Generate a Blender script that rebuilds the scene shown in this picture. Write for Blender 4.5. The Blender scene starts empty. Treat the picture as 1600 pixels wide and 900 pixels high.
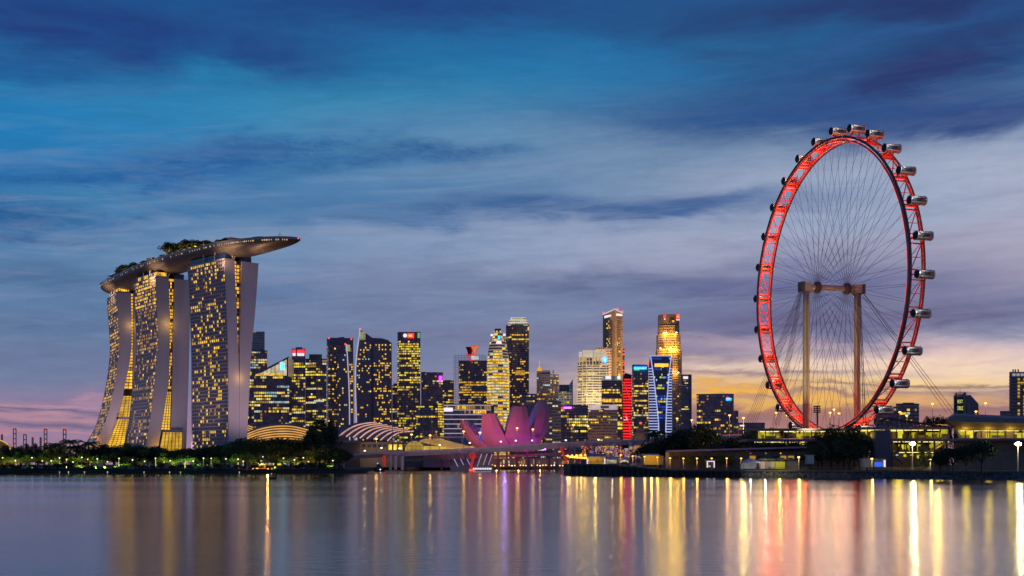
import bpy, math, random
import numpy as np
from mathutils import Vector, Matrix
random.seed(11)
scene = bpy.context.scene
COL = scene.collection
F, CX, HY, CH = 2000.0, 800.0, 724.5, 5.3      # focal length (px of a 1600 px wide frame), principal column, horizon row, eye height over the water

def lin(r, g, b):
    return tuple((c/255/12.92 if c/255 <= .04045 else ((c/255+.055)/1.055)**2.4) for c in (r, g, b))

# ------------------------------------------------------------------ camera
cam = bpy.data.cameras.new('camera')
camo = bpy.data.objects.new('camera', cam); COL.objects.link(camo)
camo.location = (0, 0, CH); camo.rotation_euler = (math.radians(90), 0, 0)
cam.sensor_width = 36; cam.lens = F*36/1600
cam.shift_y = (HY-450)/1600
cam.clip_start = 1; cam.clip_end = 30000
scene.camera = camo
scene.view_settings.view_transform = 'Standard'
scene.view_settings.look = 'None'
scene.view_settings.exposure = 0.0
scene.view_settings.gamma = 1.0
scene.render.engine = 'CYCLES'
cy = scene.cycles
cy.use_denoising = True
cy.max_bounces = 4; cy.diffuse_bounces = 2; cy.glossy_bounces = 3; cy.transmission_bounces = 2
cy.caustics_reflective = False; cy.caustics_refractive = False
cy.sample_clamp_indirect = 3.0
cy.use_light_tree = True

# ------------------------------------------------------------------ sky
world = bpy.data.worlds.new('World'); scene.world = world; world.use_nodes = True
wt = world.node_tree; wt.nodes.clear()
def nd(t, **k):
    n = wt.nodes.new(t)
    for a, b in k.items(): setattr(n, a, b)
    return n
def mth(op, a, b=None, c=None, clamp=False):
    n = nd('ShaderNodeMath', operation=op, use_clamp=clamp)
    for i, x in enumerate((a, b, c)):
        if x is None: continue
        if isinstance(x, (int, float)): n.inputs[i].default_value = x
        else: wt.links.new(x, n.inputs[i])
    return n.outputs[0]
def mix(f, a, b):
    n = nd('ShaderNodeMix', data_type='RGBA')
    for i, x in ((0, f), (6, a), (7, b)):
        if isinstance(x, (int, float)): n.inputs[i].default_value = x
        elif isinstance(x, tuple): n.inputs[i].default_value = (*x[:3], 1)
        else: wt.links.new(x, n.inputs[i])
    return n.outputs[2]
tc = nd('ShaderNodeTexCoord'); sx = nd('ShaderNodeSeparateXYZ')
wt.links.new(tc.outputs['Generated'], sx.inputs[0])
X, Y_, Z = sx.outputs
az = mth('ARCTAN2', X, Y_)                 # compass angle, 0 towards the city
el = mth('ARCSINE', mth('MAXIMUM', mth('MINIMUM', Z, .9999), -.9999))
def noise(su, sv, off, detail=5, rough=.55, dist=0.0):
    c = nd('ShaderNodeCombineXYZ')
    wt.links.new(mth('MULTIPLY', az, su), c.inputs[0]); wt.links.new(mth('MULTIPLY', el, sv), c.inputs[1]); c.inputs[2].default_value = off
    n = nd('ShaderNodeTexNoise'); n.inputs['Scale'].default_value = 1; n.inputs['Detail'].default_value = detail
    n.inputs['Roughness'].default_value = rough; n.inputs['Distortion'].default_value = dist
    wt.links.new(c.outputs[0], n.inputs['Vector']); return n.outputs['Fac']
nA = noise(9, 26, 1.3, 5, .55, .6)
nB = noise(14, 90, 7.7, 6, .62, .9)
nC = noise(30, 160, 3.1, 5, .6, .4)
nD = noise(7, 20, 11.9, 4, .5, .3)
nE = noise(70, 210, 5.5, 5, .65, .6)
azw = mth('ADD', az, mth('MULTIPLY', mth('SUBTRACT', nD, .5), .07))
elw = mth('ADD', el, mth('MULTIPLY', mth('SUBTRACT', nA, .5), .04))
elw = mth('ADD', elw, mth('MULTIPLY', mth('SUBTRACT', nB, .5), .014))
ramp = nd('ShaderNodeValToRGB'); wt.links.new(mth('DIVIDE', el, .5), ramp.inputs[0])
cr = ramp.color_ramp
stops = [(-.0, (162, 128, 150)), (.045, (148, 128, 160)), (.12, (110, 128, 164)), (.22, (98, 132, 172)), (.33, (78, 122, 168)), (.46, (56, 116, 166)), (.58, (28, 118, 172)), (.68, (26, 104, 162)), (.80, (26, 76, 136)), (1.0, (26, 58, 110))]
while len(cr.elements) < len(stops): cr.elements.new(.5)
for e, (p, c) in zip(cr.elements, stops): e.position = p; e.color = (*lin(*c), 1)
col = ramp.outputs[0]
def blob(px, py, s1, s2, c, k, rot=0, ns=None, amp=1.0, sharp=False):
    """one cloud or glow bank in the sky, centred on a direction, its edge broken up by noise"""
    global col
    u0 = math.atan((px-CX)/F); v0 = math.atan((HY-py)/F*math.cos(u0))
    du = mth('SUBTRACT', azw, u0); dv = mth('SUBTRACT', elw, v0)
    r = math.radians(rot); cs, sn = math.cos(r), math.sin(r)
    a = mth('ADD', mth('MULTIPLY', du, cs), mth('MULTIPLY', dv, sn))
    b = mth('SUBTRACT', mth('MULTIPLY', dv, cs), mth('MULTIPLY', du, sn))
    a = mth('MULTIPLY', a, F/s1); b = mth('MULTIPLY', b, F/s2)
    g = mth('EXPONENT', mth('MULTIPLY', mth('ADD', mth('MULTIPLY', a, a), mth('MULTIPLY', b, b)), -.7))
    if ns is not None:
        n = mth('MULTIPLY', mth('SUBTRACT', ns, .5), amp*2)
        g = mth('MULTIPLY', g, mth('ADD', n, 1.0))
        if sharp: g = mth('MULTIPLY', mth('SUBTRACT', g, .28), 1.9)
    g = mth('MULTIPLY', g, k, clamp=True)
    col = mix(g, col, lin(*c))
SKY_BLOBS = [
 # warm horizon first
 (1350, 655, 420, 40, (168, 124, 124), .75, 0, None), (1300, 668, 330, 24, (164, 116, 108), .6, 0, None),
 (60, 655, 260, 32, (156, 118, 148), .8, 0, 'B', .5), (500, 610, 260, 40, (120, 112, 146), .5, 0, 'B', .5),
 (860, 640, 260, 40, (138, 110, 140), .5, 0, 'B', .6),
 # clear blue and teal
 (430, 165, 420, 66, (20, 136, 182), 1.0, 2, 'D', .4), (1110, 95, 260, 50, (26, 112, 168), .8, -3, 'D', .5), (60, 210, 240, 90, (24, 122, 182), .9, 0, 'D', .5),
 (60, 300, 240, 50, (28, 108, 170), .7, 0, 'B', .6), (150, 315, 200, 18, (48, 138, 182), .6, -3, 'E', .9),
 # pale cloud veils
 (980, 235, 420, 50, (110, 148, 182), .85, -3, 'A', .8), (980, 400, 420, 50, (170, 174, 196), 1.15, -3, 'B', .8), (700, 385, 330, 36, (134, 154, 188), .95, 3, 'B', .8),
 (960, 280, 230, 22, (118, 146, 178), .7, -2, 'B', .8), (1540, 285, 260, 66, (174, 182, 202), 1.0, 0, 'A', .5), (1540, 390, 230, 60, (174, 166, 188), 1.0, 0, 'A', .5), (1330, 310, 260, 64, (152, 168, 196), .95, 0, 'A', .6),
 (470, 320, 320, 36, (76, 128, 174), .7, 6, 'B', .9), (260, 400, 300, 32, (92, 132, 172), .7, 4, 'B', .9), (640, 440, 300, 24, (118, 134, 170), .7, 2, 'B', .8),
 (760, 500, 330, 34, (122, 126, 162), .6, 0, 'B', .8), (1000, 565, 220, 32, (146, 132, 160), .65, 2, 'B', .7), (60, 560, 200, 30, (100, 114, 152), .6, 0, 'B', .6),
 # dark clouds
 (110, 30, 420, 56, (28, 58, 122), .95, -3, 'A', .6), (640, 0, 340, 34, (27, 62, 124), .85, 0, 'A', .6), (280, 66, 150, 20, (28, 72, 136), .6, -4, 'B', .8), (10, 100, 140, 26, (28, 74, 138), .6, 0, 'B', .8),
 (1470, 96, 330, 62, (28, 54, 110), 1.0, 8, 'A', .6), (1370, 10, 330, 40, (29, 50, 104), .95, 0, 'A', .5), (1300, 178, 300, 22, (28, 78, 138), .85, -2, 'B', .7), (1560, 178, 200, 22, (30, 66, 126), .85, 0, 'A', .5), (1400, 60, 160, 9, (34, 88, 148), .5, 10, 'B', .8),
 (310, 250, 120, 17, (26, 88, 152), .85, 12, 'E', 1.3), (440, 222, 150, 15, (30, 92, 152), .8, 8, 'E', 1.3), (480, 243, 130, 13, (34, 96, 154), .7, 0, 'E', 1.4), (680, 236, 110, 12, (40, 92, 146), .75, -3, 'E', 1.3), (600, 256, 150, 12, (44, 98, 152), .6, 4, 'E', 1.4),
 (120, 290, 170, 14, (28, 92, 156), .7, 4, 'E', 1.3), (180, 334, 190, 13, (48, 104, 156), .7, 4, 'E', 1.3), (30, 338, 90, 12, (36, 90, 146), .8, 0, 'E', 1.2), (75, 371, 70, 8, (48, 90, 142), .8, 0, 'E', 1.1),
 (90, 440, 240, 22, (70, 104, 148), .7, -3, 'B', .9), (60, 505, 220, 18, (82, 106, 146), .6, 0, 'B', .8),
 (880, 326, 260, 15, (44, 92, 146), .9, -1, 'B', .9), (1100, 322, 150, 13, (56, 96, 150), .8, 3, 'B', .9), (640, 345, 170, 11, (58, 104, 156), .7, 2, 'B', .9),
 (1060, 444, 280, 18, (78, 96, 140), .95, -3, 'B', .9), (1290, 440, 240, 42, (84, 98, 146), .8, 0, 'A', .6), (1350, 500, 330, 26, (82, 88, 132), .9, 2, 'B', .6), (780, 525, 330, 16, (100, 108, 146), .6, 0, 'B', .9),
 (480, 480, 260, 20, (90, 112, 152), .6, 3, 'B', .9), (1230, 565, 200, 12, (112, 102, 130), .7, 0, 'B', .7),
 # afterglow
 (1530, 555, 240, 22, (216, 196, 204), 1.0, 3, 'C', .6), (1250, 540, 230, 9, (170, 152, 170), .75, -3, 'C', .7), (1330, 578, 320, 16, (230, 202, 182), .95, 1, 'C', .7),
 (1480, 588, 260, 17, (238, 212, 186), 1.0, 0, 'C', .6), (1170, 603, 170, 7, (220, 176, 128), .8, -1, 'C', .8), (1340, 608, 280, 11, (236, 202, 140), .9, 1, 'C', .8),
 (1270, 634, 150, 7, (244, 190, 74), 1.0, 0, 'C', .7), (1140, 617, 90, 6, (244, 176, 60), .95, 0, 'C', .7), (1230, 648, 120, 5, (196, 130, 60), .7, 0, 'C', .7), (1420, 632, 170, 6, (214, 166, 112), .65, 0, 'C', .8), (1160, 655, 170, 12, (124, 98, 112), .7, 0, 'C', .7), (1450, 655, 240, 10, (142, 110, 118), .7, 0, 'C', .8),
 (1460, 607, 220, 3.4, (122, 98, 112), .85, 0, 'C', .5), (1200, 590, 160, 4.5, (128, 108, 126), .8, 0, 'C', .6), (1480, 642, 160, 4, (130, 102, 112), .8, 0, 'C', .6), (1300, 622, 200, 3, (140, 112, 112), .7, 0, 'C', .7),
 (45, 630, 130, 5, (182, 140, 164), .8, 0, 'C', .6), (70, 641, 120, 2.6, (98, 100, 134), .9, 0, 'C', .5), (40, 650, 110, 5, (186, 142, 156), .8, 0, 'C', .6), (70, 667, 130, 4, (100, 102, 136), .9, 0, 'C', .5), (70, 681, 110, 3, (184, 134, 150), .8, 0, 'C', .5),
 (1509, 620, 14, 2.4, (96, 84, 112), 1.1, 5, 'E', .8),
]
nz = {'A': nA, 'B': nB, 'C': nC, 'D': nD, 'E': nE}
for b in SKY_BLOBS:
    px, py, s1, s2, c, k, rot, ns = b[:8]
    blob(px, py, s1, s2, c, k, rot, nz.get(ns), *(b[8:] or ()))
# wispy cirrus combed across the middle of the sky
cw = nd('ShaderNodeCombineXYZ'); wt.links.new(mth('ADD', mth('MULTIPLY', az, 5), mth('MULTIPLY', el, 9)), cw.inputs[0]); wt.links.new(mth('SUBTRACT', mth('MULTIPLY', el, 62), mth('MULTIPLY', az, 5)), cw.inputs[1])
nW = nd('ShaderNodeTexNoise'); nW.inputs['Scale'].default_value = 1; nW.inputs['Detail'].default_value = 8; nW.inputs['Roughness'].default_value = .62; nW.inputs['Distortion'].default_value = 1.1
wt.links.new(cw.outputs[0], nW.inputs['Vector'])
wm = mth('MULTIPLY', mth('SUBTRACT', nW.outputs['Fac'], .46), 2.6, clamp=True)
band = mth('EXPONENT', mth('MULTIPLY', mth('POWER', mth('DIVIDE', mth('SUBTRACT', el, .17), .085), 2), -1))
col = mix(mth('MULTIPLY', mth('MULTIPLY', wm, band), .5), col, lin(150, 160, 188))
dm = mth('MULTIPLY', mth('SUBTRACT', .50, nW.outputs['Fac']), 2.2, clamp=True)
col = mix(mth('MULTIPLY', mth('MULTIPLY', dm, band), .30), col, lin(48, 82, 138))
# thin streaks through everything
st = mth('MULTIPLY', mth('SUBTRACT', nC, .5), .26)
st = mth('ADD', st, mth('MULTIPLY', mth('SUBTRACT', nE, .5), .14))
gain = mth('ADD', st, 1.0)
vm = nd('ShaderNodeVectorMath', operation='SCALE'); wt.links.new(col, vm.inputs[0]); wt.links.new(gain, vm.inputs[3])
sky = nd('ShaderNodeTexSky', sky_type='NISHITA'); sky.sun_disc = False
SUN_AZ, SUN_EL = math.radians(14.5), math.radians(1.0)
sky.sun_elevation = SUN_EL; sky.sun_rotation = SUN_AZ
vs = nd('ShaderNodeVectorMath', operation='SCALE'); wt.links.new(sky.outputs[0], vs.inputs[0]); vs.inputs[3].default_value = .004
va = nd('ShaderNodeVectorMath', operation='ADD'); wt.links.new(vm.outputs[0], va.inputs[0]); wt.links.new(vs.outputs[0], va.inputs[1])
bg = nd('ShaderNodeBackground'); wt.links.new(va.outputs[0], bg.inputs[0]); bg.inputs[1].default_value = 1.0
wo = nd('ShaderNodeOutputWorld'); wt.links.new(bg.outputs[0], wo.inputs[0])
world.cycles.sampling_method = 'MANUAL'; world.cycles.sample_map_resolution = 512

# the sun has just set behind the wheel: only a faint warm trace of it is left
sl = bpy.data.lights.new('sun', 'SUN'); sl.energy = .06; sl.angle = math.radians(12); sl.color = (1, .62, .38)
so = bpy.data.objects.new('sun', sl); COL.objects.link(so)
so.rotation_euler = Vector((math.sin(SUN_AZ)*math.cos(SUN_EL), math.cos(SUN_AZ)*math.cos(SUN_EL), math.sin(SUN_EL))).to_track_quat('Z', 'Y').to_euler()

# ------------------------------------------------------------------ helpers
def P(px, py, Y):
    return Vector(((px-CX)/F*Y, Y, CH+(HY-py)/F*Y))
def ZY(py, Y): return CH+(HY-py)/F*Y
def XY(px, Y): return (px-CX)/F*Y

def nth(i):
    w = 'first second third fourth fifth sixth seventh eighth ninth tenth eleventh twelfth thirteenth fourteenth fifteenth sixteenth seventeenth eighteenth nineteenth twentieth'.split()
    return w[i] if i < len(w) else '%dth' % (i+1)
class MB:
    def __init__(s): s.v = []; s.f = []; s.m = []
    def add(s, vs, fs, m=0):
        b = len(s.v); s.v += [tuple(v) for v in vs]; s.f += [tuple(b+i for i in f) for f in fs]; s.m += [m]*len(fs)
    def quad(s, a, b, c, d, m=0): s.add((a, b, c, d), ((0, 1, 2, 3),), m)
    def box(s, c, size, m=0, rz=0):
        x, y, z = size[0]/2, size[1]/2, size[2]/2; cs, sn = math.cos(rz), math.sin(rz)
        vs = [(c[0]+i*x*cs-j*y*sn, c[1]+i*x*sn+j*y*cs, c[2]+k*z) for k in (-1, 1) for i, j in ((-1, -1), (1, -1), (1, 1), (-1, 1))]
        s.add(vs, ((0, 3, 2, 1), (4, 5, 6, 7), (0, 1, 5, 4), (1, 2, 6, 5), (2, 3, 7, 6), (3, 0, 4, 7)), m)
    def prism(s, poly, z0, z1, m=0, mt=None):
        n = len(poly)
        za = z0 if hasattr(z0, '__len__') else [z0]*n; zb = z1 if hasattr(z1, '__len__') else [z1]*n
        vs = [(p[0], p[1], za[i]) for i, p in enumerate(poly)]+[(p[0], p[1], zb[i]) for i, p in enumerate(poly)]
        s.add(vs, [(i, (i+1) % n, n+(i+1) % n, n+i) for i in range(n)], m)
        s.add(vs[n:], [tuple(range(n))], m if mt is None else mt); s.add(vs[:n], [tuple(reversed(range(n)))], m)
    def tube(s, pts, r, n=6, m=0, cap=True):
        pts = [Vector(p) for p in pts]; rs = r if hasattr(r, '__len__') else [r]*len(pts)
        vs, fs = [], []
        ref = None
        for i, p in enumerate(pts):
            d = (pts[min(i+1, len(pts)-1)]-pts[max(i-1, 0)]).normalized()
            if ref is None: ref = Vector((0, 0, 1)) if abs(d.z) < .9 else Vector((1, 0, 0))
            a = d.cross(ref).normalized(); b = a.cross(d).normalized(); ref = b
            for k in range(n):
                t = 2*math.pi*k/n; vs.append(p+(a*math.cos(t)+b*math.sin(t))*rs[i])
        for i in range(len(pts)-1):
            for k in range(n): fs.append((i*n+k, i*n+(k+1) % n, (i+1)*n+(k+1) % n, (i+1)*n+k))
        if cap: fs += [tuple(reversed(range(n))), tuple(range((len(pts)-1)*n, len(pts)*n))]
        s.add(vs, fs, m)
    def lathe(s, prof, n=16, m=0, c=(0, 0, 0), sxy=(1, 1)):
        vs = [(c[0]+r*math.cos(2*math.pi*k/n)*sxy[0], c[1]+r*math.sin(2*math.pi*k/n)*sxy[1], c[2]+z) for r, z in prof for k in range(n)]
        fs = [(i*n+k, i*n+(k+1) % n, (i+1)*n+(k+1) % n, (i+1)*n+k) for i in range(len(prof)-1) for k in range(n)]
        fs += [tuple(reversed(range(n))), tuple(range((len(prof)-1)*n, len(prof)*n))]
        s.add(vs, fs, m)
    def grid(s, rows, m=0, closed=False):
        n = len(rows[0]); vs = [p for r in rows for p in r]
        fs = [(i*n+k, i*n+(k+1) % n, (i+1)*n+(k+1) % n, (i+1)*n+k) for i in range(len(rows)-1) for k in range(n if closed else n-1)]
        s.add(vs, fs, m)
    def build(s, name, mats, parent=None, kind=None, smooth=False):
        mats = mats if isinstance(mats, (list, tuple)) else [mats]
        o = Vector(WORLD.get(parent.name, (0, 0, 0))) if parent else Vector((0, 0, 0))
        me = bpy.data.meshes.new(name)
        me.from_pydata([(v[0]-o.x, v[1]-o.y, v[2]-o.z) for v in s.v], [], s.f)
        for mt in mats: me.materials.append(mt)
        if len(mats) > 1: me.polygons.foreach_set('material_index', s.m)
        if smooth: me.polygons.foreach_set('use_smooth', [True]*len(s.f))
        me.update()
        ob = bpy.data.objects.new(name, me); COL.objects.link(ob)
        if parent: ob.parent = parent; WORLD[ob.name] = o
        if kind: ob['kind'] = kind
        return ob
WORLD = {}
def tag(o, label, cat, group=None):
    o['label'] = label; o['category'] = cat
    if group: o['group'] = group
    return o
def thing(name, label, cat, loc=(0, 0, 0), group=None, rz=0):
    o = bpy.data.objects.new(name, None); COL.objects.link(o); o.location = loc; o.rotation_euler.z = rz
    WORLD[o.name] = Vector(loc) if rz == 0 else Vector((0, 0, 0))
    return tag(o, label, cat, group)
def dup(root, loc, label=None, group=None, rz=0, scale=None):
    r = root.copy(); COL.objects.link(r); r.location = loc; r.rotation_euler.z = rz
    if scale: r.scale = scale if hasattr(scale, '__len__') else (scale,)*3
    if label: r['label'] = label
    if group: r['group'] = group
    for ch in list(root.children):
        c = ch.copy(); COL.objects.link(c); c.parent = r
        for g in list(ch.children):
            d = g.copy(); COL.objects.link(d); d.parent = c
    return r
def copy_part(o, parent, mat=None):
    c = o.copy(); COL.objects.link(c); c.parent = parent
    if mat is not None: c.matrix_local = mat
    return c

# ------------------------------------------------------------------ materials
MAT = {}
def pmat(name, color, rough=.6, metal=0, var=.15, scale=.3, spec=.4, emit=None, es=0.0, stretch=(1, 1, 1), coat=0):
    if name in MAT: return MAT[name]
    m = bpy.data.materials.new(name); m.use_nodes = True; t = m.node_tree; b = t.nodes['Principled BSDF']
    b.inputs['Roughness'].default_value = rough; b.inputs['Metallic'].default_value = metal; b.inputs['Specular IOR Level'].default_value = spec
    if var:
        tcx = t.nodes.new('ShaderNodeTexCoord'); mp = t.nodes.new('ShaderNodeMapping'); mp.inputs['Scale'].default_value = stretch
        n = t.nodes.new('ShaderNodeTexNoise'); n.inputs['Scale'].default_value = scale; n.inputs['Detail'].default_value = 5
        r = t.nodes.new('ShaderNodeMapRange'); r.inputs[1].default_value = .3; r.inputs[2].default_value = .7; r.inputs[3].default_value = 1-var; r.inputs[4].default_value = 1+var
        v = t.nodes.new('ShaderNodeVectorMath'); v.operation = 'SCALE'; v.inputs[0].default_value = color
        t.links.new(tcx.outputs['Object'], mp.inputs[0]); t.links.new(mp.outputs[0], n.inputs['Vector']); t.links.new(n.outputs['Fac'], r.inputs[0]); t.links.new(r.outputs[0], v.inputs[3])
        t.links.new(v.outputs[0], b.inputs['Base Color'])
    else: b.inputs['Base Color'].default_value = (*color, 1)
    if emit:
        b.inputs['Emission Color'].default_value = (*emit, 1); b.inputs['Emission Strength'].default_value = es
    try: m.cycles.emission_sampling = 'NONE'
    except Exception: pass
    MAT[name] = m; return m
def lmat(name, color, s=1.0, var=.0, scale=.12, base=(.02, .02, .02), rough=.25):
    """something that gives off light: a lit room behind glass, a lamp, an illuminated sign"""
    if name in MAT: return MAT[name]
    m = bpy.data.materials.new(name); m.use_nodes = True; t = m.node_tree; b = t.nodes['Principled BSDF']
    b.inputs['Base Color'].default_value = (*base, 1); b.inputs['Roughness'].default_value = rough
    b.inputs['Emission Color'].default_value = (*color, 1); b.inputs['Emission Strength'].default_value = s
    if var:
        tcx = t.nodes.new('ShaderNodeTexCoord')
        n = t.nodes.new('ShaderNodeTexNoise'); n.inputs['Scale'].default_value = scale; n.inputs['Detail'].default_value = 3
        r = t.nodes.new('ShaderNodeMapRange'); r.inputs[1].default_value = .3; r.inputs[2].default_value = .7; r.inputs[3].default_value = s*(1-var); r.inputs[4].default_value = s*(1+var)
        t.links.new(tcx.outputs['Object'], n.inputs['Vector']); t.links.new(n.outputs['Fac'], r.inputs[0]); t.links.new(r.outputs[0], b.inputs['Emission Strength'])
    m.cycles.emission_sampling = 'NONE'
    MAT[name] = m; return m
glass = pmat('dark_glass', (.085, .062, .085), .35, 0, .3, .05, .25)
glass_blue = pmat('blue_glass', (.03, .05, .13), .2, 0, .25, .05, .6)
glow_pane = pmat('dark_pane_glow', (.10, .075, .10), .35, 0, .3, .05, .25, emit=(.85, .55, .95), es=.024)  # faint violet emission added to lift the dark tone of unlit panes
win_warm = lmat('lit_window_warm', (.76, .48, .045), 1.25, .75, .2)
win_gold = lmat('lit_window_gold', (.76, .38, .022), 1.3, .75, .2)
win_lime = lmat('lit_window_lime', (.60, .50, .03), 1.2, .75, .2)
win_pale = lmat('lit_window_pale', (.60, .54, .28), 1.15, .75, .2)
win_cool = lmat('lit_window_cool', (.30, .46, .48), 1.0, .75, .2)
win_dim = lmat('lit_window_dim', (.26, .14, .02), 1.2, .5, .11)
win_red = lmat('lit_window_red', (.55, .10, .05), 1.0, .75, .2)
room_gold = lmat('hotel_room_gold', (.80, .42, .024), 1.4, .6, .2); room_amber = lmat('hotel_room_amber', (.80, .48, .03), 1.4, .6, .2); room_dim = lmat('hotel_room_dim', (.40, .18, .015), 1.1, .6, .2)
glass_grey = pmat('grey_glass', (.16, .12, .15), .4, 0, .3, .05, .25, emit=(.9, .6, .8), es=.032); glass_deep = pmat('deep_glass', (.06, .045, .07), .25, 0, .3, .05, .35, emit=(.7, .5, 1), es=.016)  # both dark panes carry the same added lifting emission
WIN = [glow_pane, win_warm, win_lime, win_pale, win_dim, win_gold, win_cool, win_red, glass_grey, glass_deep]
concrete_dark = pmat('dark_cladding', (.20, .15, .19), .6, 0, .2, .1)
concrete_mid = pmat('grey_cladding', (.24, .20, .23), .7, 0, .2, .1)
stone_pale = pmat('pale_stone', (.42, .38, .36), .7, 0, .15, .1)
stone_tan = pmat('tan_stone', (.34, .24, .18), .7, 0, .15, .1)
white_paint = pmat('white_paint', (.7, .69, .68), .5, 0, .08, .2)
steel = pmat('grey_steel', (.25, .25, .27), .4, .6, .15, .5)
dark_metal = pmat('dark_metal', (.04, .04, .045), .5, .3, .2, .5)
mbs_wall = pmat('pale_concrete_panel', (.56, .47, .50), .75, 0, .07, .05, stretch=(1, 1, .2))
mbs_band = pmat('balcony_concrete', (.50, .44, .48), .7, 0, .1, .2)
asphalt = pmat('asphalt', (.05, .05, .052), .85, 0, .25, .6)
lawn = pmat('lawn_grass', (.05, .085, .02), .9, 0, .4, .4)
soil = pmat('bank_soil', (.035, .035, .022), .95, 0, .4, .5)
bark = pmat('bark', (.07, .05, .035), .9, 0, .3, 2)
leaf_dark = pmat('leaf_dark', (.040, .060, .022), .7, 0, .45, .35)
leaf_mid = pmat('leaf_mid', (.060, .095, .022), .7, 0, .45, .35)
leaf_palm = pmat('palm_leaf', (.045, .07, .022), .65, 0, .35, .4)
lamp_amber = lmat('amber_lamp', (1.0, .50, .08), 3.5)
lamp_white = lmat('white_lamp', (1.0, .92, .74), 3.0)
lamp_strong = lmat('floodlight_lens', (1.0, .84, .46), 25.0)
lamp_red = lmat('red_beacon', (1.0, .06, .03), 2.5)

def light(name, loc, power, color, radius=.3, target=None, spot=None, blend=.6):
    l = bpy.data.lights.new(name, 'SPOT' if spot else 'POINT'); l.energy = power; l.color = color; l.shadow_soft_size = radius
    o = bpy.data.objects.new(name, l); COL.objects.link(o); o.location = loc
    if spot:
        l.spot_size = math.radians(spot); l.spot_blend = blend
        o.rotation_euler = (Vector(target)-Vector(loc)).to_track_quat('-Z', 'Y').to_euler()
    return o

# ------------------------------------------------------------------ water and ground
def water_material():
    m = bpy.data.materials.new('bay_water'); m.use_nodes = True; t = m.node_tree; t.nodes.remove(t.nodes['Principled BSDF'])
    out = t.nodes['Material Output']
    df = t.nodes.new('ShaderNodeBsdfDiffuse'); df.inputs[0].default_value = (.010, .022, .040, 1)
    b = t.nodes.new('ShaderNodeBsdfGlossy'); b.distribution = 'BECKMANN'; b.inputs['Color'].default_value = (.96, .97, 1, 1)
    fr = t.nodes.new('ShaderNodeFresnel'); fr.inputs[0].default_value = 2.1
    mx = t.nodes.new('ShaderNodeMixShader'); t.links.new(fr.outputs[0], mx.inputs[0]); t.links.new(df.outputs[0], mx.inputs[1]); t.links.new(b.outputs[0], mx.inputs[2]); t.links.new(mx.outputs[0], out.inputs[0])
    g = t.nodes.new('ShaderNodeNewGeometry')
    def nz_(sx_, sy_, scale, det, rough=.5):
        mp = t.nodes.new('ShaderNodeMapping'); mp.inputs['Scale'].default_value = (sx_, sy_, 1)
        n = t.nodes.new('ShaderNodeTexNoise'); n.inputs['Scale'].default_value = scale; n.inputs['Detail'].default_value = det; n.inputs['Roughness'].default_value = rough
        t.links.new(g.outputs['Position'], mp.inputs[0]); t.links.new(mp.outputs[0], n.inputs['Vector']); return n.outputs['Fac']
    slick = nz_(.004, .02, 1.0, 4)                       # wind lanes: calmer and rougher water
    rr = t.nodes.new('ShaderNodeMapRange'); rr.inputs[1].default_value = .35; rr.inputs[2].default_value = .65; rr.inputs[3].default_value = .12; rr.inputs[4].default_value = .18
    t.links.new(slick, rr.inputs[0]); t.links.new(rr.outputs[0], b.inputs['Roughness'])
    w1 = nz_(.35, .9, 1.0, 3, .55)
    w2 = nz_(1.3, 3.2, 1.0, 3, .6)
    ad = t.nodes.new('ShaderNodeMath'); ad.operation = 'MULTIPLY_ADD'; ad.inputs[1].default_value = .55
    t.links.new(w2, ad.inputs[0]); t.links.new(w1, ad.inputs[2])
    bp = t.nodes.new('ShaderNodeBump'); bp.inputs['Strength'].default_value = .15; bp.inputs['Distance'].default_value = .22
    t.links.new(ad.outputs[0], bp.inputs['Height']); t.links.new(bp.outputs[0], b.inputs['Normal'])
    return m
mb = MB(); mb.quad((-5000, -380, 0), (5000, -380, 0), (5000, 4800, 0), (-5000, 4800, 0))
mb.build('water', water_material(), kind='structure')

GZ = 2.2
left_shore = [(-5000, 700), (-420, 668), (-262, 650), (-150, 642), (-84, 652), (-78, 690), (-92, 800), (-110, 1000), (-120, 1128)]
quay = [(66, 1128), (52, 900), (27.0, 600), (45, 562), (68.5, 529), (100, 506), (132, 490), (165.6, 420), (330, 300), (5000, 200)]
mb = MB()
poly = left_shore+quay+[(5000, 4800), (-5000, 4800)]
mb.prism(poly, -3, GZ)
gm = mb.build('ground', pmat('ground_earth', (.05, .047, .04), .95, 0, .35, .05), kind='structure')
# ------------------------------------------------------------------ the three hotel towers and the deck across them
def smooth_interp(zs, xs, z):
    """Catmull-Rom through (z, x) samples sorted by z"""
    n = len(zs)
    if z <= zs[0]: return xs[0]
    if z >= zs[-1]: return xs[-1]
    i = max(k for k in range(n-1) if zs[k] <= z)
    h = zs[i+1]-zs[i]; t = (z-zs[i])/h
    def slope(k):
        if k == 0: return (xs[1]-xs[0])/(zs[1]-zs[0])
        if k == n-1: return (xs[-1]-xs[-2])/(zs[-1]-zs[-2])
        return (xs[k+1]-xs[k-1])/(zs[k+1]-zs[k-1])
    m0, m1 = slope(i)*h, slope(i+1)*h
    return (2*t**3-3*t*t+1)*xs[i]+(t**3-2*t*t+t)*m0+(-2*t**3+3*t*t)*xs[i+1]+(t**3-t*t)*m1

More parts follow.
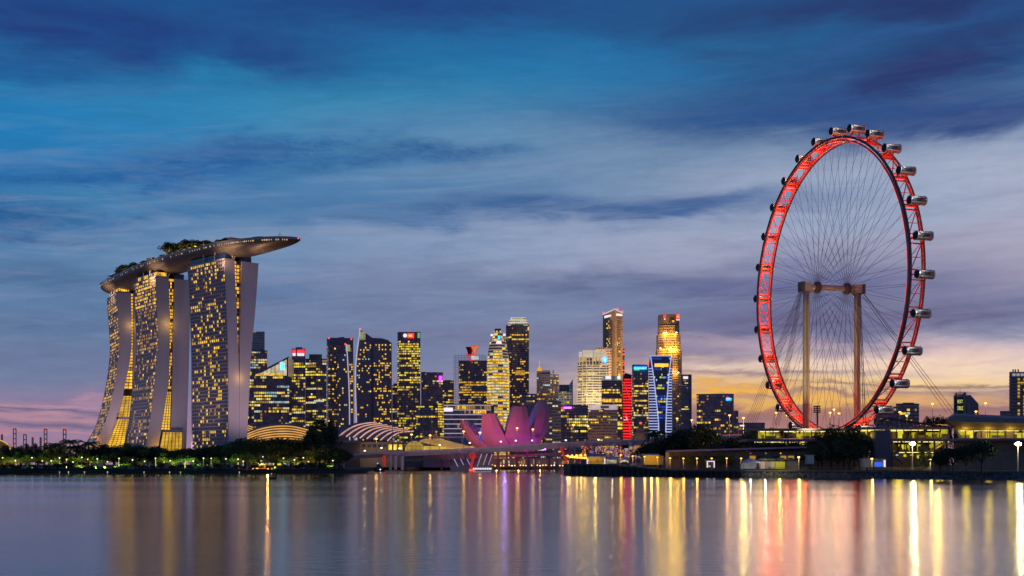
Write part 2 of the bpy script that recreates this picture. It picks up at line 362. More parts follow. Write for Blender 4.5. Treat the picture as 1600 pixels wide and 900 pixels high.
atrium_lit = lmat('atrium_glow', (.66, .37, .022), 1.4, .45, .09)
gap_lit = lmat('corridor_glow', (.78, .40, .025), 1.6, .5, .14)
def hotel_tower(label, O_px, O_y, O_Y, ang, far_px, eE, eW, wE, wW, nfl, nb, litf, groupname):
    k = (O_px-CX)/F; O = Vector((k*O_Y, O_Y)); v = (-O).normalized(); r = Vector((-v.y, v.x))
    a = math.radians(ang); n = math.cos(a)*v-math.sin(a)*r; e = -n; s = Vector((n.y, -n.x))
    def tof(px): q = (px-CX)/F; return (q*O.y-O.x)/(e.x-q*e.y)
    q = (far_px-CX)/F; L = (q*O.y-O.x)/(s.x-q*s.y)
    def curve(pts):
        z = [ZY(y, O_Y) for y, x in pts]; t = [tof(x) for y, x in pts]
        o = sorted(zip(z, t)); zz = [i[0] for i in o]; tt = [i[1] for i in o]
        return lambda q: smooth_interp(zz, tt, q)
    fE, fW, gE, gW = curve(eE), curve(eW), curve(wE), curve(wW)
    ztop = ZY(O_y, O_Y)
    def pt(sv, t, z): return (O.x+s.x*sv+e.x*t, O.y+s.y*sv+e.y*t, z)
    root = thing('hotel_tower', label, 'tower', (O.x, O.y, GZ), groupname)
    zs = [GZ+(ztop-GZ)*i/nfl for i in range(nfl+1)]
    fh = zs[1]-zs[0]
    REC = 1.0 if ang < 65 else .55; FIN = .3 if ang < 65 else .38
    # east slab: a curved wall of rooms closed by a plain end wall
    def slab(tl, tr, s0, s1, mbk):
        rows = [[pt(s0, tl(z), z), pt(s0, tr(z), z), pt(s1, tr(z), z), pt(s1, tl(z), z)] for z in zs]
        mbk.grid(rows, closed=True)
        mbk.add(rows[-1], ((0, 1, 2, 3),)); mbk.add(rows[0], ((3, 2, 1, 0),))
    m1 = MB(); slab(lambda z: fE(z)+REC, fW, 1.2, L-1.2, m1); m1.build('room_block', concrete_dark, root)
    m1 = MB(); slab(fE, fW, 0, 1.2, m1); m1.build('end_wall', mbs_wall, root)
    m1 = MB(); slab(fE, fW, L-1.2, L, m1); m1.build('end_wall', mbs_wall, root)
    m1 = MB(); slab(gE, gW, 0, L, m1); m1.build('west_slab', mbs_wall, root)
    # balcony edges, room dividers and panes, one row per floor
    bands, fins, win = MB(), MB(), MB()
    for i in range(nfl+1):
        z = zs[i]; h = .95
        if i < nfl:
            t0, t1 = fE(z), fE(z+h)
            q0, q1 = 1.2, L-1.2
            bands.quad(pt(q1, t0, z), pt(q0, t0, z), pt(q0, t1, z+h), pt(q1, t1, z+h))
            bands.quad(pt(q1, t1, z+h), pt(q0, t1, z+h), pt(q0, t1+REC, z+h), pt(q1, t1+REC, z+h))
            bands.quad(pt(q0, t0, z), pt(q1, t0, z), pt(q1, t0+REC, z), pt(q0, t0+REC, z))
            zt = zs[i+1]
            lf = litf(i/nfl)
            for j in range(nb):
                sa = 1.2+(L-2.4)*j/nb; sb = 1.2+(L-2.4)*(j+1)/nb
                ta, tb = fE(z+h)+REC-.06, fE(zt)+REC-.06
                x = .16*(sb-sa)
                mi = lf(j/nb, j)
                sm = (sa+sb)/2
                for c0, c1 in ((sa+x, sm-.12), (sm+.12, sb-x*.6)):
                    win.quad(pt(c1, ta, z+h+.1), pt(c0, ta, z+h+.1), pt(c0, tb, zt-.1), pt(c1, tb, zt-.1), mi if random.random() < .85 else 0)
                tm0, tm1 = fE(z+h)+FIN, fE(zt)+FIN
                fins.add([pt(sa+g, t, q) for q, tf in ((z+h, tm0), (zt, tm1)) for g, t in ((-.18, tf), (.18, tf), (.18, tf+REC-FIN), (-.18, tf+REC-FIN))],
                         ((0, 1, 5, 4), (1, 2, 6, 5), (3, 0, 4, 7)))
    bands.build('balcony_edges', mbs_band, root, 'stuff'); fins.build('room_dividers', mbs_band, root, 'stuff')
    win.build('room_windows', [glow_pane, room_amber, win_lime, win_pale, room_dim, room_gold, win_cool, win_red], root, 'stuff')
    m1 = MB(); m1.prism([pt(.3, fE(ztop)+.1, 0)[:2], pt(.3, fW(ztop)-.1, 0)[:2], pt(L-.3, fW(ztop)-.1, 0)[:2], pt(L-.3, fE(ztop)+.1, 0)[:2]], ztop, ztop+1.1)
    m1.build('parapet', mbs_band, root)
    return dict(O=O, s=s, e=e, L=L, pt=pt, fE=fE, fW=fW, gE=gE, gW=gW, ztop=ztop, zs=zs, root=root, tof=tof, n=n)

def lit_fn(kind):
    rnd = random.Random(5+len(kind))
    def row(h):
        if kind == 'north':
            p = .50 if h > .94 else .30 if h > .60 else .24 if h > .38 else .16 if h > .2 else .18
            base = rnd.choice([.3, .7, 1.0, 1.4, 1.8])
            def f(x, j):
                w = .35 if x < .12 or x > .90 else 1.25 if .18 < x < .85 else 1
                if .16 < x < .22 or .60 < x < .66: w *= .4
                return (rnd.choice([1, 1, 5]) if rnd.random() < p*base*w else (4 if rnd.random() < .06 else 0))
            return f
        if kind == 'middle':
            if h > .855: return lambda x, j: rnd.choice([5, 1, 5, 5, 4]) if rnd.random() < .8 else 0
            b = rnd.choice([.2, .5, .9, 1.2])
            return lambda x, j: (4 if rnd.random() < .50*b else (5 if rnd.random() < .16*b or (x < .09 and rnd.random() < .42) else 0))
        b = rnd.choice([.5, .9, 1.3])
        return lambda x, j: (rnd.choice([4, 5, 5]) if rnd.random() < .60*b else 0)
    return row
T3 = hotel_tower('northern hotel tower of three, nearest the flying prow, scattered bright lit rooms', 350.6, 405, 1158, 60, 292.8,
    [(405, 350.6), (450, 353), (540, 356.3), (620, 356.8), (700, 357)], [(405, 366.4), (450, 368.4), (540, 372), (600, 373.9), (700, 373.9)],
    [(405, 377.6), (450, 376.6), (540, 375), (600, 374.4), (700, 374.4)], [(405, 404), (480, 399), (540, 393.4), (600, 390), (700, 385.5)], 56, 18, lit_fn('north'), None)
T2 = hotel_tower('middle hotel tower of three with glowing top floors and splayed leg', 242.6, 433, 1258, 70, 208.4,
    [(433, 242.6), (490, 245.8), (540, 247), (580, 243.5), (620, 239), (650, 235.6), (700, 227)], [(433, 264), (480, 265), (540, 265), (600, 263), (640, 257), (665, 253), (700, 247)],
    [(433, 273.7), (540, 270.8), (600, 269.4), (668, 267.4), (700, 266.5)], [(433, 297), (540, 296), (700, 291)], 56, 18, lit_fn('middle'), None)
T1 = hotel_tower('southern hotel tower of three, at the left end, leg sweeping widest to the left', 181.9, 457, 1388, 81, 167,
    [(457, 181.9), (500, 184.8), (535, 186.8), (565, 184.8), (600, 179.6), (640, 170.6), (670, 160.5), (700, 142)], [(457, 205), (500, 205.5), (540, 205.5), (570, 202), (600, 195.4), (620, 192), (650, 184), (700, 164)],
    [(457, 208.5), (540, 208.5), (700, 207)], [(457, 228), (540, 226), (700, 222)], 56, 18, lit_fn('south'), None)

def gap_windows(T, z0, z1, s_in, cols, mi=None):
    """lit corridor ends set back between the two slabs of a tower"""
    win, fl = MB(), MB(); pt = T['pt']
    for z in T['zs']:
        if not z0 <= z < z1: continue
        a, b = T['fW'](z)+.25, T['gE'](z)-.25
        if b-a < .5: continue
        h = (T['zs'][1]-T['zs'][0])
        a2, b2 = T['fW'](z+h)+.25, T['gE'](z+h)-.25
        for c in range(cols):
            f0, f1 = c/cols+.05, (c+1)/cols-.05
            m_ = random.choice(mi or [0, 1, 1, 0, 2])
            win.quad(pt(s_in, a+(b-a)*f0, z+.9), pt(s_in, a+(b-a)*f1, z+.9), pt(s_in, a2+(b2-a2)*f1, z+h-.15), pt(s_in, a2+(b2-a2)*f0, z+h-.15), m_)
        fl.add([pt(q, t, zz) for zz in (z, z+.7) for q, t in ((s_in-1, a-.2), (s_in-1, b+.2), (s_in+3, b+.2), (s_in+3, a-.2))], ((0, 1, 5, 4), (4, 5, 6, 7), (3, 2, 1, 0)))
    back = MB(); zz = [z for z in T['zs'] if z0 <= z <= z1]
    back.grid([[pt(s_in+.2, T['fW'](z)-.3, z), pt(s_in+.2, T['gE'](z)+.3, z)] for z in zz])
    back.build('link_wall', concrete_dark, T['root']); fl.build('link_floors', stone_tan, T['root'], 'stuff')
    win.build('corridor_windows', [gap_lit, win_gold, glass], T['root'], 'stuff')
gap_windows(T3, ZY(600, 1158), T3['ztop']-2, 3, 2, [0, 1, 1, 0, 2, 2])
gap_windows(T2, ZY(612, 1258), T2['ztop']-2, 3, 3, [0, 1, 0, 2])
gap_windows(T1, ZY(608, 1388), T1['ztop']-2, 3, 2, [0, 1, 0, 0])
# tall glazed atria where the legs part
def atrium(T, ytop, ybot, yslab, px_r, Y):
    pt = T['pt']; zt, zb = ZY(ytop, Y), ZY(ybot, Y)
    zsl = ZY(yslab, Y)
    tr = T['tof'](px_r) if px_r else None
    g, mu, sl = MB(), MB(), MB()
    n = 14
    def R(z): return T['gE'](z) if tr is None or z > zsl else tr
    rows = []
    for i in range(n+1):
        z = zb+(zsl-2-zb)*i/n; rows.append([pt(-3.5, T['fW'](z)+.6+(R(z)-.3-T['fW'](z)-.6)*j/6, z) for j in range(7)])
    g.grid(rows)
    rows2 = []
    for i in range(n+1):
        z = zsl+(zt-zsl)*i/n; rows2.append([pt(2.0, T['fW'](z)+.3+(T['gE'](z)-T['fW'](z)-.6)*j/3, z) for j in range(4)])
    g.grid(rows2)
    for rw in (rows, rows2):
        off = Vector((T['s'].x, T['s'].y, 0))*-.25
        for i in range(0, len(rw)):
            mu.tube([Vector(rw[i][0])+off, Vector(rw[i][-1])+off], .26, 4)
        for j in range(len(rw[0])):
            mu.tube([Vector(rw[i][j])+off for i in range(0, len(rw), 2)], .34, 4)
    z = zsl
    sl.add([pt(q, t, zz) for zz in (z-2.2, z+.6) for q, t in ((-5, T['fW'](z)+.4), (-5, R(z-1)+.3), (8, R(z-1)+.3), (8, T['fW'](z)+.4))],
           ((0, 1, 5, 4), (1, 2, 6, 5), (2, 3, 7, 6), (3, 0, 4, 7), (4, 5, 6, 7), (3, 2, 1, 0)))
    T_ = T['root']
    g.build('atrium_glass', atrium_lit, T_); mu.build('atrium_mullions', concrete_dark, T_, 'stuff'); sl.build('atrium_roof', concrete_mid, T_)
atrium(T2, 611, 704, 672, 283.0, 1258)
atrium(T1, 618, 700, 652, None, 1388)

# crowns of set-back glass and V struts below the deck
for T, Yt, lit in ((T3, 1158, False), (T2, 1258, True), (T1, 1388, True)):
    pt, zt, L = T['pt'], T['ztop'], T['L']
    a, b, c, d = T['fE'](zt)+2.5, T['fW'](zt)-1, T['gE'](zt)+1, T['gW'](zt)-4
    m1 = MB()
    m1.prism([pt(2.5, a, 0)[:2], pt(2.5, b, 0)[:2], pt(L-2, b, 0)[:2], pt(L-2, a, 0)[:2]], zt+1.1, zt+6.5, 0)
    m1.prism([pt(6, c, 0)[:2], pt(6, d, 0)[:2], pt(L-2, d, 0)[:2], pt(L-2, c, 0)[:2]], zt, zt+6.0, 0)
    m1.build('crown_glazing', glass_blue, T['root'])
    if lit:
        m2 = MB()
        for j in range(14):
            s0 = 3+(L-6)*j/14
            if random.random() < (.75 if T is T2 else .25): m2.quad(pt(s0+(L-6)/14*.85, a-.08, zt+2.2), pt(s0, a-.08, zt+2.2), pt(s0, a-.08, zt+5.6), pt(s0+(L-6)/14*.85, a-.08, zt+5.6))
        for j in range(5): m2.quad(pt(2.42, a+(b-a)*(j+.1)/5, zt+2), pt(2.42, a+(b-a)*(j+.9)/5, zt+2), pt(2.42, a+(b-a)*(j+.9)/5, zt+5.5), pt(2.42, a+(b-a)*(j+.1)/5, zt+5.5))
        m2.build('crown_windows', win_gold, T['root'], 'stuff')
    m3 = MB()
    tm = (b+c)/2-1
    for dt in (-3.2, 3.2):
        m3 = MB(); m3.tube([pt(1.2, tm-3, zt+.2), pt(1.2, tm-3+dt*1.1, zt+9.5)], .55, 6)
        m3.build('strut', white_paint, T['root'])
    for sv in (L*.3, L*.6):
        m3 = MB(); m3.tube([pt(sv, a-1.2, zt+.2), pt(sv-3, a-2.2, zt+8.5)], .5, 6); m3.build('strut', white_paint, T['root'])

# the deck
DZ = 206.0
ctrl = [(-452, 1462), (-430, 1418), (-356, 1298), (-272, 1196), (-226, 1150), (-187, 1122)]
def spine(u):
    n = len(ctrl)-1; x = u*n; i = min(int(x), n-1); t = x-i
    p0, p1, p2, p3 = (Vector(ctrl[max(0, min(n, i+k))]) for k in (-1, 0, 1, 2))
    return .5*((2*p1)+(p2-p0)*t+(2*p0-5*p1+4*p2-p3)*t*t+(3*p1-p0-3*p2+p3)*t**3)
def half_w(u): return max(.3, 19.5*(min(1, u/.10)**.5 if u < .10 else 1)*(1 if u < .60 else max(.015, 1-((u-.60)/.40)**2.1)**.62))
def depth(u): return max(.5, 11.5*(min(1, (u+.004)/.13)**.55)*(1 if u < .66 else max(.02, 1-((u-.66)/.34)**1.7)**.8))
def deck_z(u): return DZ-3.6*max(0, (u-.55)/.45)**1.5+.8*max(0, (.3-u)/.3)
deck = thing('sky_park', 'long ship shaped roof deck lying across all three hotel towers', 'roof deck', (*ctrl[2], DZ))
NS = 90
def frame(u):
    p = spine(u); d = (spine(min(1, u+.004))-spine(max(0, u-.004))).normalized(); return p, Vector((d.y, -d.x)), d   # second: to starboard, away
hull, rim, top = [], [[], []], []
for i in range(NS+1):
    u = i/NS; p, nr, d = frame(u); w, dp, z = half_w(u), depth(u), deck_z(u)
    row = []
    for k in range(19):
        a = math.pi*k/18
        cx_ = -math.cos(a); sz = math.sin(a)**.75
        row.append((p.x+nr.x*w*cx_, p.y+nr.y*w*cx_, z-dp*sz))
    hull.append(row)
mb = MB(); mb.grid(hull)
mb.build('hull', pmat('hull_panel', (.20, .155, .14), .5, .25, .2, .25, stretch=(1, 1, 2)), deck, smooth=True)
mb = MB(); rows = []
for r in hull: rows.append([(r[0][0], r[0][1], r[0][2]+.02), (r[-1][0], r[-1][1], r[-1][2]+.02)])
mb.grid(rows); mb.build('deck_floor', pmat('timber_deck', (.14, .1, .08), .8, 0, .2, .4), deck)
for side, k in ((-1, 0), (1, -1)):
    mb = MB(); rw = []
    for i, r in enumerate(hull):
        u = i/NS; p, nr, d = frame(u); x, y, z = r[k]; ox, oy = nr.x*side, nr.y*side
        rw.append([(x+ox*.25, y+oy*.25, z-.9), (x+ox*.35, y+oy*.35, z+1.3), (x-ox*.2, y-oy*.2, z+1.3), (x-ox*.2, y-oy*.2, z-.3)])
    mb.grid(rw, closed=True); mb.build('edge_parapet', pmat('parapet_metal', (.30, .25, .24), .45, .3, .1, .4), deck)
    # a strip of small lit openings just below the edge
    mb = MB(); j = 0
    u = .03
    while u < .97:
        p, nr, d = frame(u); w, z = half_w(u), deck_z(u)
        dens = .9 if .66 < u < .84 else .55 if u < .62 else .4
        if random.random() < dens:
            c = p+nr*side*(w*.995+.18)
            ln = random.choice([.5, .7, 1.2])
            q = lambda a, zz, ex: (c.x+d.x*a+nr.x*side*ex, c.y+d.y*a+nr.y*side*ex, zz)
            mb.quad(q(-ln, z-2.2, -.22), q(ln, z-2.2, -.22), q(ln, z-1.05, .12), q(-ln, z-1.05, .12), random.choice([0, 0, 0, 1, 2]))
        u += .0085
    mb.build('edge_lights', [lmat('edge_lamp', (.75, .48, .22), .8), lmat('edge_lamp_pale', (.7, .62, .5), .7), win_dim], deck, 'stuff')
def on_deck(px, off):
    """the spot on the deck seen at picture column px, off metres across from its middle line"""
    best = min(((abs(CX+F*q.x/q.y-px), i, q) for i in range(401) for q in ((spine(i/400)-frame(i/400)[1]*off),)), key=lambda a: a[0])
    u = best[1]/400
    return Vector((best[2].x, best[2].y, deck_z(u))), u
# lift housing and restaurant roofs on the deck
c, u = on_deck(361, 3); dz = frame(u)[2]; rz = math.atan2(dz.y, dz.x)
t = thing('lift_housing', 'plain grey plant box standing highest on the roof deck', 'rooftop box', tuple(c))
mb = MB(); mb.box((c.x, c.y, c.z+3.7), (19, 12, 7.4), 0, rz); mb.build('box_wall', concrete_mid, t)
mb = MB(); mb.box((c.x, c.y, c.z+7.6), (19.6, 12.6, .5), 0, rz); mb.build('box_roof', steel, t)
mb = MB(); mb.box((c.x-4, c.y+1, c.z+8.5), (4, 4, 1.6), 0, rz); mb.build('roof_plant', steel, t)
mb = MB(); mb.box((c.x+5, c.y-1, c.z+8.3), (.6, .6, .8)); mb.build('beacon', lamp_red, t)
c, u = on_deck(400, 2); dz = frame(u)[2]; rz = math.atan2(dz.y, dz.x)
t = thing('rooftop_restaurant', 'low curved restaurant roof with red lights near the deck prow', 'restaurant', tuple(c))
rows = []
for i in range(9):
    a = math.pi*i/8; rows.append([(c.x+dz.x*l+dz.y*math.cos(a)*6, c.y+dz.y*l-dz.x*math.cos(a)*6, c.z+2.6+(1-(l/18)**2)*2.4*math.sin(a)+.5) for l in (-18, -12, -6, 0, 6, 12, 18)])
mb = MB(); mb.grid(rows); mb.build('curved_roof', steel, t, smooth=True)
mb = MB(); mb.box((c.x, c.y, c.z+1.5), (34, 10, 3), 0, rz); mb.build('room_wall', concrete_dark, t)
mb = MB()
for i in range(22):
    l = -17+i*1.6; q = Vector((c.x+dz.x*l-dz.y*-5.15*-1, c.y+dz.y*l+dz.x*-5.15*-1, c.z+random.choice([1, 1.8, 3.4])))
    q = Vector((c.x+dz.x*l+dz.y*-6*-1*-1, c.y+dz.y*l-dz.x*-6*-1*-1, q.z))
    mb.box(q, (.9, .9, .7), random.choice([0, 0, 1]), rz)
mb.build('restaurant_lights', [lamp_red, win_warm], t, 'stuff')
c, u = on_deck(437, 0)
t = thing('roof_mast', 'thin lit mast on the prow of the roof deck', 'mast', tuple(c))
mb = MB(); mb.tube([c, c+Vector((0, 0, 7.5))], .16, 5); mb.build('pole', steel, t)
mb = MB(); mb.box(c+Vector((0, 0, 4.6)), (3.6, .3, .3)); mb.build('cross_arm', white_paint, t)
p, nr, d = frame(.995); q = Vector((p.x, p.y, deck_z(1)+.3))
mb = MB(); mb.box(q, (.8, .8, .8)); o = mb.build('beacon', lamp_red, deck)
# awnings with lit undersides among the deck gardens
for i, (px, off) in enumerate(((217, -13), (228, -13), (239, -12.5), (250, -12), (300, -9), (322, -9), (340, -10))):
    c, u = on_deck(px, off); dd = frame(u)[2]; rz = math.atan2(dd.y, dd.x)
    t = thing('deck_pavilion', nth(i)+' from the left of the small pavilions on the roof deck', 'pavilion', tuple(c), 'pavilions along the roof deck')
    mb = MB(); mb.box((c.x, c.y, c.z+3.1), (11, 5, .4), 0, rz); mb.build('canopy', steel, t)
    mb = MB(); mb.box((c.x, c.y, c.z+1.4), (9.5, 3.5, 1.8), 0, rz); mb.build('lit_bar', win_gold, t)
for px in (176, 183, 190, 197, 205, 213, 222, 240, 254, 262, 270, 278, 287, 296, 306, 318, 330, 345):
    c, u = on_deck(px, -16); light('deck_garden_lamp', (c.x, c.y, c.z+2.6), 4800, (1, .50, .10), .4)
mb = MB()
for px in [186+1.9*i for i in range(12)]+[214+2.6*i for i in range(50)]:
    c, u = on_deck(px+random.uniform(-.7, .7), random.uniform(-18, -15)); mb.box((c.x, c.y, c.z+random.uniform(.6, 2.4)), (.55, .55, .55), random.choice([0, 0, 1]))
mb.build('garden_lanterns', [lamp_amber, win_warm], deck, 'stuff')
# floodlights at the feet of the towers
for T, pw in ((T3, 1.0), (T2, 1.0), (T1, 1.05)):
    pt = T['pt']; tm = T['fW'](60)
    for k, tt in ((.75, tm-5), (.75, tm+12)):
        light('tower_floodlight', pt(-75, tt, 6), 120e3*pw*k, (1, .70, .72), 2, pt(0, tt+1, 95), 75, .9)
for T in (T3, T2, T1):
    tc_ = T['pt'](T['L']*.5, -60, 5); light('facade_light', tc_, 75e3, (1, .74, .70), 2, T['pt'](T['L']*.5, 0, 105), 85, .9)  # soft fill added out in front so the balcony bands show
light('wall_washer', T2['pt'](-7, T2['tof'](262), ZY(506, 1258)), 1900, (1, .6, .1), 2.5)
light('wall_washer', T1['pt'](-6, T1['tof'](204), ZY(508, 1388)), 1300, (1, .6, .1), 2.5)
light('wall_washer', T3['pt'](-6, T3['tof'](374), ZY(590, 1158)), 1300, (1, .6, .1), 2.5)
light('wall_washer', T2['pt'](-8, T2['tof'](244), ZY(696, 1258)), 1500, (1, .55, .12), .6)
light('wall_washer', T1['pt'](-8, T1['tof'](150), ZY(690, 1388)), 2000, (1, .5, .12), .6)
# uplights under the hull
for u in (.2, .44, .7):
    p, nr, d = frame(u); q = p+nr*32
    light('hull_uplight', (q.x, q.y, 186), 26e3, (1, .66, .36), 2, (p.x+nr.x*6, p.y+nr.y*6, 200), 120, .9)
p, nr, d = frame(.86); light('hull_uplight', (p.x+nr.x*6-d.x*22, p.y+nr.y*6-d.y*22, 176), 14e3, (1, .60, .34), 2, (p.x, p.y, 200), 120, .9)
# ------------------------------------------------------------------ the office towers behind the bay
GLS = ()
def facade(win, band, pier, A, B, z0, z1, fh, bw, lit, style='office', band_h=.30, proud=.35, cols=(1, 2, 3), piers=0, rnd=random, zoneA=0.0, zoneB=1.0, crownfree=0):
    A, B = Vector(A), Vector(B); d = B-A; L = d.length
    if L < 2: return
    d /= L; n = Vector((d.y, -d.x))
    def q(s, z, o): return (A.x+d.x*s+n.x*o, A.y+d.y*s+n.y*o, z)
    nf = max(1, int((z1-z0)/fh)); fh = (z1-z0)/nf; nb = max(1, int(L/bw)); bw = L/nb
    for i in range(nf):
        zb = z0+i*fh; zc = zb+fh*band_h; zt = zb+fh
        if band is not None:
            band.quad(q(0, zb, proud), q(L, zb, proud), q(L, zc, proud), q(0, zc, proud))
            band.quad(q(0, zc, proud), q(L, zc, proud), q(L, zc, .02), q(0, zc, .02))
            band.quad(q(L, zb, proud), q(0, zb, proud), q(0, zb, .02), q(L, zb, .02))
        h = i/max(1, nf-1)
        p = .8*(lit(h, rnd) if callable(lit) else lit*rnd.choice([.1, .3, .8, 1.3, 1.9]))
        on, mi = False, 0
        for j in range(nb):
            x = (j+.5)/nb
            if style == 'office':
                if rnd.random() < .34 or j == 0:
                    on = rnd.random() < p; mi = rnd.choice(cols) if on else 0
            else:
                on = rnd.random() < p; mi = rnd.choice(cols) if on else 0
            m_ = mi if zoneA <= x <= zoneB else 0
            if m_ == 0 and len(GLS): m_ = rnd.choice(GLS)
            if m_ in (1, 2, 3, 5) and rnd.random() < .28: m_ = 4
            g = bw*.09
            win.quad(q(j*bw+g, zc+.12, .06), q((j+1)*bw-g, zc+.12, .06), q((j+1)*bw-g, zt-.12, .06), q(j*bw+g, zt-.12, .06), m_)
    if pier is not None and piers:
        for j in range(0, nb+1, piers):
            s = min(max(j*bw, .5), L-.5)
            pier.add([q(s+a, z, o) for z in (z0, z1) for a, o in ((-.45, 0), (-.45, proud+.2), (.45, proud+.2), (.45, 0))], ((0, 1, 5, 4), (1, 2, 6, 5), (2, 3, 7, 6), (4, 5, 6, 7)))

def footprint(x0, x1, Y, xc=None, dA=0, dB=0, depth=40):
    if xc is None:
        A, B = Vector((XY(x0, Y), Y)), Vector((XY(x1, Y), Y)); w = (A+B).normalized()*depth; return [A, B, B+w, A+w]      # sides turned square to the shore road, towards the viewer
    A = Vector((XY(x0, Y+dA), Y+dA)); C = Vector((XY(xc, Y), Y)); B = Vector((XY(x1, Y+dB), Y+dB))
    return [A, C, B, A+B-C]
SEED = [0]
GLS = (0, 0, 0, 8, 9, 9, 0, 8, 9, 0, 0, 9, 4)
def tower(label, x0, x1, ytop, Y, xc=None, dA=30, dB=30, depth=40, wall=concrete_dark, bandm=None, fh=3.9, bw=3.2, lit=.35, style='office',
          band_h=.30, proud=.35, cols=(1, 2, 2, 3), piers=0, roof=True, ybase=None, name='office_tower', zoneA=0, zoneB=1, top_blank=0, parent=None, cat='skyscraper', winmats=None, plant=True):
    SEED[0] += 1; rnd = random.Random(SEED[0]*7+3)
    fp = footprint(x0, x1, Y, xc, dA, dB, depth); z1 = ZY(ytop, Y); z0 = GZ if ybase is None else ZY(ybase, Y)
    cen = sum(fp, Vector((0, 0)))/4
    t = parent or thing(name, label, cat, (cen.x, cen.y, GZ))
    mb = MB(); mb.prism(fp, z0, z1); mb.build('wall', wall, t)
    win, band, pier = MB(), MB(), MB()
    for i in range(len(fp)):
        a, b = fp[i], fp[(i+1) % len(fp)]
        d = b-a; n = Vector((d.y, -d.x))
        if n.dot(-(a+b)/2) < 0: continue
        if fh > 100: continue
        facade(win, band, pier, a, b, z0, z1-top_blank, fh, bw, lit, style, band_h, proud, cols, piers, rnd, zoneA, zoneB)
    win.build('windows', winmats or WIN, t, 'stuff')
    if bandm: band.build('floor_bands', bandm, t, 'stuff')
    if piers: pier.build('piers', bandm or wall, t, 'stuff')
    if roof:
        mb = MB(); k = Vector((0, 0)); pp = [cen+(p-cen)*1.012 for p in fp]; pi_ = [cen+(p-cen)*.985 for p in fp]
        for i in range(4):
            a, b, c_, d_ = pp[i], pp[(i+1) % 4], pi_[(i+1) % 4], pi_[i]
            mb.prism([a, b, c_, d_], z1-.5, z1+1.6)
        mb.build('parapet', wall, t)
        if plant:
            mb = MB(); mb.prism([cen+(p-cen)*rnd.uniform(.35, .6) for p in fp], z1, z1+rnd.uniform(2.5, 5)); mb.build('roof_plant', concrete_mid, t)
    return t, fp, z0, z1
def sign(t, px0, px1, y0, y1, Y, mat, name='sign', off=1.2, th=.6):
    a, b = P(px0, y1, Y-off), P(px1, y0, Y-off)
    mb = MB(); mb.box(((a.x+b.x)/2, Y-off, (a.z+b.z)/2), (abs(b.x-a.x), th, abs(b.z-a.z))); return mb.build(name, mat, t)
def beacon(t, px, py, Y):
    q = P(px, py, Y); mb = MB(); mb.box(q, (2.2, 2.2, 2.2)); mb.build('beacon', lamp_red, t)
wh_sign = lmat('white_sign', (.66, .58, .62), 1.5)
wh_glow = lmat('white_glow_panel', (.60, .50, .36), 1.0, .35, .06)
cyan_sign = lmat('cyan_sign', (.01, .26, .85), 5.0, .5, .2)
green_sign = lmat('green_sign', (.12, .5, .16), 1.0)
purple_sign = lmat('purple_sign', (.55, .02, .66), 7.0, .3, .3)
violet_sign = lmat('violet_sign', (.24, .05, .85), 8.0, .3, .3)
red_sign = lmat('red_sign', (.80, .015, .02), 4.0, .2, .2)
amber_sign = lmat('amber_sign', (.85, .44, .02), 1.8, .2, .2)
white_edge = lmat('white_edge_light', (.46, .42, .56), 1.0)
warm_edge = lmat('warm_edge_light', (.70, .48, .26), 1.0)

# far left group
t, fp, z0, z1 = tower('narrow louvred tower just right of the northern hotel tower, stepped below', 386, 417.5, 549, 2000, depth=40, bandm=concrete_mid, lit=.5, cols=(3, 3, 1, 6))
tower('', 384, 413.5, 518, 2020, depth=36, bandm=steel, lit=.06, fh=3.0, cols=(3,), band_h=.5, parent=t, ybase=551, roof=False)
# the building with the slanted glowing crown
t = thing('office_tower', 'office block with slanted glowing glass crown and small blue screen', 'office block', (*P(425, 700, 1650).xy, GZ))
Yv = 1650; d_ = 45
tower('', 397, 452, 588, Yv, depth=d_, bandm=concrete_mid, lit=.55, cols=(2, 3, 1, 3, 6), parent=t, roof=False, bw=2.6)
tower('', 386, 396.6, 583, Yv+6, depth=38, bandm=concrete_mid, lit=.5, cols=(2, 3, 1), parent=t, roof=False, bw=2.6)
za, zb, zc = ZY(588, Yv), ZY(586, Yv), ZY(557.5, Yv)
x0, x1, xs = XY(397, Yv), XY(451, Yv), XY(447, Yv)
mb = MB(); mb.prism([(x0+1, Yv+1.5), (x1-1, Yv+1.5), (x1-1, Yv+d_-1), (x0+1, Yv+d_-1)], za, [zb-.5, zc-.5, zc-.5, zb-.5]); mb.build('crown_glass', glass_blue, t)
for i in range(8):
    f0, f1 = i/8+.008, (i+1)/8-.008
    if i == 6: continue
    mb = MB(); xa, xb = x0+1+(xs-x0)*f0, x0+1+(xs-x0)*f1
    zz = lambda f: zb-1.4+(zc-zb)*f*.93
    mb.add([(xa, Yv+1.2, za+1), (xb, Yv+1.2, za+1), (xb, Yv+1.2, zz(f1)), (xa, Yv+1.2, zz(f0))], ((0, 1, 2, 3),)); mb.build('crown_pane', lmat('crown_glow', (.60, .52, .34), .85, .4, .12), t)
mb = MB(); f0 = 6/8
mb.add([(x0+1+(xs-x0)*.75, Yv+1.2, za+1), (x0+1+(xs-x0)*.865, Yv+1.2, za+1), (x0+1+(xs-x0)*.865, Yv+1.2, zc-5), (x0+1+(xs-x0)*.75, Yv+1.2, zc-7)], ((0, 1, 2, 3),)); mb.build('crown_pane', MAT['crown_glow'], t)
sign(t, 438.5, 444.2, 567, 578, Yv, lmat('blue_screen', (.04, .45, .80), 5.0, .4, .3), 'screen', off=-.4)
for i in range(4):
    sign(t, 399+i*11, 407+i*11, 583.5, 587, Yv, win_gold, 'lit_balcony', off=-.6, th=.4)
mb = MB(); mb.tube([(x0-.5, Yv+.4, zb), (x1+.5, Yv+.4, zc)], .7, 4); mb.build('crown_edge', concrete_mid, t)
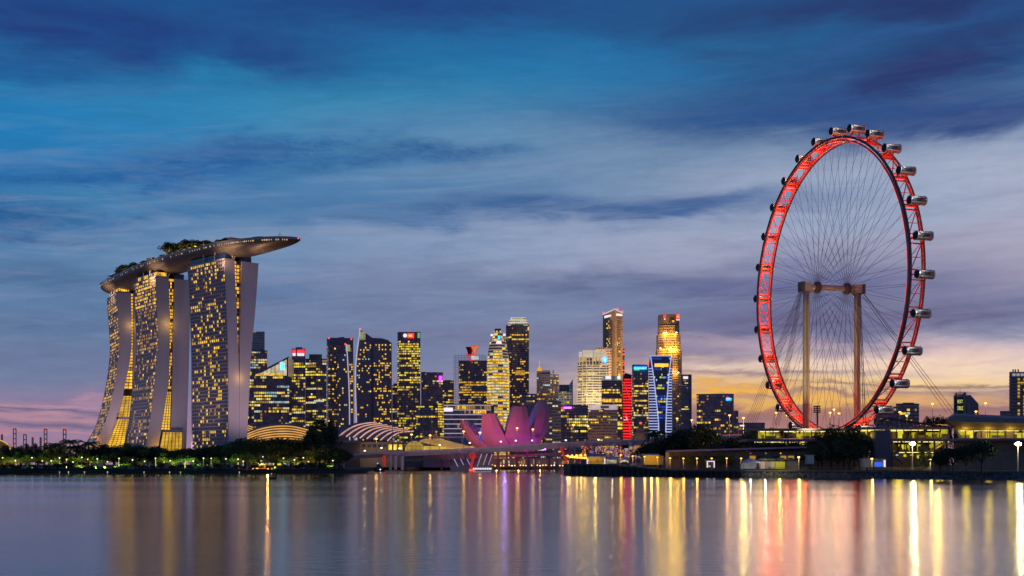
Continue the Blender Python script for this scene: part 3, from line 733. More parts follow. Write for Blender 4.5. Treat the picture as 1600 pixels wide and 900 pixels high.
# the pair with red and white sign
t, fp, z0, z1 = tower('dark office tower with red and white sign band across its top', 456, 477, 546.5, 1780, depth=40, lit=.55, cols=(2, 3, 1, 2), bandm=concrete_dark, top_blank=18, bw=2.6)
for a, b in ((457.2, 461.8), (464.5, 475.4)):
    sign(t, a, b, 546.8, 551.6, 1780, red_sign); sign(t, a, b, 551.8, 556, 1780, wh_sign)
tower('low dark annex left of the red and white sign tower', 450, 456, 562, 1800, depth=30, lit=.3, bandm=concrete_dark, cols=(3, 6, 1), name='office_block', cat='office block', plant=False)
t, fp, z0, z1 = tower('dark twin fronted office block between the sign tower and the sail towers', 477.3, 510, 562, 1800, xc=494, dA=4, dB=4, bandm=concrete_dark, lit=.5, cols=(2, 1, 2, 3), bw=2.6, plant=False)
mb = MB(); mb.prism(footprint(483, 503, 1812, depth=25), z1, ZY(553.5, 1812)); mb.build('roof_plant', concrete_mid, t)
sign(t, 490.5, 506, 625.2, 627.8, 1800, lmat('pale_green_sign', (.5, .58, .45), 1.0, .8, .9))
# sail towers
t, fp, z0, z1 = tower('flat topped dark tower behind the shorter white edged sail', 510.5, 552, 529, 2240, xc=513, dA=30, dB=8, lit=.2, cols=(5, 1, 1, 5), style='home', bandm=concrete_dark, plant=False, top_blank=12, proud=.2)
beacon(t, 514, 528.5, 2240); beacon(t, 549, 530, 2240)
mb = MB(); mb.tube([P(528, 528, 2250), P(538, 527, 2250)], .8, 4); mb.build('roof_crane', dark_metal, t)
def sail(label, edge_pts, x_right, top_right, Y, lit, seed, mirror=False):
    """tower whose lit edge is a long curve; edge points run from the top down"""
    t = thing('sail_tower', label, 'skyscraper', (*P(edge_pts[0][0], 700, Y).xy, GZ))
    return t
def poly_tower(t, outline, Y, depth, wall, mats=None):
    """a tower body with a shaped front outline (px, py) going round, extruded straight back"""
    mb = MB(); n = len(outline); fr = [P(x, y, Y) for x, y in outline]; dv_ = Vector((fr[0].x+fr[-1].x, fr[0].y+fr[-1].y, 0)).normalized()*depth; bk = [q+dv_ for q in fr]
    mb.add(fr+bk, [tuple(range(n)), tuple(reversed(range(n, 2*n)))]+[(i, n+i, n+(i+1) % n, (i+1) % n) for i in range(n)]); return mb.build('wall', wall, t)
def shaped_windows(t, Y, left, right, y0, y1, dy, dx, lit, cols, style='home', mats=None, bandm=None, seed=1, skip=.12, proud=.3):
    """rows of panes between two edge curves (functions of py)"""
    rnd = random.Random(seed); win, band = MB(), MB()
    y = y0
    while y < y1:
        a, b = left(y)+.4, right(y)-.4; nb = max(1, int((b-a)/dx)); w = (b-a)/nb
        p = lit*rnd.choice([.3, .7, 1, 1.6]); mi = 0
        for j in range(nb):
            if style == 'home' or rnd.random() < .4 or j == 0: mi = rnd.choice(cols) if rnd.random() < p else 0
            q0, q1 = P(a+j*w+.12*w, y+dy*.86, Y-.08), P(a+(j+1)*w-.12*w, y+dy*.22, Y-.08)
            win.quad((q0.x, Y-.08, q0.z), (q1.x, Y-.08, q0.z), (q1.x, Y-.08, q1.z), (q0.x, Y-.08, q1.z), mi)
        if bandm:
            q0, q1 = P(a-.4, y+dy*.20, Y), P(b+.4, y-dy*.12, Y)
            band.box(((q0.x+q1.x)/2, Y-proud/2+.02, (q0.z+q1.z)/2), (q1.x-q0.x, proud, abs(q1.z-q0.z)))
        y += dy
    win.build('windows', mats or WIN, t, 'stuff')
    if bandm: band.build('floor_bands', bandm, t, 'stuff')
def pw(pts):
    ys = [p[1] for p in pts]; xs = [p[0] for p in pts]
    return lambda y: float(np.interp(y, ys, xs))
e2 = [(541.5, 538), (543, 560), (545, 595), (546, 625), (546.5, 700)]
t = thing('sail_tower', 'shorter dark sail tower with white lit edge and pale glass tip', 'skyscraper', (*P(536, 700, 2190).xy, GZ))
L2 = pw([(526.5, 550), (526.5, 700)])
poly_tower(t, [(526.5, 700), (526.5, 552), (531, 546), (538, 541), (538.5, 538.5), (547.5, 538.5), (547.5, 549), (552, 549.5), (553, 700)], 2190, 32, concrete_dark)
sign(t, 540.3, 546.9, 538.8, 548.8, 2190, lmat('pale_tip_glass', (.38, .40, .20), .8, .3, .2), 'glass_tip', off=.5, th=.8)
shaped_windows(t, 2190, L2, pw([(540.5, 550), (545.5, 620), (546, 700)]), 553, 700, 3.7, 2.4, .12, (1, 5, 6), seed=4)
shaped_windows(t, 2190, pw([(544, 550), (547.5, 620), (548, 700)]), pw([(551.5, 550), (552.5, 700)]), 553, 700, 3.7, 2.2, .5, (1, 5, 5), seed=5)
mb = MB(); mb.tube([P(x, y, 2188.6) for x, y in e2], .9, 5); mb.build('lit_edge', white_edge, t)
beacon(t, 539.5, 537.6, 2188)
e1 = [(562.3, 515), (561.5, 524), (558, 548), (555.6, 575), (555.4, 610), (557, 660), (557.5, 700)]
t = thing('sail_tower', 'tall dark sail tower with slanted top and long curved white lit edge', 'skyscraper', (*P(584, 700, 2210).xy, GZ))
poly_tower(t, e1[::-1]+[(573, 521.5), (582, 528), (596, 528.5), (606, 531), (612, 536), (612.5, 700)], 2210, 34, concrete_dark)
sign(t, 562.8, 570.8, 518.5, 531, 2210, MAT['pale_tip_glass'], 'glass_tip', off=.5, th=.8)
for i in range(3): sign(t, 565+i*2.3, 565.6+i*2.3, 518.5, 531, 2210, dark_metal, 'tip_mullion', off=1.1, th=.4)
Le = pw([(562, 524), (558, 548), (556, 575), (556, 610), (557.5, 660), (558, 700)])
shaped_windows(t, 2210, lambda y: Le(y)+1, pw([(580, 520), (581, 700)]), 534, 700, 3.6, 2.3, .17, (1, 5, 5, 6), seed=8)
shaped_windows(t, 2210, pw([(583.5, 520), (583.5, 700)]), pw([(611.5, 520), (612, 700)]), 537, 700, 3.6, 2.3, .25, (5, 1, 5, 1), seed=9)
mb = MB(); mb.tube([P(x, y, 2208.5) for x, y in e1], .95, 5); mb.build('lit_edge', white_edge, t)
mb = MB(); mb.tube([P(582, 528, 2209), P(582, 700, 2209)], .7, 4); mb.build('corner_line', concrete_mid, t)
beacon(t, 562.8, 514, 2208)
# tower with white disc, red strip and green corner sign
t, fp, z0, z1 = tower('tall lime lit office tower with white disc and red strip sign', 621, 656.8, 520, 2240, xc=623.5, dA=12, dB=0, lit=lambda h, r: (.88 if h > .60 else .22 if h > .40 else .5)*r.choice([.5, .9, 1.1]), cols=(2, 2, 1), top_blank=14, bandm=concrete_dark, zoneA=.03, zoneB=1, bw=2.9, fh=4.15, plant=False)
mb = MB(); c = P(633, 524.3, 2239); mb.lathe([(3.4, 0), (3.4, .8)], 20); 
vs = [(c.x+v[0], 2238.6-v[2], c.z+v[1]) for v in mb.v]; mb.v = vs; mb.build('disc_sign', wh_sign, t)
sign(t, 637, 646.5, 521, 528, 2240, red_sign); sign(t, 638.5, 644, 522.8, 526, 2240, amber_sign, off=1.9); sign(t, 652.5, 655.8, 520, 528, 2240, green_sign)
tower('lower slab with sparse green lit rooms between tall sail and lime lit tower', 612.8, 624, 603, 2260, depth=30, lit=.5, cols=(2, 1, 6), name='office_block', cat='office block', bandm=concrete_dark)
t, fp, z0, z1 = tower('dark office block with magenta sign on its upper right corner', 658, 692, 583, 2150, xc=669.5, dA=6, dB=3, lit=.10, cols=(2, 1), bandm=concrete_dark, plant=False, wall=concrete_dark)
sign(t, 686, 690.6, 587.5, 596, 2150, purple_sign)
mb = MB(); mb.tube([P(670.5, 582, 2160), P(687, 585.5, 2160)], .7, 4); mb.build('roof_crane', dark_metal, t)
mb = MB(); mb.prism(footprint(658.5, 665, 2160, depth=20), z1, ZY(581, 2160)); mb.build('roof_plant', concrete_mid, t)
tower('dim block behind and right of the magenta signed office', 691, 709, 596, 2260, depth=30, lit=.15, cols=(2, 1), bandm=concrete_dark, name='office_block', cat='office block')
tower('broad dark block with bright lime windows low beside the lime lit tower', 650, 690, 634, 2080, depth=30, lit=.62, cols=(2, 2, 1), bandm=concrete_dark, name='office_block', cat='office block', plant=False)
tower('slim block with stacked lit floors left of the white striped office', 684, 694, 630, 2060, depth=30, lit=.85, cols=(1, 2), bandm=concrete_dark, name='office_block', cat='office block', plant=False)
# glass grid block with red funnels
t, fp, z0, z1 = tower('glass grid office block carrying red funnel shaped roof sculptures', 717, 761, 565, 2050, depth=40, lit=lambda h, r: (.12 if h > .84 else .7)*r.choice([.4, 1, 1.4]), cols=(5, 1, 5, 1), bandm=concrete_dark, bw=2.5, plant=False)
mb = MB()
for i in range(22): x = 709.3+i*2.37; mb.tube([P(x, 700, 2046), P(x, 555.5-(1.2*math.sin(i/21*math.pi)), 2046)], .22, 4)
for i in range(38): y = 555+i*3.8; mb.tube([P(709.3, y, 2046), P(759.3, y, 2046)], .2, 4)
mb.build('grid_screen', concrete_mid, t, 'stuff')
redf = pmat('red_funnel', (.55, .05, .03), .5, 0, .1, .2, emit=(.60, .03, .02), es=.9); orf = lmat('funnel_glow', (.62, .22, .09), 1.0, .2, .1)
def funnel(x, y0, y1, r0, r1, Y, mat, inner):
    mb = MB(); c = P(x, y1, Y); H = (y1-y0)/F*Y
    mb.lathe([(r1*.9, 0), (r1, .1*H), (r1+(r0-r1)*.28, .5*H), (r1+(r0-r1)*.6, .8*H), (r0, H)], 20, 0, c); mb.build('funnel', mat, t, smooth=True)
    if inner:
        mb = MB(); q = P(x+.4, y1-3, Y-3.2)
        rows = [[(q.x+sgn*(1.2+(r0*.75-1.2)*f**1.6), Y-r1-1.2-(r0-r1)*.62*f, q.z+H*.80*f) for sgn in (-1, 1)] for f in (0, .25, .5, .75, 1)]
        mb.grid(rows); mb.build('funnel_panel', orf, t)
funnel(734, 542.5, 556, 7.0, 2.6, 2052, pmat('dark_red', (.12, .02, .03), .5), False)
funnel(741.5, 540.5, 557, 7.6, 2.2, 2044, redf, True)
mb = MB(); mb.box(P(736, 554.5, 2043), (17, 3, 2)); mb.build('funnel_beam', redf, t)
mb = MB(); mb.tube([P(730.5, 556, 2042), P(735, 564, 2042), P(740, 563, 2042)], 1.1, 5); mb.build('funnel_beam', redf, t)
sign(t, 736.5, 747.5, 556, 562, 2042, lmat('white_board', (.55, .52, .48), 1.0, .4, .25), off=3)
# white striped low block
t, fp, z0, z1 = tower('low office block with white light lines along every floor', 693.5, 767, 633.5, 1500, depth=40, lit=.5, cols=(1, 5, 3), band_h=.22, fh=5.2, bw=2.6, roof=True, plant=False, name='office_block', cat='office block')
mb = MB(); nfl = int((z1-GZ)/5.2); fh_ = (z1-GZ)/nfl
for i in range(nfl+1):
    a, b = fp[0], fp[1]
    mb = MB(); mb.box(((a.x+b.x)/2, a.y-.5, GZ+i*fh_+.2), (b.x-a.x, .8, .75)); mb.build('light_line', white_edge, t)
sign(t, 693.8, 707.5, 637, 643, 1500, wh_sign, off=1.4)
mb = MB(); mb.prism(footprint(767.2, 772, 1500, depth=40), GZ, z1); mb.build('dark_wing', concrete_dark, t)
# bullet tower
t = thing('bullet_tower', 'rounded gold lit tower with bullet shaped top and bright floor rings', 'skyscraper', (*P(778, 700, 2100).xy, GZ))
cb = P(778, 700, 2118); H = ZY(512, 2100)-GZ; R = 18.0/F*2100
def rad(f): return R if f < .66 else R*max(.12, (1-((f-.66)/.345)**2.2))**.55
mb = MB(); mb.lathe([(rad(f)-.6, H*f) for f in [i/60 for i in range(61)]], 32, 0, (cb.x, cb.y, GZ), (1, .9)); mb.build('wall', concrete_dark, t, smooth=True)
ring, wn = MB(), MB(); rnd = random.Random(3)
nfl = 47
for i in range(nfl):
    z = H*i/nfl*.985; r0 = rad(i/nfl*.985); r1 = rad((i+.35)/nfl*.985)
    ring.lathe([(r0+.35, z), (r1+.35, z+H/nfl*.33)], 32, 0, (cb.x, cb.y, GZ), (1, .9))
    r2, r3 = rad((i+.4)/nfl*.985)-.3, rad((i+.95)/nfl*.985)-.3
    p = .92 if i < 37 else .35; mi = 1
    for k in range(40):
        a0, a1 = 2*math.pi*(k+.06)/40, 2*math.pi*(k+.94)/40
        if math.sin((a0+a1)/2) > .3: continue
        if k % 3 == 0: mi = rnd.choice([1, 5, 3, 1]) if rnd.random() < p else 0
        za, zb = GZ+z+H/nfl*.36, GZ+z+H/nfl*.93
        wn.quad(*[(cb.x+rr*math.cos(a), cb.y+rr*.9*math.sin(a), zz) for a, rr, zz in ((a0, r2, za), (a1, r2, za), (a1, r3, zb), (a0, r3, zb))], mi)
ring.build('floor_rings', lmat('ring_floor', (.30, .24, .15), .8, .4, .05, base=(.4, .38, .34)), t, 'stuff'); wn.build('windows', WIN, t, 'stuff')
for x, y in ((768.5, 523.5), (788, 523)): sign(t, x-2, x+2, y-1.6, y+1.6, 2095, wh_sign, 'crown_light', off=0)
mb = MB(); q = P(779.5, 533, 2094.5); mb.add([(q.x-5, q.y, q.z-4), (q.x+5, q.y, q.z-4), (q.x+3, q.y, q.z+1), (q.x-3, q.y, q.z+1), (q.x-5, q.y+3, q.z-4), (q.x+5, q.y+3, q.z-4), (q.x+3, q.y+3, q.z+1), (q.x-3, q.y+3, q.z+1)], ((0, 1, 2, 3), (4, 7, 6, 5), (0, 3, 7, 4), (1, 5, 6, 2), (3, 2, 6, 7), (0, 4, 5, 1))); mb.build('logo_base', wh_sign, t)
sign(t, 778.2, 781.4, 525, 530.5, 2095, cyan_sign, 'logo', off=.5)
# dark tower with white crown
t, fp, z0, z1 = tower('tall dark tower with tiered white lit crown behind the bullet tower', 791, 826.5, 508, 2250, xc=799, dA=14, dB=2, lit=.22, cols=(5, 1, 1), bandm=pmat('brown_cladding', (.10, .07, .07), .6), bw=3, piers=6, plant=False, wall=pmat('brown_cladding', (.10, .07, .07), .6))
for i, (a, b, y0, y1) in enumerate(((793.5, 825, 504, 508.5), (795.5, 823.5, 500, 503.8), (797.5, 821, 496, 499.8))):
    mb = MB(); mb.prism(footprint(a, b, 2252+i*3, depth=26-5*i), ZY(y1, 2252), ZY(y0, 2252)); mb.build('crown_tier', pmat('crown_stone', (.5, .46, .4), .6), t)
    for yy in (y0, y1-.9): sign(t, a-.2, b+.2, yy, yy+.9, 2252+i*3, lmat('crown_line', (.66, .6, .5), 1.0), 'crown_light', off=.4)
    for k in range(8): sign(t, a+1+(b-a-2)*k/8, a+1+(b-a-2)*(k+.62)/8, y0+1.3, y1-1.2, 2252+i*3, random.choice([win_cool, win_warm, win_red, win_pale, green_sign]), 'crown_window', off=.2, th=.3)
sign(t, 824.6, 826.2, 511, 516, 2250, amber_sign)
for y0, y1 in ((579, 586),): sign(t, 805, 820.5, y0, y1, 2250, lmat('lit_lobby', (.5, .28, .03), .9, .5, .15), 'lit_floor', off=.5)
# spired tower and striped lower part
t, fp, z0, z1 = tower('grey tower with golden lantern and spire on its left shoulder', 838.5, 873, 586, 2180, xc=860, dA=2, dB=12, lit=.25, cols=(1, 5, 6), bandm=concrete_mid, bw=3, plant=False, band_h=.36)
mb = MB(); mb.prism(footprint(838.8, 860, 2186, depth=28), z1, ZY(578.5, 2186)); mb.build('upper_wall', concrete_mid, t)
mb = MB(); q = P(843, 579, 2180); mb.lathe([(4.8, 0), (4.8, 1.2), (3.2, 2.2), (3.0, 4.5), (1.3, 6.2), (.5, 8), (.4, 16), (.1, 18)], 12, 0, (q.x, q.y+4, q.z)); mb.build('lantern_spire', lmat('gold_lantern', (.85, .42, .03), .9, .3, .3), t)
mb = MB(); mb.tube([P(864.5, 578.5, 2190), P(864.5, 583.5, 2190)], 1.2, 6); mb.build('roof_tank', concrete_mid, t)
tower('cream striped block standing right behind the purple lotus petals', 853, 876.5, 628.5, 1700, xc=863, dA=4, dB=2, lit=.22, cols=(1, 3), bandm=pmat('cream_band', (.42, .34, .30), .7), band_h=.5, fh=3.9, wall=concrete_dark, name='office_block', cat='office block', plant=False)
tower('brown block peeping between the lotus petals', 812, 839, 617, 1900, depth=30, lit=.2, cols=(1, 3), bandm=concrete_mid, name='office_block', cat='office block', plant=False)
# curved white block with fin
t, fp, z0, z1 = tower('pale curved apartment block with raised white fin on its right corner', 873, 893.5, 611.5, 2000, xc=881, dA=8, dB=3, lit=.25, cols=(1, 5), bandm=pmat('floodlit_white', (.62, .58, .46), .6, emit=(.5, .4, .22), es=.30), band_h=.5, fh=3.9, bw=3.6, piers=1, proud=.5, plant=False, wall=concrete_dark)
mb = MB(); mb.prism(footprint(873.5, 890, 2006, depth=20), z1, ZY(601, 2006)); mb.build('crown_wall', stone_tan, t)
mb = MB(); a = [P(888, 603.5, 2000), P(895.2, 592, 2000), P(895.2, 645, 2000), P(893.2, 645, 2000), P(893, 612, 2000)]
mb.add(a+[v+Vector((0, 8, 0)) for v in a], [(0, 4, 3, 2, 1), (5, 6, 7, 8, 9)]+[(i, (i+1) % 5, 5+(i+1) % 5, 5+i) for i in range(5)]); mb.build('white_fin', white_paint, t)
# bright white tower
wt_b = pmat('floodlit_pale_stone', (.60, .55, .42), .6, 0, .1, .1)
t, fp, z0, z1 = tower('broad white tower with dazzling lit crown left of the tallest towers', 902, 951, 567, 2120, xc=916, dA=14, dB=2, lit=.30, cols=(1, 5, 3), bandm=wt_b, band_h=.52, fh=4.2, bw=3.4, piers=3, proud=.6, wall=concrete_dark, plant=False)
mb = MB(); mb.prism(footprint(903.5, 950.5, 2120, xc=917, dA=12, dB=3), z1, ZY(558, 2120)); mb.build('upper_wall', wt_b, t)
for a, b in ((904.8, 909.5), (910.8, 926.5), (927.8, 938.6), (940, 947)):
    sign(t, a, b, 547.5 if a > 910 else 550, 557.5, 2122, wh_glow, 'crown_panel', off=0, th=5)
for i in range(9): sign(t, 905+i*5.1, 906+i*5.1, 558.5, 572, 2119, lmat('warm_glow_line', (.7, .46, .14), .9, .3, .2), 'crown_light', off=1.4)
sign(t, 917, 926.5, 561.5, 563.5, 2120, dark_metal, 'dark_slot', off=1.3); sign(t, 917, 926.5, 566.5, 570, 2120, lmat('dim_violet', (.10, .03, .14), 1), 'sky_lobby', off=1.2); sign(t, 928, 938, 567, 570, 2120, glass, 'sky_lobby', off=1.2)
sign(t, 942, 948.6, 558, 566, 2118, cyan_sign, 'logo'); sign(t, 944, 946.4, 560, 565, 2117, wh_sign, 'logo_mark', off=1.6)
# tallest prism
oub = pmat('anodised_panel', (.40, .27, .15), .55, .1, .1, .1)
t, fp, z0, z1 = tower('tallest slim brown prism tower with white lit roof edge and twin signs', 942, 973, 489, 2330, xc=960.5, dA=26, dB=10, lit=0, wall=oub, bw=900, fh=900, roof=False, plant=False)
A, C, B = fp[0], fp[1], fp[2]
zt = ZY(483, 2330)
mb = MB(); mb.prism(fp, z1, [z1-.5, zt, z1+1, z1+.5]); mb.build('slanted_roof', oub, t)
win = MB(); rnd = random.Random(2)
for i in range(52):
    if i in (17, 18): continue
    z = ZY(502, 2330)-i*4.0
    for f0, f1, a, b in ((.30, .62, A, C), (.70, .80, A, C), (.28, .72, C, B)):
        if f0 == .30 and i > 14: continue
        d = b-a; n = Vector((d.y, -d.x)).normalized()
        nb = 4 if f1-f0 > .2 else 1
        for k in range(nb):
            g0, g1 = f0+(f1-f0)*(k+.06)/nb, f0+(f1-f0)*(k+.94)/nb
            u, v = a+d*g0+n*.08, a+d*g1+n*.08
            pr = .75 if (i in (2, 3, 8, 12) and f0 == .30) else .14
            win.quad((u.x, u.y, z), (v.x, v.y, z), (v.x, v.y, z+2.6), (u.x, u.y, z+2.6), rnd.choice([1, 5]) if rnd.random() < pr else 0)
win.build('windows', WIN, t, 'stuff')
edge = lmat('roof_edge_light', (.62, .52, .56), 1.0)
mb = MB(); mb.tube([(A.x, A.y-1, z1), (C.x, C.y-1, zt)], 1.0, 4); mb.build('roof_edge', edge, t)
mb = MB(); mb.tube([(C.x, C.y-1, zt), (B.x, B.y-1, z1+1)], 1.0, 4); mb.build('roof_edge', edge, t)
for a, b, f0, f1 in ((A, C, .15, .70), (C, B, .18, .92)):
    d = b-a; n = Vector((d.y, -d.x)).normalized(); u, v = a+d*f0+n*.9, a+d*f1+n*.9
    za = z1+(zt-z1)*(.42 if a is A else .55)
    mb = MB(); mb.prism([u, v, v-n*.6, u-n*.6], [za-8.8-(1.5 if a is A else -1.0), za-8.3, za-8.3, za-8.8], [za-5.4-(1.5 if a is A else -1.0), za-4.9, za-4.9, za-5.4]); mb.build('sign', wh_sign, t)
    mb = MB(); u2, v2 = a+d*(f0+.06)+n*.3, a+d*(f1-.06)+n*.3
    mb.prism([u2, v2, v2-n*.25, u2-n*.25], za-14.5, za-9.6); mb.build('louvre_panel', concrete_dark, t)
tower('', 931, 955.5, 543, 2290, depth=24, lit=.12, wall=oub, bandm=oub, cols=(1,), bw=4, fh=5, parent=t, roof=False, band_h=.5)
for x, y in ((943, 488.5), (965, 482.5), (972.6, 486.5)): beacon(t, x, y, 2328)
# slim dark strip with red lights
t, fp, z0, z1 = tower('slim dark tower edge with red light bars right of the tallest prism', 971.5, 976, 546, 2400, depth=20, lit=0, bw=4, bandm=concrete_dark, plant=False)
for y in (548, 552.5, 566, 569.5, 578, 583): sign(t, 973.3, 975.8, y, y+1.2, 2400, red_sign, 'light_bar')
# dark glass block with lit glass top
t, fp, z0, z1 = tower('dark glass office with pale lit glass attic below the tall prism', 940, 972, 596, 2000, depth=34, lit=.42, cols=(1, 3, 1), bandm=concrete_dark, bw=2.7, plant=False, ybase=None)
mb = MB(); mb.prism(footprint(940.5, 971.5, 2003, depth=28), z1, ZY(587.5, 2003)); mb.build('attic_glass', lmat('attic_glow', (.22, .24, .20), .7, .7, .12), t)
for a, b in ((946, 954.8), (964.5, 969.5)): sign(t, a, b, 587.5, 592.5, 2002, wh_sign)
sign(t, 966, 968.5, 583.5, 588, 2002, amber_sign, off=1.4)
for i in range(6): sign(t, 941+i*5.1, 945.4+i*5.1, 623.2, 628.4, 2000, win_gold, 'lobby_bay', off=1.0)
sign(t, 964, 972.5, 658.8, 665, 1998, win_warm, 'lobby_bay'); sign(t, 964, 972.5, 667.5, 670.5, 1998, win_lime, 'lobby_bay')
# red lit block
t = thing('red_lit_block', 'slanted roof block striped with glowing red light bars and white arrow', 'office block', (*P(980, 700, 1950).xy, GZ))
poly_tower(t, [(973, 700), (973, 593), (976.5, 582.5), (987, 585.5), (987, 700)], 1950, 26, pmat('dark_red_cladding', (.10, .03, .035), .6))
rnd = random.Random(8)
for i in range(23):
    y = 592+i*4.45
    if y > 690: break
    a, b = 973.4, 986.6
    if 12 < i < 99 or True:
        sign(t, a+(1.5 if i == 0 else 0), b-rnd.choice([0, 0, 1.5]), y, y+2.3, 1950, lmat('red_bar', (.62, .012, .012), 2.0, .3, .1), 'light_bar', off=.9)
for (xa, ya), (xb, yb) in (((975, 598), (980, 612)), ((980, 612), (986, 625)), ((977, 645), (985.6, 670)), ((978.5, 648), (981, 655.5)), ((983, 662), (985.5, 684))):
    mb = MB(); mb.tube([P(xa, ya, 1947.5), P(xb, yb, 1947.5)], .6, 4); mb.build('diagonal_bar', MAT['red_bar'], t)
mb = MB(); mb.tube([P(977.8, 651, 1946), P(980.8, 656, 1946), P(974.6, 656.4, 1946)], .5, 4); mb.build('arrow_mark', wh_sign, t)
# cyan sign tower
t, fp, z0, z1 = tower('dark tower with cyan and green sign left of the blue tapered tower', 987.5, 1013, 571, 2050, xc=990, dA=12, dB=4, lit=lambda h, r: .42*r.choice([.4, .9, 1.4]) if h < .9 else 0, cols=(1, 3, 1), bandm=concrete_dark, bw=2.6, plant=False, wall=concrete_dark, top_blank=12)
sign(t, 990.6, 1010.2, 573.2, 577, 2050, cyan_sign); sign(t, 996, 1008, 573.8, 575.8, 2049, lmat('pale_sign_line', (.45, .55, .58), 1, .5, .8)); sign(t, 991, 999, 577.2, 578.8, 2050, green_sign)
sign(t, 1011.5, 1013.6, 565.5, 571.5, 2048, red_sign)
# blue tapered
t = thing('blue_tower', 'blue glass tower with white tapered frame and long amber sign', 'skyscraper', (*P(1032, 700, 1900).xy, GZ))
Yb = 1900
poly_tower(t, [(1013.5, 700), (1013.5, 575), (1015.5, 556), (1050, 556), (1050, 700)], Yb, 34, glass_blue)
fa = pw([(1017, 556), (1021.5, 590), (1026, 630), (1029, 660), (1029.5, 700)]); fb = pw([(1049, 556), (1044.5, 590), (1041.5, 630), (1040.5, 660), (1040, 700)])
blue_w = [glass_blue, win_warm, win_lime, win_pale, lmat('blue_dim', (.008, .03, .26), 1.3, .5, .1), lmat('blue_room', (.006, .08, .60), 1.6, .5, .1), win_cool]
shaped_windows(t, Yb, fa, fb, 558, 700, 4.2, 2.2, .5, (4, 4, 5, 4, 4, 6, 2), style='office', mats=blue_w, seed=3)
wf = lmat('white_frame_glow', (.34, .38, .66), 1.2, .2, .1)
for c in ([(1016.5, 556.5), (1021.5, 590), (1026, 630), (1029, 660), (1029.5, 700)], [(1049, 556.5), (1044.8, 590), (1041.8, 630), (1040.6, 660), (1040, 700)]):
    mb = MB(); mb.tube([P(x, y, Yb-.8) for x, y in c], .85, 5); mb.build('tapered_frame', wf, t)
mb = MB(); mb.tube([P(1014.8, 556, Yb-.8), P(1050.2, 556, Yb-.8)], .8, 5); mb.build('tapered_frame', wf, t)
mb = MB(); mb.tube([P(1050, 556, Yb-.5), P(1050, 700, Yb-.5)], .55, 4); mb.build('tapered_frame', white_paint, t)
for i in range(27):
    y = 576+i*4.3
    for a, b in ((1013.8, fa(y)-.7), (fb(y)+.7, 1049.6)):
        q0, q1 = P(a, y+.75, Yb), P(b, y-.75, Yb); mb = MB(); mb.box(((q0.x+q1.x)/2, Yb-.7, (q0.z+q1.z)/2), (q1.x-q0.x, 1.6, abs(q1.z-q0.z))); mb.build('balcony_band', wf, t)
sign(t, 1023, 1044.6, 568, 573.2, Yb, amber_sign); sign(t, 1025, 1043, 569.5, 571.5, Yb, lmat('amber_core', (.9, .66, .18), 1, .4, .6), 'sign_lettering', off=1.7)
# stepped golden tower
gold_st = pmat('golden_granite', (.40, .25, .12), .6, 0, .1, .1)
t = thing('stepped_tower', 'stepped golden floodlit tower with red logos on top', 'skyscraper', (*P(1047, 700, 2300).xy, GZ))
def oct_tier(x0, x1, ch, y0, y1, Y, depth, nm, mat, rows, seed, fh=4.2):
    a, b = XY(x0, Y), XY(x1, Y); c = ch/F*Y; d = depth
    poly = [(a+c, Y), (b-c, Y), (b, Y+c), (b, Y+d-c), (b-c, Y+d), (a+c, Y+d), (a, Y+d-c), (a, Y+c)]
    mb = MB(); mb.prism(poly, ZY(y1, Y), ZY(y0, Y)); mb.build(nm, mat, t)
    if rows:
        win = MB(); rnd = random.Random(seed)
        for i, j in ((7, 0), (0, 1), (1, 2)): facade(win, None, None, poly[i], poly[j], ZY(y1, Y), ZY(y0, Y)-1.5, fh, 3.4, .03, 'home', .42, .3, (1,), 0, rnd)
        win.build('windows', WIN, t, 'stuff')
oct_tier(1028, 1066.5, 8, 546, 700, 2290, 46, 'lower_shaft', gold_st, True, 1)
oct_tier(1028.8, 1064.5, 8, 522, 546, 2292, 42, 'middle_shaft', gold_st, True, 2)
oct_tier(1030.5, 1062.5, 8, 508, 522, 2295, 37, 'upper_shaft', gold_st, True, 3)
oct_tier(1030.8, 1062.2, 8, 491, 508, 2297, 36, 'crown', pmat('brown_granite', (.22, .15, .10), .6), False, 4)
sign(t, 1046.5, 1056, 499, 506, 2296, glass, 'crown_opening', off=.5); sign(t, 1050, 1053.5, 500.5, 503.5, 2295, win_gold, 'crown_lamp', off=.8)
sign(t, 1056.5, 1061.8, 491.8, 498.3, 2295, red_sign, 'logo'); sign(t, 1057.8, 1060.4, 493.4, 496.2, 2294, amber_sign, 'logo_mark', off=1.6); sign(t, 1056.5, 1061.8, 498.8, 500.6, 2295, wh_sign, 'logo_word')
sign(t, 1037, 1040, 492, 496.5, 2297, red_sign, 'logo'); sign(t, 1037.5, 1039.5, 497.5, 499.5, 2297, wh_sign, 'logo_word')
for x, y in ((1033.5, 521), (1041, 520.5), (1057, 520.5), (1031.5, 545), (1048.5, 544.5), (1054, 545), (1062, 544)):
    q = P(x, y, 2284); light('terrace_uplight', (q.x, q.y, q.z), 20e3, (1, .60, .09), .5)
for x, y in ((1059.5, 583), (1052.5, 580)):
    q = P(x, y, 2282); light('terrace_uplight', (q.x, q.y, q.z), 10e3, (1, .60, .09), .5)
for x in (1030, 1038): q = P(x, 560, 2270); light('terrace_uplight', (q.x, q.y, q.z), 18e3, (1, .45, .06), .5)
mb = MB()
for x, y in ((1037, 520), (1041, 519.5), (1057, 519.5), (1032, 544), (1048.5, 543.5), (1060, 582)): mb.box(P(x, y, 2286), (2.2, 1, 1.8))
mb.build('terrace_lamps', lamp_white, t, 'stuff')
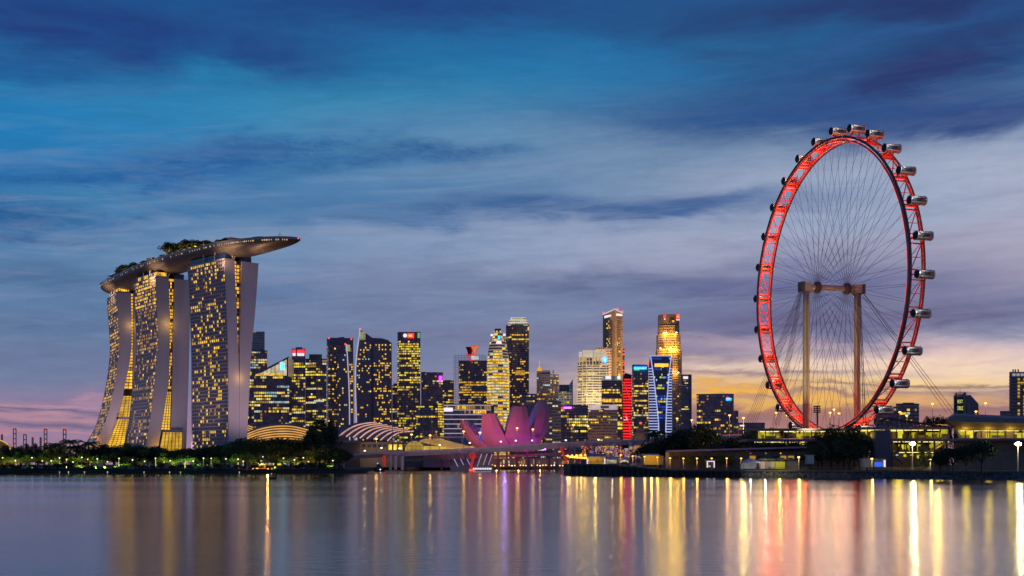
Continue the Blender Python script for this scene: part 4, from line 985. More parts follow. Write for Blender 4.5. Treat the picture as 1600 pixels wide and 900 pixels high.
# grey slab right of it
t, fp, z0, z1 = tower('narrow grey slab tower right of the stepped golden tower', 1064.5, 1080.5, 586.5, 2150, depth=26, lit=.08, cols=(3, 3, 1), bandm=concrete_mid, band_h=.5, wall=concrete_mid, plant=False, bw=2.5)
mb = MB(); mb.prism(footprint(1076.5, 1080.8, 2149, depth=20), GZ, ZY(585, 2149)); mb.build('service_core', concrete_mid, t)
sign(t, 1067.5, 1075, 588, 592, 2150, wh_sign)
# violet sign block, banded block
t, fp, z0, z1 = tower('low dark glass block with violet sign and red dot', 876.5, 919, 635, 1750, depth=34, lit=.42, cols=(2, 1, 3), bandm=glass, bw=2.6, name='office_block', cat='office block')
sign(t, 880.5, 893, 635.8, 638.5, 1750, violet_sign); sign(t, 882, 892, 636.6, 637.8, 1749, lmat('pale_violet', (.5, .45, .75), 1, .5, .8), 'sign_lettering')
mb = MB(); mb.box(P(878.8, 638, 1748), (2.6, 1, 3)); mb.build('sign_dot', red_sign, t)
ban = pmat('tan_band', (.34, .23, .18), .7)
t, fp, z0, z1 = tower('tan banded office block with white glowing roof sign', 919.5, 965, 640.5, 1650, xc=942, dA=6, dB=6, lit=.18, cols=(1, 3, 2), bandm=ban, band_h=.5, fh=3.7, bw=2.5, wall=concrete_dark, plant=False, name='office_block', cat='office block', proud=.5)
sign(t, 920.2, 964.6, 632.3, 640.3, 1650, lmat('roof_board', (.55, .42, .46), .95, .3, .1), 'roof_sign', off=-2, th=3); sign(t, 938.5, 951.5, 634, 638, 1648, stone_tan, 'sign_screen', off=1.2)
for q in ((935, 640), (955, 640)):
    v = P(q[0], 690, 1600); light('facade_light', (v.x, v.y-10, 6), 40e3, (1, .6, .25), 1, (v.x, 1650, 45), 80, .8)
# stone pavilion
t = thing('stepped_stone_building', 'small stepped stone building with red lamp beside the palm', 'building', (*P(1001, 700, 1500).xy, GZ))
for a, b, y0, dp in ((991, 1016, 676, 24), (994, 1013.5, 669, 20), (997.5, 1006, 662.5, 14)):
    fp = footprint(a, b, 1500-dp*.2, depth=dp); mb = MB(); mb.prism(fp, GZ, ZY(y0, 1500)); mb.build('wall_tier', stone_tan, t)
beacon(t, 1001, 661, 1498)
q = P(1000, 690, 1480); light('facade_light', (q.x, q.y, 8), 16e3, (1, .5, .15), .5)
# dark blocks towards the wheel
t, fp, z0, z1 = tower('broad dark office block with cyan green logo, alone left of the wheel', 1088.5, 1146.5, 617, 1700, xc=1126, dA=8, dB=2, lit=lambda h, r: .5*r.choice([.2, .8, 1.3]) if h < .82 else 0, cols=(1, 2, 5), bandm=concrete_dark, bw=2.5, plant=False, name='office_block', cat='office block')
sign(t, 1134.5, 1143, 622, 626, 1700, cyan_sign, 'logo'); sign(t, 1136, 1139, 620.8, 623, 1699, purple_sign, 'logo_mark'); sign(t, 1138, 1142.5, 624.2, 626.4, 1699, green_sign, 'logo_mark')
tower('', 1146.6, 1153.6, 641.5, 1705, depth=30, lit=.3, cols=(1, 2), bandm=concrete_dark, bw=2.5, parent=t, roof=False)
t, fp, z0, z1 = tower('low dark block with white sign behind the lamp and lit shrub', 1153.8, 1195, 662.5, 1500, depth=30, lit=.05, name='office_block', cat='office block', plant=False)
sign(t, 1156, 1163, 664, 666.2, 1500, wh_sign)
tower('low dim block far behind the right support column of the wheel', 1365, 1403, 637.5, 1500, depth=30, lit=.32, cols=(5, 1, 4), bandm=concrete_mid, wall=concrete_mid, name='office_block', cat='office block', style='home', plant=False)
tower('dark block right of the wheel rim, with few lit rooms', 1400, 1436, 632.5, 1450, xc=1422, dA=3, dB=6, lit=.12, cols=(5, 1, 6), bandm=concrete_dark, wall=concrete_dark, name='office_block', cat='office block', style='home')
t, fp, z0, z1 = tower('stepped block with chamfered dark wing and yellow lettering BEST WORLD', 1491, 1509, 616, 1400, depth=26, lit=.06, wall=stone_tan, bandm=concrete_mid, cols=(1,), name='office_block', cat='office block', plant=False, roof=False)
for a, b, y in ((1490, 1494.5, 618), (1492.5, 1496, 614), (1505, 1509.5, 613)):
    mb = MB(); mb.prism(footprint(a, b, 1396, depth=8), GZ, ZY(y, 1396)); mb.build('pilaster', stone_tan, t)
poly_tower(t, [(1509.5, 700), (1509.5, 617.5), (1516.5, 617), (1529, 631), (1529, 700)], 1402, 26, glass_blue).name = 'chamfered_wing'
mb = MB(); mb.prism(footprint(1510.5, 1516, 1398, depth=6), GZ, ZY(630, 1398)); mb.build('wing_core', stone_tan, t)
sign(t, 1493, 1506, 622, 648, 1399, dark_metal, 'sign_board', off=.2, th=.3)
mb = MB(); mb.tube([P(1500, 616, 1410), P(1500, 609, 1410)], .25, 4); mb.build('mast', dark_metal, t)
def text_mesh(body, px, py, Y, hpx, mat, parent, name='lettering', wpx=None, italic=0):
    cu = bpy.data.curves.new('lettering', 'FONT'); cu.body = body; cu.size = 1; cu.extrude = .04; cu.align_x = 'CENTER'; cu.align_y = 'CENTER'; cu.shear = italic; cu.resolution_u = 2
    o = bpy.data.objects.new('tmp_lettering', cu); COL.objects.link(o); bpy.context.view_layer.update()
    me = bpy.data.meshes.new_from_object(o.evaluated_get(bpy.context.evaluated_depsgraph_get())); bpy.data.objects.remove(o)
    me.name = name; me.materials.clear(); me.materials.append(mat)
    ws = [v.co.x for v in me.vertices]; hs = [v.co.y for v in me.vertices]; w, h = max(ws)-min(ws), max(hs)-min(hs)
    k = hpx/F*Y/h; kx = (wpx/F*Y/w) if wpx else k
    c = P(px, py, Y); base = Vector(WORLD.get(parent.name, (0, 0, 0)))
    for v in me.vertices: v.co = Vector((v.co.x*kx+c.x, c.y-v.co.z*k, v.co.y*k+c.z))-base
    ob = bpy.data.objects.new(name, me); COL.objects.link(ob); ob.parent = parent; return ob
yl = lmat('yellow_letters', (.62, .62, .16), 1.0)
text_mesh('BEST', 1499.6, 627.6, 1398, 5.4, yl, t, wpx=9.5); text_mesh('WORLD', 1498.8, 638, 1397.6, 6.2, yl, t, wpx=15)
# right edge tower
t = thing('apartment_tower', 'pale tower at the right edge with stacked amber windows', 'tower', (*P(1595, 700, 900).xy, GZ))
fp = footprint(1577, 1640, 900, depth=28); mb = MB(); z1 = ZY(581, 900); mb.prism(fp, GZ, z1); mb.build('wall', concrete_mid, t)
for i in range(15):
    zb = ZY(590.5+i*5.4, 900)
    if zb < 8: break
    mb = MB(); mb.box((XY(1608, 900), 899.5, zb+.9), (XY(1640, 900)-XY(1577, 900), 1.2, .5)); mb.build('floor_band', stone_pale, t)
    for j in range(7):
        xa = 1581.5+j*4.4
        mi = amber_sign if (j in (2, 4) or (j == 3 and random.random() < .5)) and random.random() < .8 else glass
        w = MB(); q0, q1 = P(xa, 594.8+i*5.4, 899.8), P(xa+3.2, 591.4+i*5.4, 899.8); w.box(((q0.x+q1.x)/2, 899.85, (q0.z+q1.z)/2), (q1.x-q0.x, .2, q1.z-q0.z)); w.build('window', lmat('amber_room', (.72, .42, .02), 1.0, .4, .4) if mi is amber_sign else glass, t)
for i in range(3): sign(t, 1582+i*6.5, 1586.5+i*6.5, 583.5, 587.5, 900, lmat('pale_roof_sign', (.36, .36, .34), .8), off=.6)
for x in (1583, 1586.5, 1591): mb = MB(); mb.tube([P(x, 581, 905), P(x, 577, 905)], .5, 5); mb.build('roof_vent', dark_metal, t)
tower('small dark block left of the pale right edge tower', 1562.5, 1577, 644.5, 1300, depth=20, lit=.3, cols=(1,), name='office_block', cat='office block', plant=False)
# floodlights on the white tower and the prism
for x in (909, 925, 940):
    v = P(x, 690, 2050); light('facade_light', (v.x, v.y-20, ZY(670, 2050)), 520e3, (1, .80, .46), 2, (XY(x, 2120), 2125, 165), 80, .9)
for x in (915, 950, 968):
    v = P(x, 600, 2250); light('facade_light', (v.x, v.y-60, ZY(640, 2250)), 900e3, (1, .66, .34), 2, (XY(x, 2330), 2340, 215), 60, .9)
# ------------------------------------------------------------------ the observation wheel
HUB = Vector((157.5, 630.0, ZY(450, 630)))
UH = Vector((.28, -.96, 0)).normalized(); AX = Vector((UH.y*-1, UH.x, 0)).normalized()   # in-plane horizontal (towards us), axle (to the right, away)
UZ = Vector((0, 0, 1)); RW = 72.0; WID = 3.5
wheel = thing('observation_wheel', 'giant red lit observation wheel with 28 glass cabins on two tall columns', 'ferris wheel', (HUB.x, HUB.y, GZ))
red_rim = pmat('red_rim_paint', (.62, .12, .08), .45, 0, .15, .5)
dark_rim = pmat('rim_steel', (.12, .09, .10), .4, .4, .15, .5)
def wp(ang, r, a): return HUB+UH*(math.cos(ang)*r)+UZ*(math.sin(ang)*r)+AX*a
NR = 112
for a, mt, rr, nm in ((-WID, dark_rim, .7, 'rim_chord'), (WID, red_rim, .62, 'rim_chord')):
    mb = MB(); rows = []
    for i in range(NR):
        an = 2*math.pi*i/NR; rad_ = (wp(an, 1, 0)-HUB)
        rows.append([HUB+AX*a+rad_*(RW+rr*math.cos(k*math.pi/3))+AX*(rr*math.sin(k*math.pi/3)) for k in range(6)])
    rows.append(rows[0]); mb.grid(rows, closed=True); mb.build(nm, mt, wheel, smooth=True)
# inner rail of the rim, lit red
mb = MB(); rows = []
for i in range(NR+1):
    an = 2*math.pi*(i % NR)/NR; rad_ = (wp(an, 1, 0)-HUB); rows.append([HUB-AX*WID+rad_*(RW-1.6)+AX*g*.3+rad_*h*.3 for g, h in ((-1, -1), (1, -1), (1, 1), (-1, 1))])
mb.grid(rows, closed=True); mb.build('inner_rail', red_rim, wheel)
mb = MB(); rows = []
for i in range(NR+1):
    an = 2*math.pi*(i % NR)/NR; rad_ = (wp(an, 1, 0)-HUB); rows.append([HUB+AX*WID+rad_*(RW-1.6)+AX*g*.3+rad_*h*.3 for g, h in ((-1, -1), (1, -1), (1, 1), (-1, 1))])
mb.grid(rows, closed=True); mb.build('inner_rail', dark_rim, wheel)
# ladder between the two chords: one of each piece, then rotated copies
def in_wheel(an): # local matrix that turns a piece made at angle 0 to its place
    R = Matrix((UH, UZ, AX)).transposed().to_4x4()
    return Matrix.Translation(HUB-WORLD[wheel.name]) @ R @ Matrix.Rotation(an, 4, 'Z')
def piece(name, mbk, mats, smooth=False):
    ob = mbk.build(name, mats, None, smooth=smooth); ob.parent = wheel; return ob
led = lmat('red_led_strip', (.95, .05, .025), 1.0, .3, .5); led_amber = lmat('amber_led', (1.0, .42, .04), 1.6)
NB = 28
st = 2*math.pi/NB
def cyl(r, an, a): return (r*math.cos(an), r*math.sin(an), a)
mb = MB(); mb.box((RW-.2, 0, 0), (1.3, .7, 2*WID-.8)); mb.box((RW-.2, 2.2, 0), (.7, .5, 2*WID-.8)); mb.box((RW-.2, -2.2, 0), (.7, .5, 2*WID-.8)); rung = piece('rung', mb, red_rim)
mb = MB(); mb.tube([cyl(RW-.6, .01, -WID), cyl(RW-.6, st-.01, WID)], .24, 5); brace = piece('brace', mb, red_rim)
mb = MB(); mb.tube([cyl(RW-1.4, st*.5, -WID), cyl(RW-1.4, st*.5, WID)], .2, 5); mb.tube([cyl(RW+.3, st*.5, -WID), cyl(RW+.3, st*.98, WID)], .15, 4); tie = piece('cross_tie', mb, red_rim)
mb = MB(); mb.tube([cyl(RW-.2, .03, WID+.05), cyl(RW-.2, st-.03, WID+.05)], .42, 5, 0); ledo = piece('led_strip', mb, led)
mb = MB(); mb.tube([cyl(RW-1.9, .05, -WID-.3), cyl(RW-1.9, st-.05, -WID-.3)], .16, 5, 0); ledi = piece('led_strip', mb, led)
mb = MB(); mb.box((RW-1.0, 0, WID+.5), (.7, .7, .5)); amb = piece('marker_lamp', mb, led_amber)
# cabin, lying along the axle, outside the rim
cab_glass = pmat('cabin_glass', (.025, .03, .04), .45, 0, .2, .4, .3)
cab_lit = lmat('cabin_interior_light', (.50, .50, .46), 1.0, .3, .5); cab_frame = pmat('cabin_white_frame', (.82, .80, .76), .4, .2, .05, 1); cab_teal = lmat('cabin_teal', (.055, .065, .07), 1.0, .7, 1.2)
CL, CR = 4.0, 2.0
def cab_mesh(which):
    mb = MB(); C0 = Vector((RW+4.0, 0, 1.0))
    def q(x, ang, r): return (C0.x+r*math.sin(ang), C0.y+r*math.cos(ang), C0.z+x)
    N = 16
    if which == 'shell':
        prof = [(-CL-.9, .5), (-CL-.6, 1.2), (-CL, CR*.95), (-CL+.4, CR), (CL-.4, CR), (CL, CR*.95), (CL+.6, 1.2), (CL+.9, .5)]
        rows = [[q(x, 2*math.pi*k/N, r) for k in range(N)] for x, r in prof]
        mb.grid(rows, closed=True); mb.add(rows[0], [tuple(range(N))]); mb.add(rows[-1], [tuple(reversed(range(N)))])
    elif which == 'frame':
        for x in (-CL+.35, CL-.35):
            rows = [[q(x+d, 2*math.pi*k/N, CR+e) for k in range(N)] for d, e in ((-.3, .0), (-.3, .14), (.3, .14), (.3, .0))]; mb.grid(rows, closed=True)
    elif which == 'rails':
        for an in (0, math.pi):
            for da in (-.62, .55):
                mb.tube([q(-CL+.1, an+da*(1 if an == 0 else -1), CR+.06), q(CL-.1, an+da*(1 if an == 0 else -1), CR+.04)], .36, 4)
    elif which == 'belly':
        rows = [[q(x, -math.pi/2+a, CR+.1) for a in (-.95, -.5, 0, .5, .95)] for x in (-CL+.1, 0, CL-.1)]; mb.grid(rows)
    elif which == 'panes':
        for i in range(4):
            xa = -CL+.5+i*(2*CL-.7)/4; xb = xa+(2*CL-.7)/4-.45
            for an in (0, math.pi):
                rows = [[q(x, an+a*(1 if an == 0 else -1), CR+.03) for a in (-.5, 0, .42)] for x in (xa, xb)]; mb.grid(rows)
    return mb
shell = cab_mesh('shell').build('cabin', cab_glass, None, smooth=True)
subs = [cab_mesh('frame').build('hoop_frames', cab_frame, None), cab_mesh('rails').build('side_rails', cab_frame, None), cab_mesh('belly').build('underside', pmat('cabin_belly', (.38, .30, .2), .5), None),
        ]
def pane_mb(i, an):
    mb = MB(); C0 = Vector((RW+4.0, 0, 1.0)); xa = -CL+.75+i*(2*CL-1.5)/3+.14; xb = xa+(2*CL-1.5)/3-.28; s_ = 1 if an == 0 else -1
    mb.grid([[(C0.x+(CR+.03)*math.sin(an+a*s_), C0.y+(CR+.03)*math.cos(an+a*s_), C0.z+x) for a in (-.46, 0, .40)] for x in (xa, xb)]); return mb
for i in range(3):
    for an in (0, math.pi): subs.append(pane_mb(i, an).build('window', [lmat(*((('cabin_teal', (.02, .045, .055), 1.0, .8, 1.2, (.01, .01, .012), .7), ('cabin_dim', (.02, .015, .025), 1.0, .8, 1.2, (.01, .01, .012), .7), ('cabin_warm', (.05, .02, .015), 1.0, .8, 1.2, (.01, .01, .012), .7))[i]))], None))
mb = MB(); mb.tube([(RW+.6, 0, -2), (RW+2.4, 0, 0)], .5, 5); mb.tube([(RW+.6, 0, 3), (RW+2.4, 0, 2)], .5, 5); subs.append(mb.build('mounting_frame', red_rim, None))
shell.parent = wheel
for s_ in subs: s_.parent = shell
def cab_variant(k):
    return lmat('cabin_rooms_%d' % k, [(.03, .17, .17), (.10, .11, .10), (.22, .14, .05), (.20, .04, .05)][k], 1.0, .6, .9)
base_parts = (rung, brace, tie, ledo, ledi, amb)
off = math.radians(90-3)
for i in range(NB):
    an = off+i*st
    if i == 0:
        for o in base_parts: o.matrix_local = in_wheel(an)
        c = shell; cs = subs
    else:
        for o in base_parts: copy_part(o, wheel, in_wheel(an))
        c = copy_part(shell, wheel); cs = [copy_part(g, c) for g in subs]
    M = in_wheel(an); loc = M @ Vector((RW+4.0, 0, 1.0))
    Rl = Matrix((UH, UZ, AX)).transposed().to_4x4() @ Matrix.Rotation(math.pi/2, 4, 'Z')
    Mc = Matrix.Translation(loc) @ Rl @ Matrix.Translation((-(RW+4.0), 0, -1.0))      # every cabin stays level
    qc = wp(an, RW+4.0, 1.0); light('cabin_fill_light', (qc.x-1.0, qc.y-4.0, qc.z+1.2), 150, (1, .93, .84), .4)  # fill light added outside each cabin's near side to brighten its frame
    c.matrix_local = Mc; cs[-1].matrix_local = Mc.inverted() @ M
# spokes: pairs of cables from each end of the spindle to the far chord, crossing
hubw = 8.2
spoke_m = pmat('cable_steel', (.05, .05, .06), .5, .3, 0)
for i in range(NB):
    for sgn in (-1, 1):
        for tw in (-1, 1):
            an = off+i*st+st*.25*(1 if tw > 0 else -1)
            p0 = wp(an+tw*1.35, 1.6, sgn*hubw); p1 = wp(an, RW-2, sgn*WID*.9)
            mb = MB(); mb.tube([p0, p1], .075, 3, cap=False); mb.build('spoke_cable', spoke_m, wheel)
beige = pmat('column_paint', (.50, .42, .30), .55, 0, .08, .2)
def axp(a, dz=0): return HUB+AX*a+UZ*dz
mb = MB(); mb.tube([axp(-16.5), axp(15.5)], 1.35, 12); mb.build('spindle', beige, wheel, smooth=True)
for a in (-hubw, hubw):
    mb = MB(); mb.tube([axp(a-1.5), axp(a-1.0), axp(a+1.0), axp(a+1.5)], [1.9, 2.7, 2.7, 1.9], 14); mb.build('hub_disc', pmat('hub_brown', (.16, .10, .09), .5, .2), wheel)
for a, sg in ((-14.2, -1), (14.0, 1)):
    c = axp(a); mb = MB(); mb.tube([(c.x, c.y, GZ), (c.x, c.y, HUB.z-10), (c.x, c.y, HUB.z-1.5)], [1.65, 1.65, 1.5], 12); mb.build('support_column', beige, wheel, smooth=True)
    for zf in (.2, .4, .6, .8):
        zz = GZ+(HUB.z-10-GZ)*zf; mb = MB(); mb.tube([(c.x, c.y, zz-.25), (c.x, c.y, zz+.25)], 1.85, 12); mb.build('flange_ring', beige, wheel)
    mb = MB()
    for sx_ in (-.3, .3): mb.tube([(c.x+sx_, c.y-1.95, GZ+2), (c.x+sx_, c.y-1.95, HUB.z-4)], .07, 4)
    for k in range(90): zz = GZ+2.5+k*.95; mb.tube([(c.x-.3, c.y-1.95, zz), (c.x+.3, c.y-1.95, zz)], .05, 3)
    mb.build('service_ladder', dark_metal, wheel, 'stuff')
    mb = MB(); mb.box(c, (4.2, 3.4, 4.2), 0, math.atan2(AX.y, AX.x)); mb.build('bearing_block', beige, wheel)
    mb = MB(); mb.box(c+AX*(2.6*sg), (1.3, 5.0, 4.6), 0, math.atan2(AX.y, AX.x)); mb.build('anchor_head', pmat('hub_brown', (.16, .10, .09)), wheel)
    mb = MB(); mb.tube([axp(a-sg*1.5, -3.2), axp(a-sg*5.2, -.8)], .5, 6); mb.build('knee_brace', beige, wheel)
# guy cables
guy_m = pmat('guy_cable', (.10, .085, .08), .5, .2, 0)
def guys(a, ends, n, sp, r):
    h = axp(a, -.5)
    for e in ends:
        for k in range(n):
            o = (k-(n-1)/2)*sp
            mb = MB(); mb.tube([h+Vector((o*.4, o*.2, -abs(o)*.2)), Vector(e)+Vector((o, o*.3, 0))], r, 4, cap=False); mb.build('guy_cable', guy_m, wheel)
guys(-16.5, [P(1171, 667, 575)], 6, 1.0, .085); guys(-16.5, [P(1212, 665, 690)], 6, .8, .08)
guys(16.0, [P(1487, 646, 640)], 3, 2.4, .13); guys(15.6, [P(1351, 664, 560)], 2, 1.0, .16)
# red light of the rim
for i in range(NB):
    for f in (.25, .75):
        q = wp(off+(i+f)*st, RW-3.6, -1.0); light('rim_light', q, 1000, (1, .12, .08), 1.2)
for i in range(NB):
    q = wp(off+i*st, RW-2.6, -.6); light('rim_light', q, 500, (1, .32, .10), .6)
for px, py, pw_ in ((1258, 664, 1500), (1338, 664, 5200)):
    q = P(px-3, py, 615); light('column_uplight', (q.x, q.y-4, q.z), pw_, (1, .16, .07), .5)
for a in (-14.2, 14.0):
    c = axp(a); light('column_floodlight', (c.x-10, c.y-52, 16), 90e3, (1, .80, .42), 1, (c.x, c.y, 62), 60, .9)
# ------------------------------------------------------------------ lotus museum
lotus_m = pmat('lotus_shell', (.34, .27, .33), .55, 0, .04, .1)
lotus = thing('lotus_museum', 'lotus shaped museum with tall petals lit magenta and orange', 'museum', (*P(785, 700, 1000).xy, GZ))
def petal(left, right, back_l, back_r, Y0, Y1, depth, label=None):
    """front face between two edges (bottom to top), coming towards us as it rises; sides turned back to the inner edges"""
    n = len(left); N = 14
    def samp(pts, f):
        x = f*(len(pts)-1); i = min(int(x), len(pts)-2); t = x-i
        if len(pts) > 2:
            p0, p1, p2, p3 = (Vector(pts[max(0, min(len(pts)-1, i+k))]) for k in (-1, 0, 1, 2))
            return .5*((2*p1)+(p2-p0)*t+(2*p0-5*p1+4*p2-p3)*t*t+(3*p1-p0-3*p2+p3)*t**3)
        return Vector(pts[i]).lerp(Vector(pts[i+1]), t)
    rows = []
    for i in range(N+1):
        f = i/N; Y = Y0+(Y1-Y0)*f
        a, b, c, d = samp(left, f), samp(right, f), samp(back_r, f), samp(back_l, f)
        m = (a+b)/2
        rows.append([P(*a, Y), P(*(a.lerp(b, .33)), Y-2.2), P(*(a.lerp(b, .67)), Y-2.2), P(*b, Y), P(*c, Y+depth), P(*d, Y+depth)])
    mb = MB(); mb.grid(rows, closed=True); mb.add(rows[-1], [tuple(range(6))]); mb.add(rows[0], [tuple(reversed(range(6)))])
    o = mb.build('petal', lotus_m, lotus)
    o.data.polygons.foreach_set('use_smooth', [False]*len(o.data.polygons))
    return o
petal([(752, 706), (738, 696), (727, 684), (721, 670), (718.5, 657.5)], [(778, 706), (764, 696), (751, 688.5), (738.5, 674), (727.5, 657)],
      [(760, 706), (745, 694), (733, 682), (727, 668), (722, 657.2)], [(785, 704), (770, 696), (757, 688), (750.5, 669.5), (732, 657.5)], 1000, 985, 16)
petal([(768, 706), (759, 694), (753.5, 680), (752, 664), (753, 646.5)], [(808, 706), (795.5, 695), (786, 676), (777.5, 658), (772.5, 646)],
      [(775, 706), (765, 694), (757, 680), (755, 664), (755, 646.5)], [(810, 704), (800, 692), (792, 680), (785, 666), (774.5, 646.6)], 1000, 976, 14)
petal([(798, 706), (790.5, 692), (789, 682), (795, 658.5), (802, 634.7)], [(829, 706), (828, 692), (828.5, 678), (827.5, 658.5), (822, 635)],
      [(802, 706), (791, 690), (788.5, 674), (791.5, 657), (799, 636)], [(828, 704), (826.5, 690), (826, 675), (825.5, 658), (820, 635.5)], 1002, 980, 14)
petal([(816, 706), (821, 694), (827.5, 676), (836.5, 656), (841, 625.4)], [(832, 706), (845, 690), (855.5, 671), (858.5, 646), (854, 625.8)],
      [(810, 704), (815, 692), (823.5, 670), (828, 650), (835, 634)], [(828, 704), (838, 690), (848, 671), (850, 646), (848, 628)], 1006, 990, 16)
for x_, y_ in ((762, 1006), (778, 1012), (792, 1004), (808, 1012), (824, 1006)):
    mb = MB(); mb.tube([(XY(x_, y_), y_+4, GZ), (XY(x_, y_), y_+4, ZY(704, y_))], .9, 8); mb.build('support_column', concrete_dark, lotus)
mb = MB(); a, b = P(836.5, 684, 984), P(842.5, 679.8, 984); mb.box(((a.x+b.x)/2, 995, (a.z+b.z)/2), (b.x-a.x, 14, b.z-a.z)); mb.build('window', glass, lotus)
for px, py, Y, pw_, c, tx, ty in ((735, 708, 955, 60e3, (1, .22, .10), 752, 680), (765, 708, 950, 66e3, (.9, .12, .28), 772, 676), (820, 708, 950, 90e3, (.64, .03, .44), 808, 655), (850, 706, 948, 210e3, (.55, .05, .55), 846, 650), (775, 700, 940, 40e3, (.75, .04, .42), 770, 660), (722, 690, 950, 12e3, (.9, .15, .3), 724, 665)):
    q = P(px, py, Y); light('lotus_floodlight', (q.x, q.y-22, max(q.z, 4)), pw_, c, 1, P(tx, ty, 985), 70, .9)
for px, py in ((758, 672), (789, 668), (832, 660)):
    q = P(px, py, 1012); light('lotus_inner_light', q, 6000, (.30, .16, 1), .8)
# ------------------------------------------------------------------ exhibition halls: shells of overlapping lit bands
shell_m = pmat('roof_shell', (.26, .22, .28), .6, 0, .1, .1)
rib_light = lmat('rib_light', (.80, .40, .10), 1.0, .25, .06); rib_pink = lmat('rib_light_pink', (.72, .36, .24), 1.0, .25, .06); amber_shell = pmat('amber_roof_shell', (.36, .24, .15), .6, 0, .1, .1)
def hall(name, label, bands, Y, depth, base_y, rl, shm, wallm):
    """bands: list of arcs [(px,py) from the near low end to the far high end]; each band is a strip of roof that laps over the next"""
    cx = sum(p[0] for b in bands for p in b)/sum(len(b) for b in bands)
    t = thing(name, label, 'exhibition hall', (*P(cx, base_y, Y).xy, GZ))
    for i in range(len(bands)-1):
        a, b = bands[i], bands[i+1]; N = 16
        def S(pts, f):
            x = f*(len(pts)-1); k = min(int(x), len(pts)-2); u = x-k
            p0, p1, p2, p3 = (Vector(pts[max(0, min(len(pts)-1, k+j))]) for j in (-1, 0, 1, 2))
            return .5*((2*p1)+(p2-p0)*u+(2*p0-5*p1+4*p2-p3)*u*u+(3*p1-p0-3*p2+p3)*u**3)
        up, lo, lp = [], [], []
        for j in range(N+1):
            f = j/N; Yd = Y+depth*f
            A, B = S(a, f), S(b, f)
            up.append([P(*A, Yd), P(*(A.lerp(B, .5)), Yd-1.2), P(*(A.lerp(B, .93)), Yd-2)])
            q = P(*(A.lerp(B, .93)), Yd-2.05); lo.append([q, q+Vector((0, .6, -2.0))])
            lp.append(P(*(A.lerp(B, .97)), Yd-2.3))
        mb = MB(); mb.grid(up); mb.grid(lo); mb.build('roof_band', shm, t, smooth=True)
        mb = MB(); mb.tube(lp, .55, 5); mb.build('band_light', rl, t)
        q0, q1 = P(*a[0], Y), P(*b[0], Y)
    x0 = min(b[0][0] for b in bands); x1 = max(b[0][0] for b in bands)
    mb = MB(); mb.prism([(XY(x0+1, Y+6), Y+6), (XY(x1-1, Y+6), Y+6), (XY(x1-1, Y+6), Y+depth), (XY(x0+1, Y+6), Y+depth)], GZ, ZY(base_y, Y)); mb.build('wall', wallm, t)
    return t
bA = []
for i in range(9):
    f = i/8; x0, y0 = 384+f*4, 672+f*22
    bA.append([(380+f*5, 678+f*24), (402+f*9, 668+f*28), (428+f*12, 662.5+f*31), (455+f*16, 662.5+f*33), (484+f*12, 669+f*34)])
hall('exhibition_hall', 'orange lit banded shell roof right of the northern hotel tower', bA, 1180, 70, 690, rib_light, amber_shell, stone_tan)
bC = [[(380, 664+i*3.5), (387, 662+i*3.5), (395, 664.5+i*3.5)] for i in range(4)]
hall('exhibition_hall', 'small orange roof tip against the foot of the northern hotel tower', bC, 1230, 20, 682, rib_light, amber_shell, stone_tan)
bB = []
for i in range(9):
    f = i/8
    bB.append([(520+f*86, 680+f*8.5), (531+f*84, 671.5+f*9), (546+f*80, 663.5+f*12), (563+f*78, 659.5+f*14.5), (580+f*66, 658.3+f*15.4)])
tB = hall('exhibition_hall', 'pink lit banded shell roof above the bridge, left of the masts', bB, 1120, 70, 688, rib_pink, shell_m, concrete_mid)
# podium walls in front of the halls
t = thing('hall_podium', 'beige podium with dark glazed corner under the pink lit shell roof', 'podium', (*P(580, 700, 1080).xy, GZ))
mb = MB(); mb.prism(footprint(562, 632, 1090, depth=26), GZ, ZY(690.5, 1090)); mb.build('wall', stone_tan, t)
mb = MB(); mb.prism(footprint(524, 563, 1078, depth=30), GZ, ZY(692, 1078)); mb.build('glazed_corner', pmat('brown_glass', (.09, .055, .05), .3), t)
mb = MB(); mb.prism(footprint(522, 564, 1074, depth=36), ZY(692, 1078), ZY(688, 1078)); mb.build('corner_roof', stone_tan, t)
for i in range(8):
    a = 566+i*8.2; lit_ = i > 4
    sign(t, a, a+5.2, 694.5, 699 if not lit_ else 703, 1090, win_warm if lit_ else glass, 'window', off=.1, th=.3)
light('podium_lamp', tuple(P(570, 704, 1074)), 1800, (1, .75, .45), .3); light('podium_lamp', tuple(P(596, 702, 1074)), 1500, (1, .75, .45), .3)
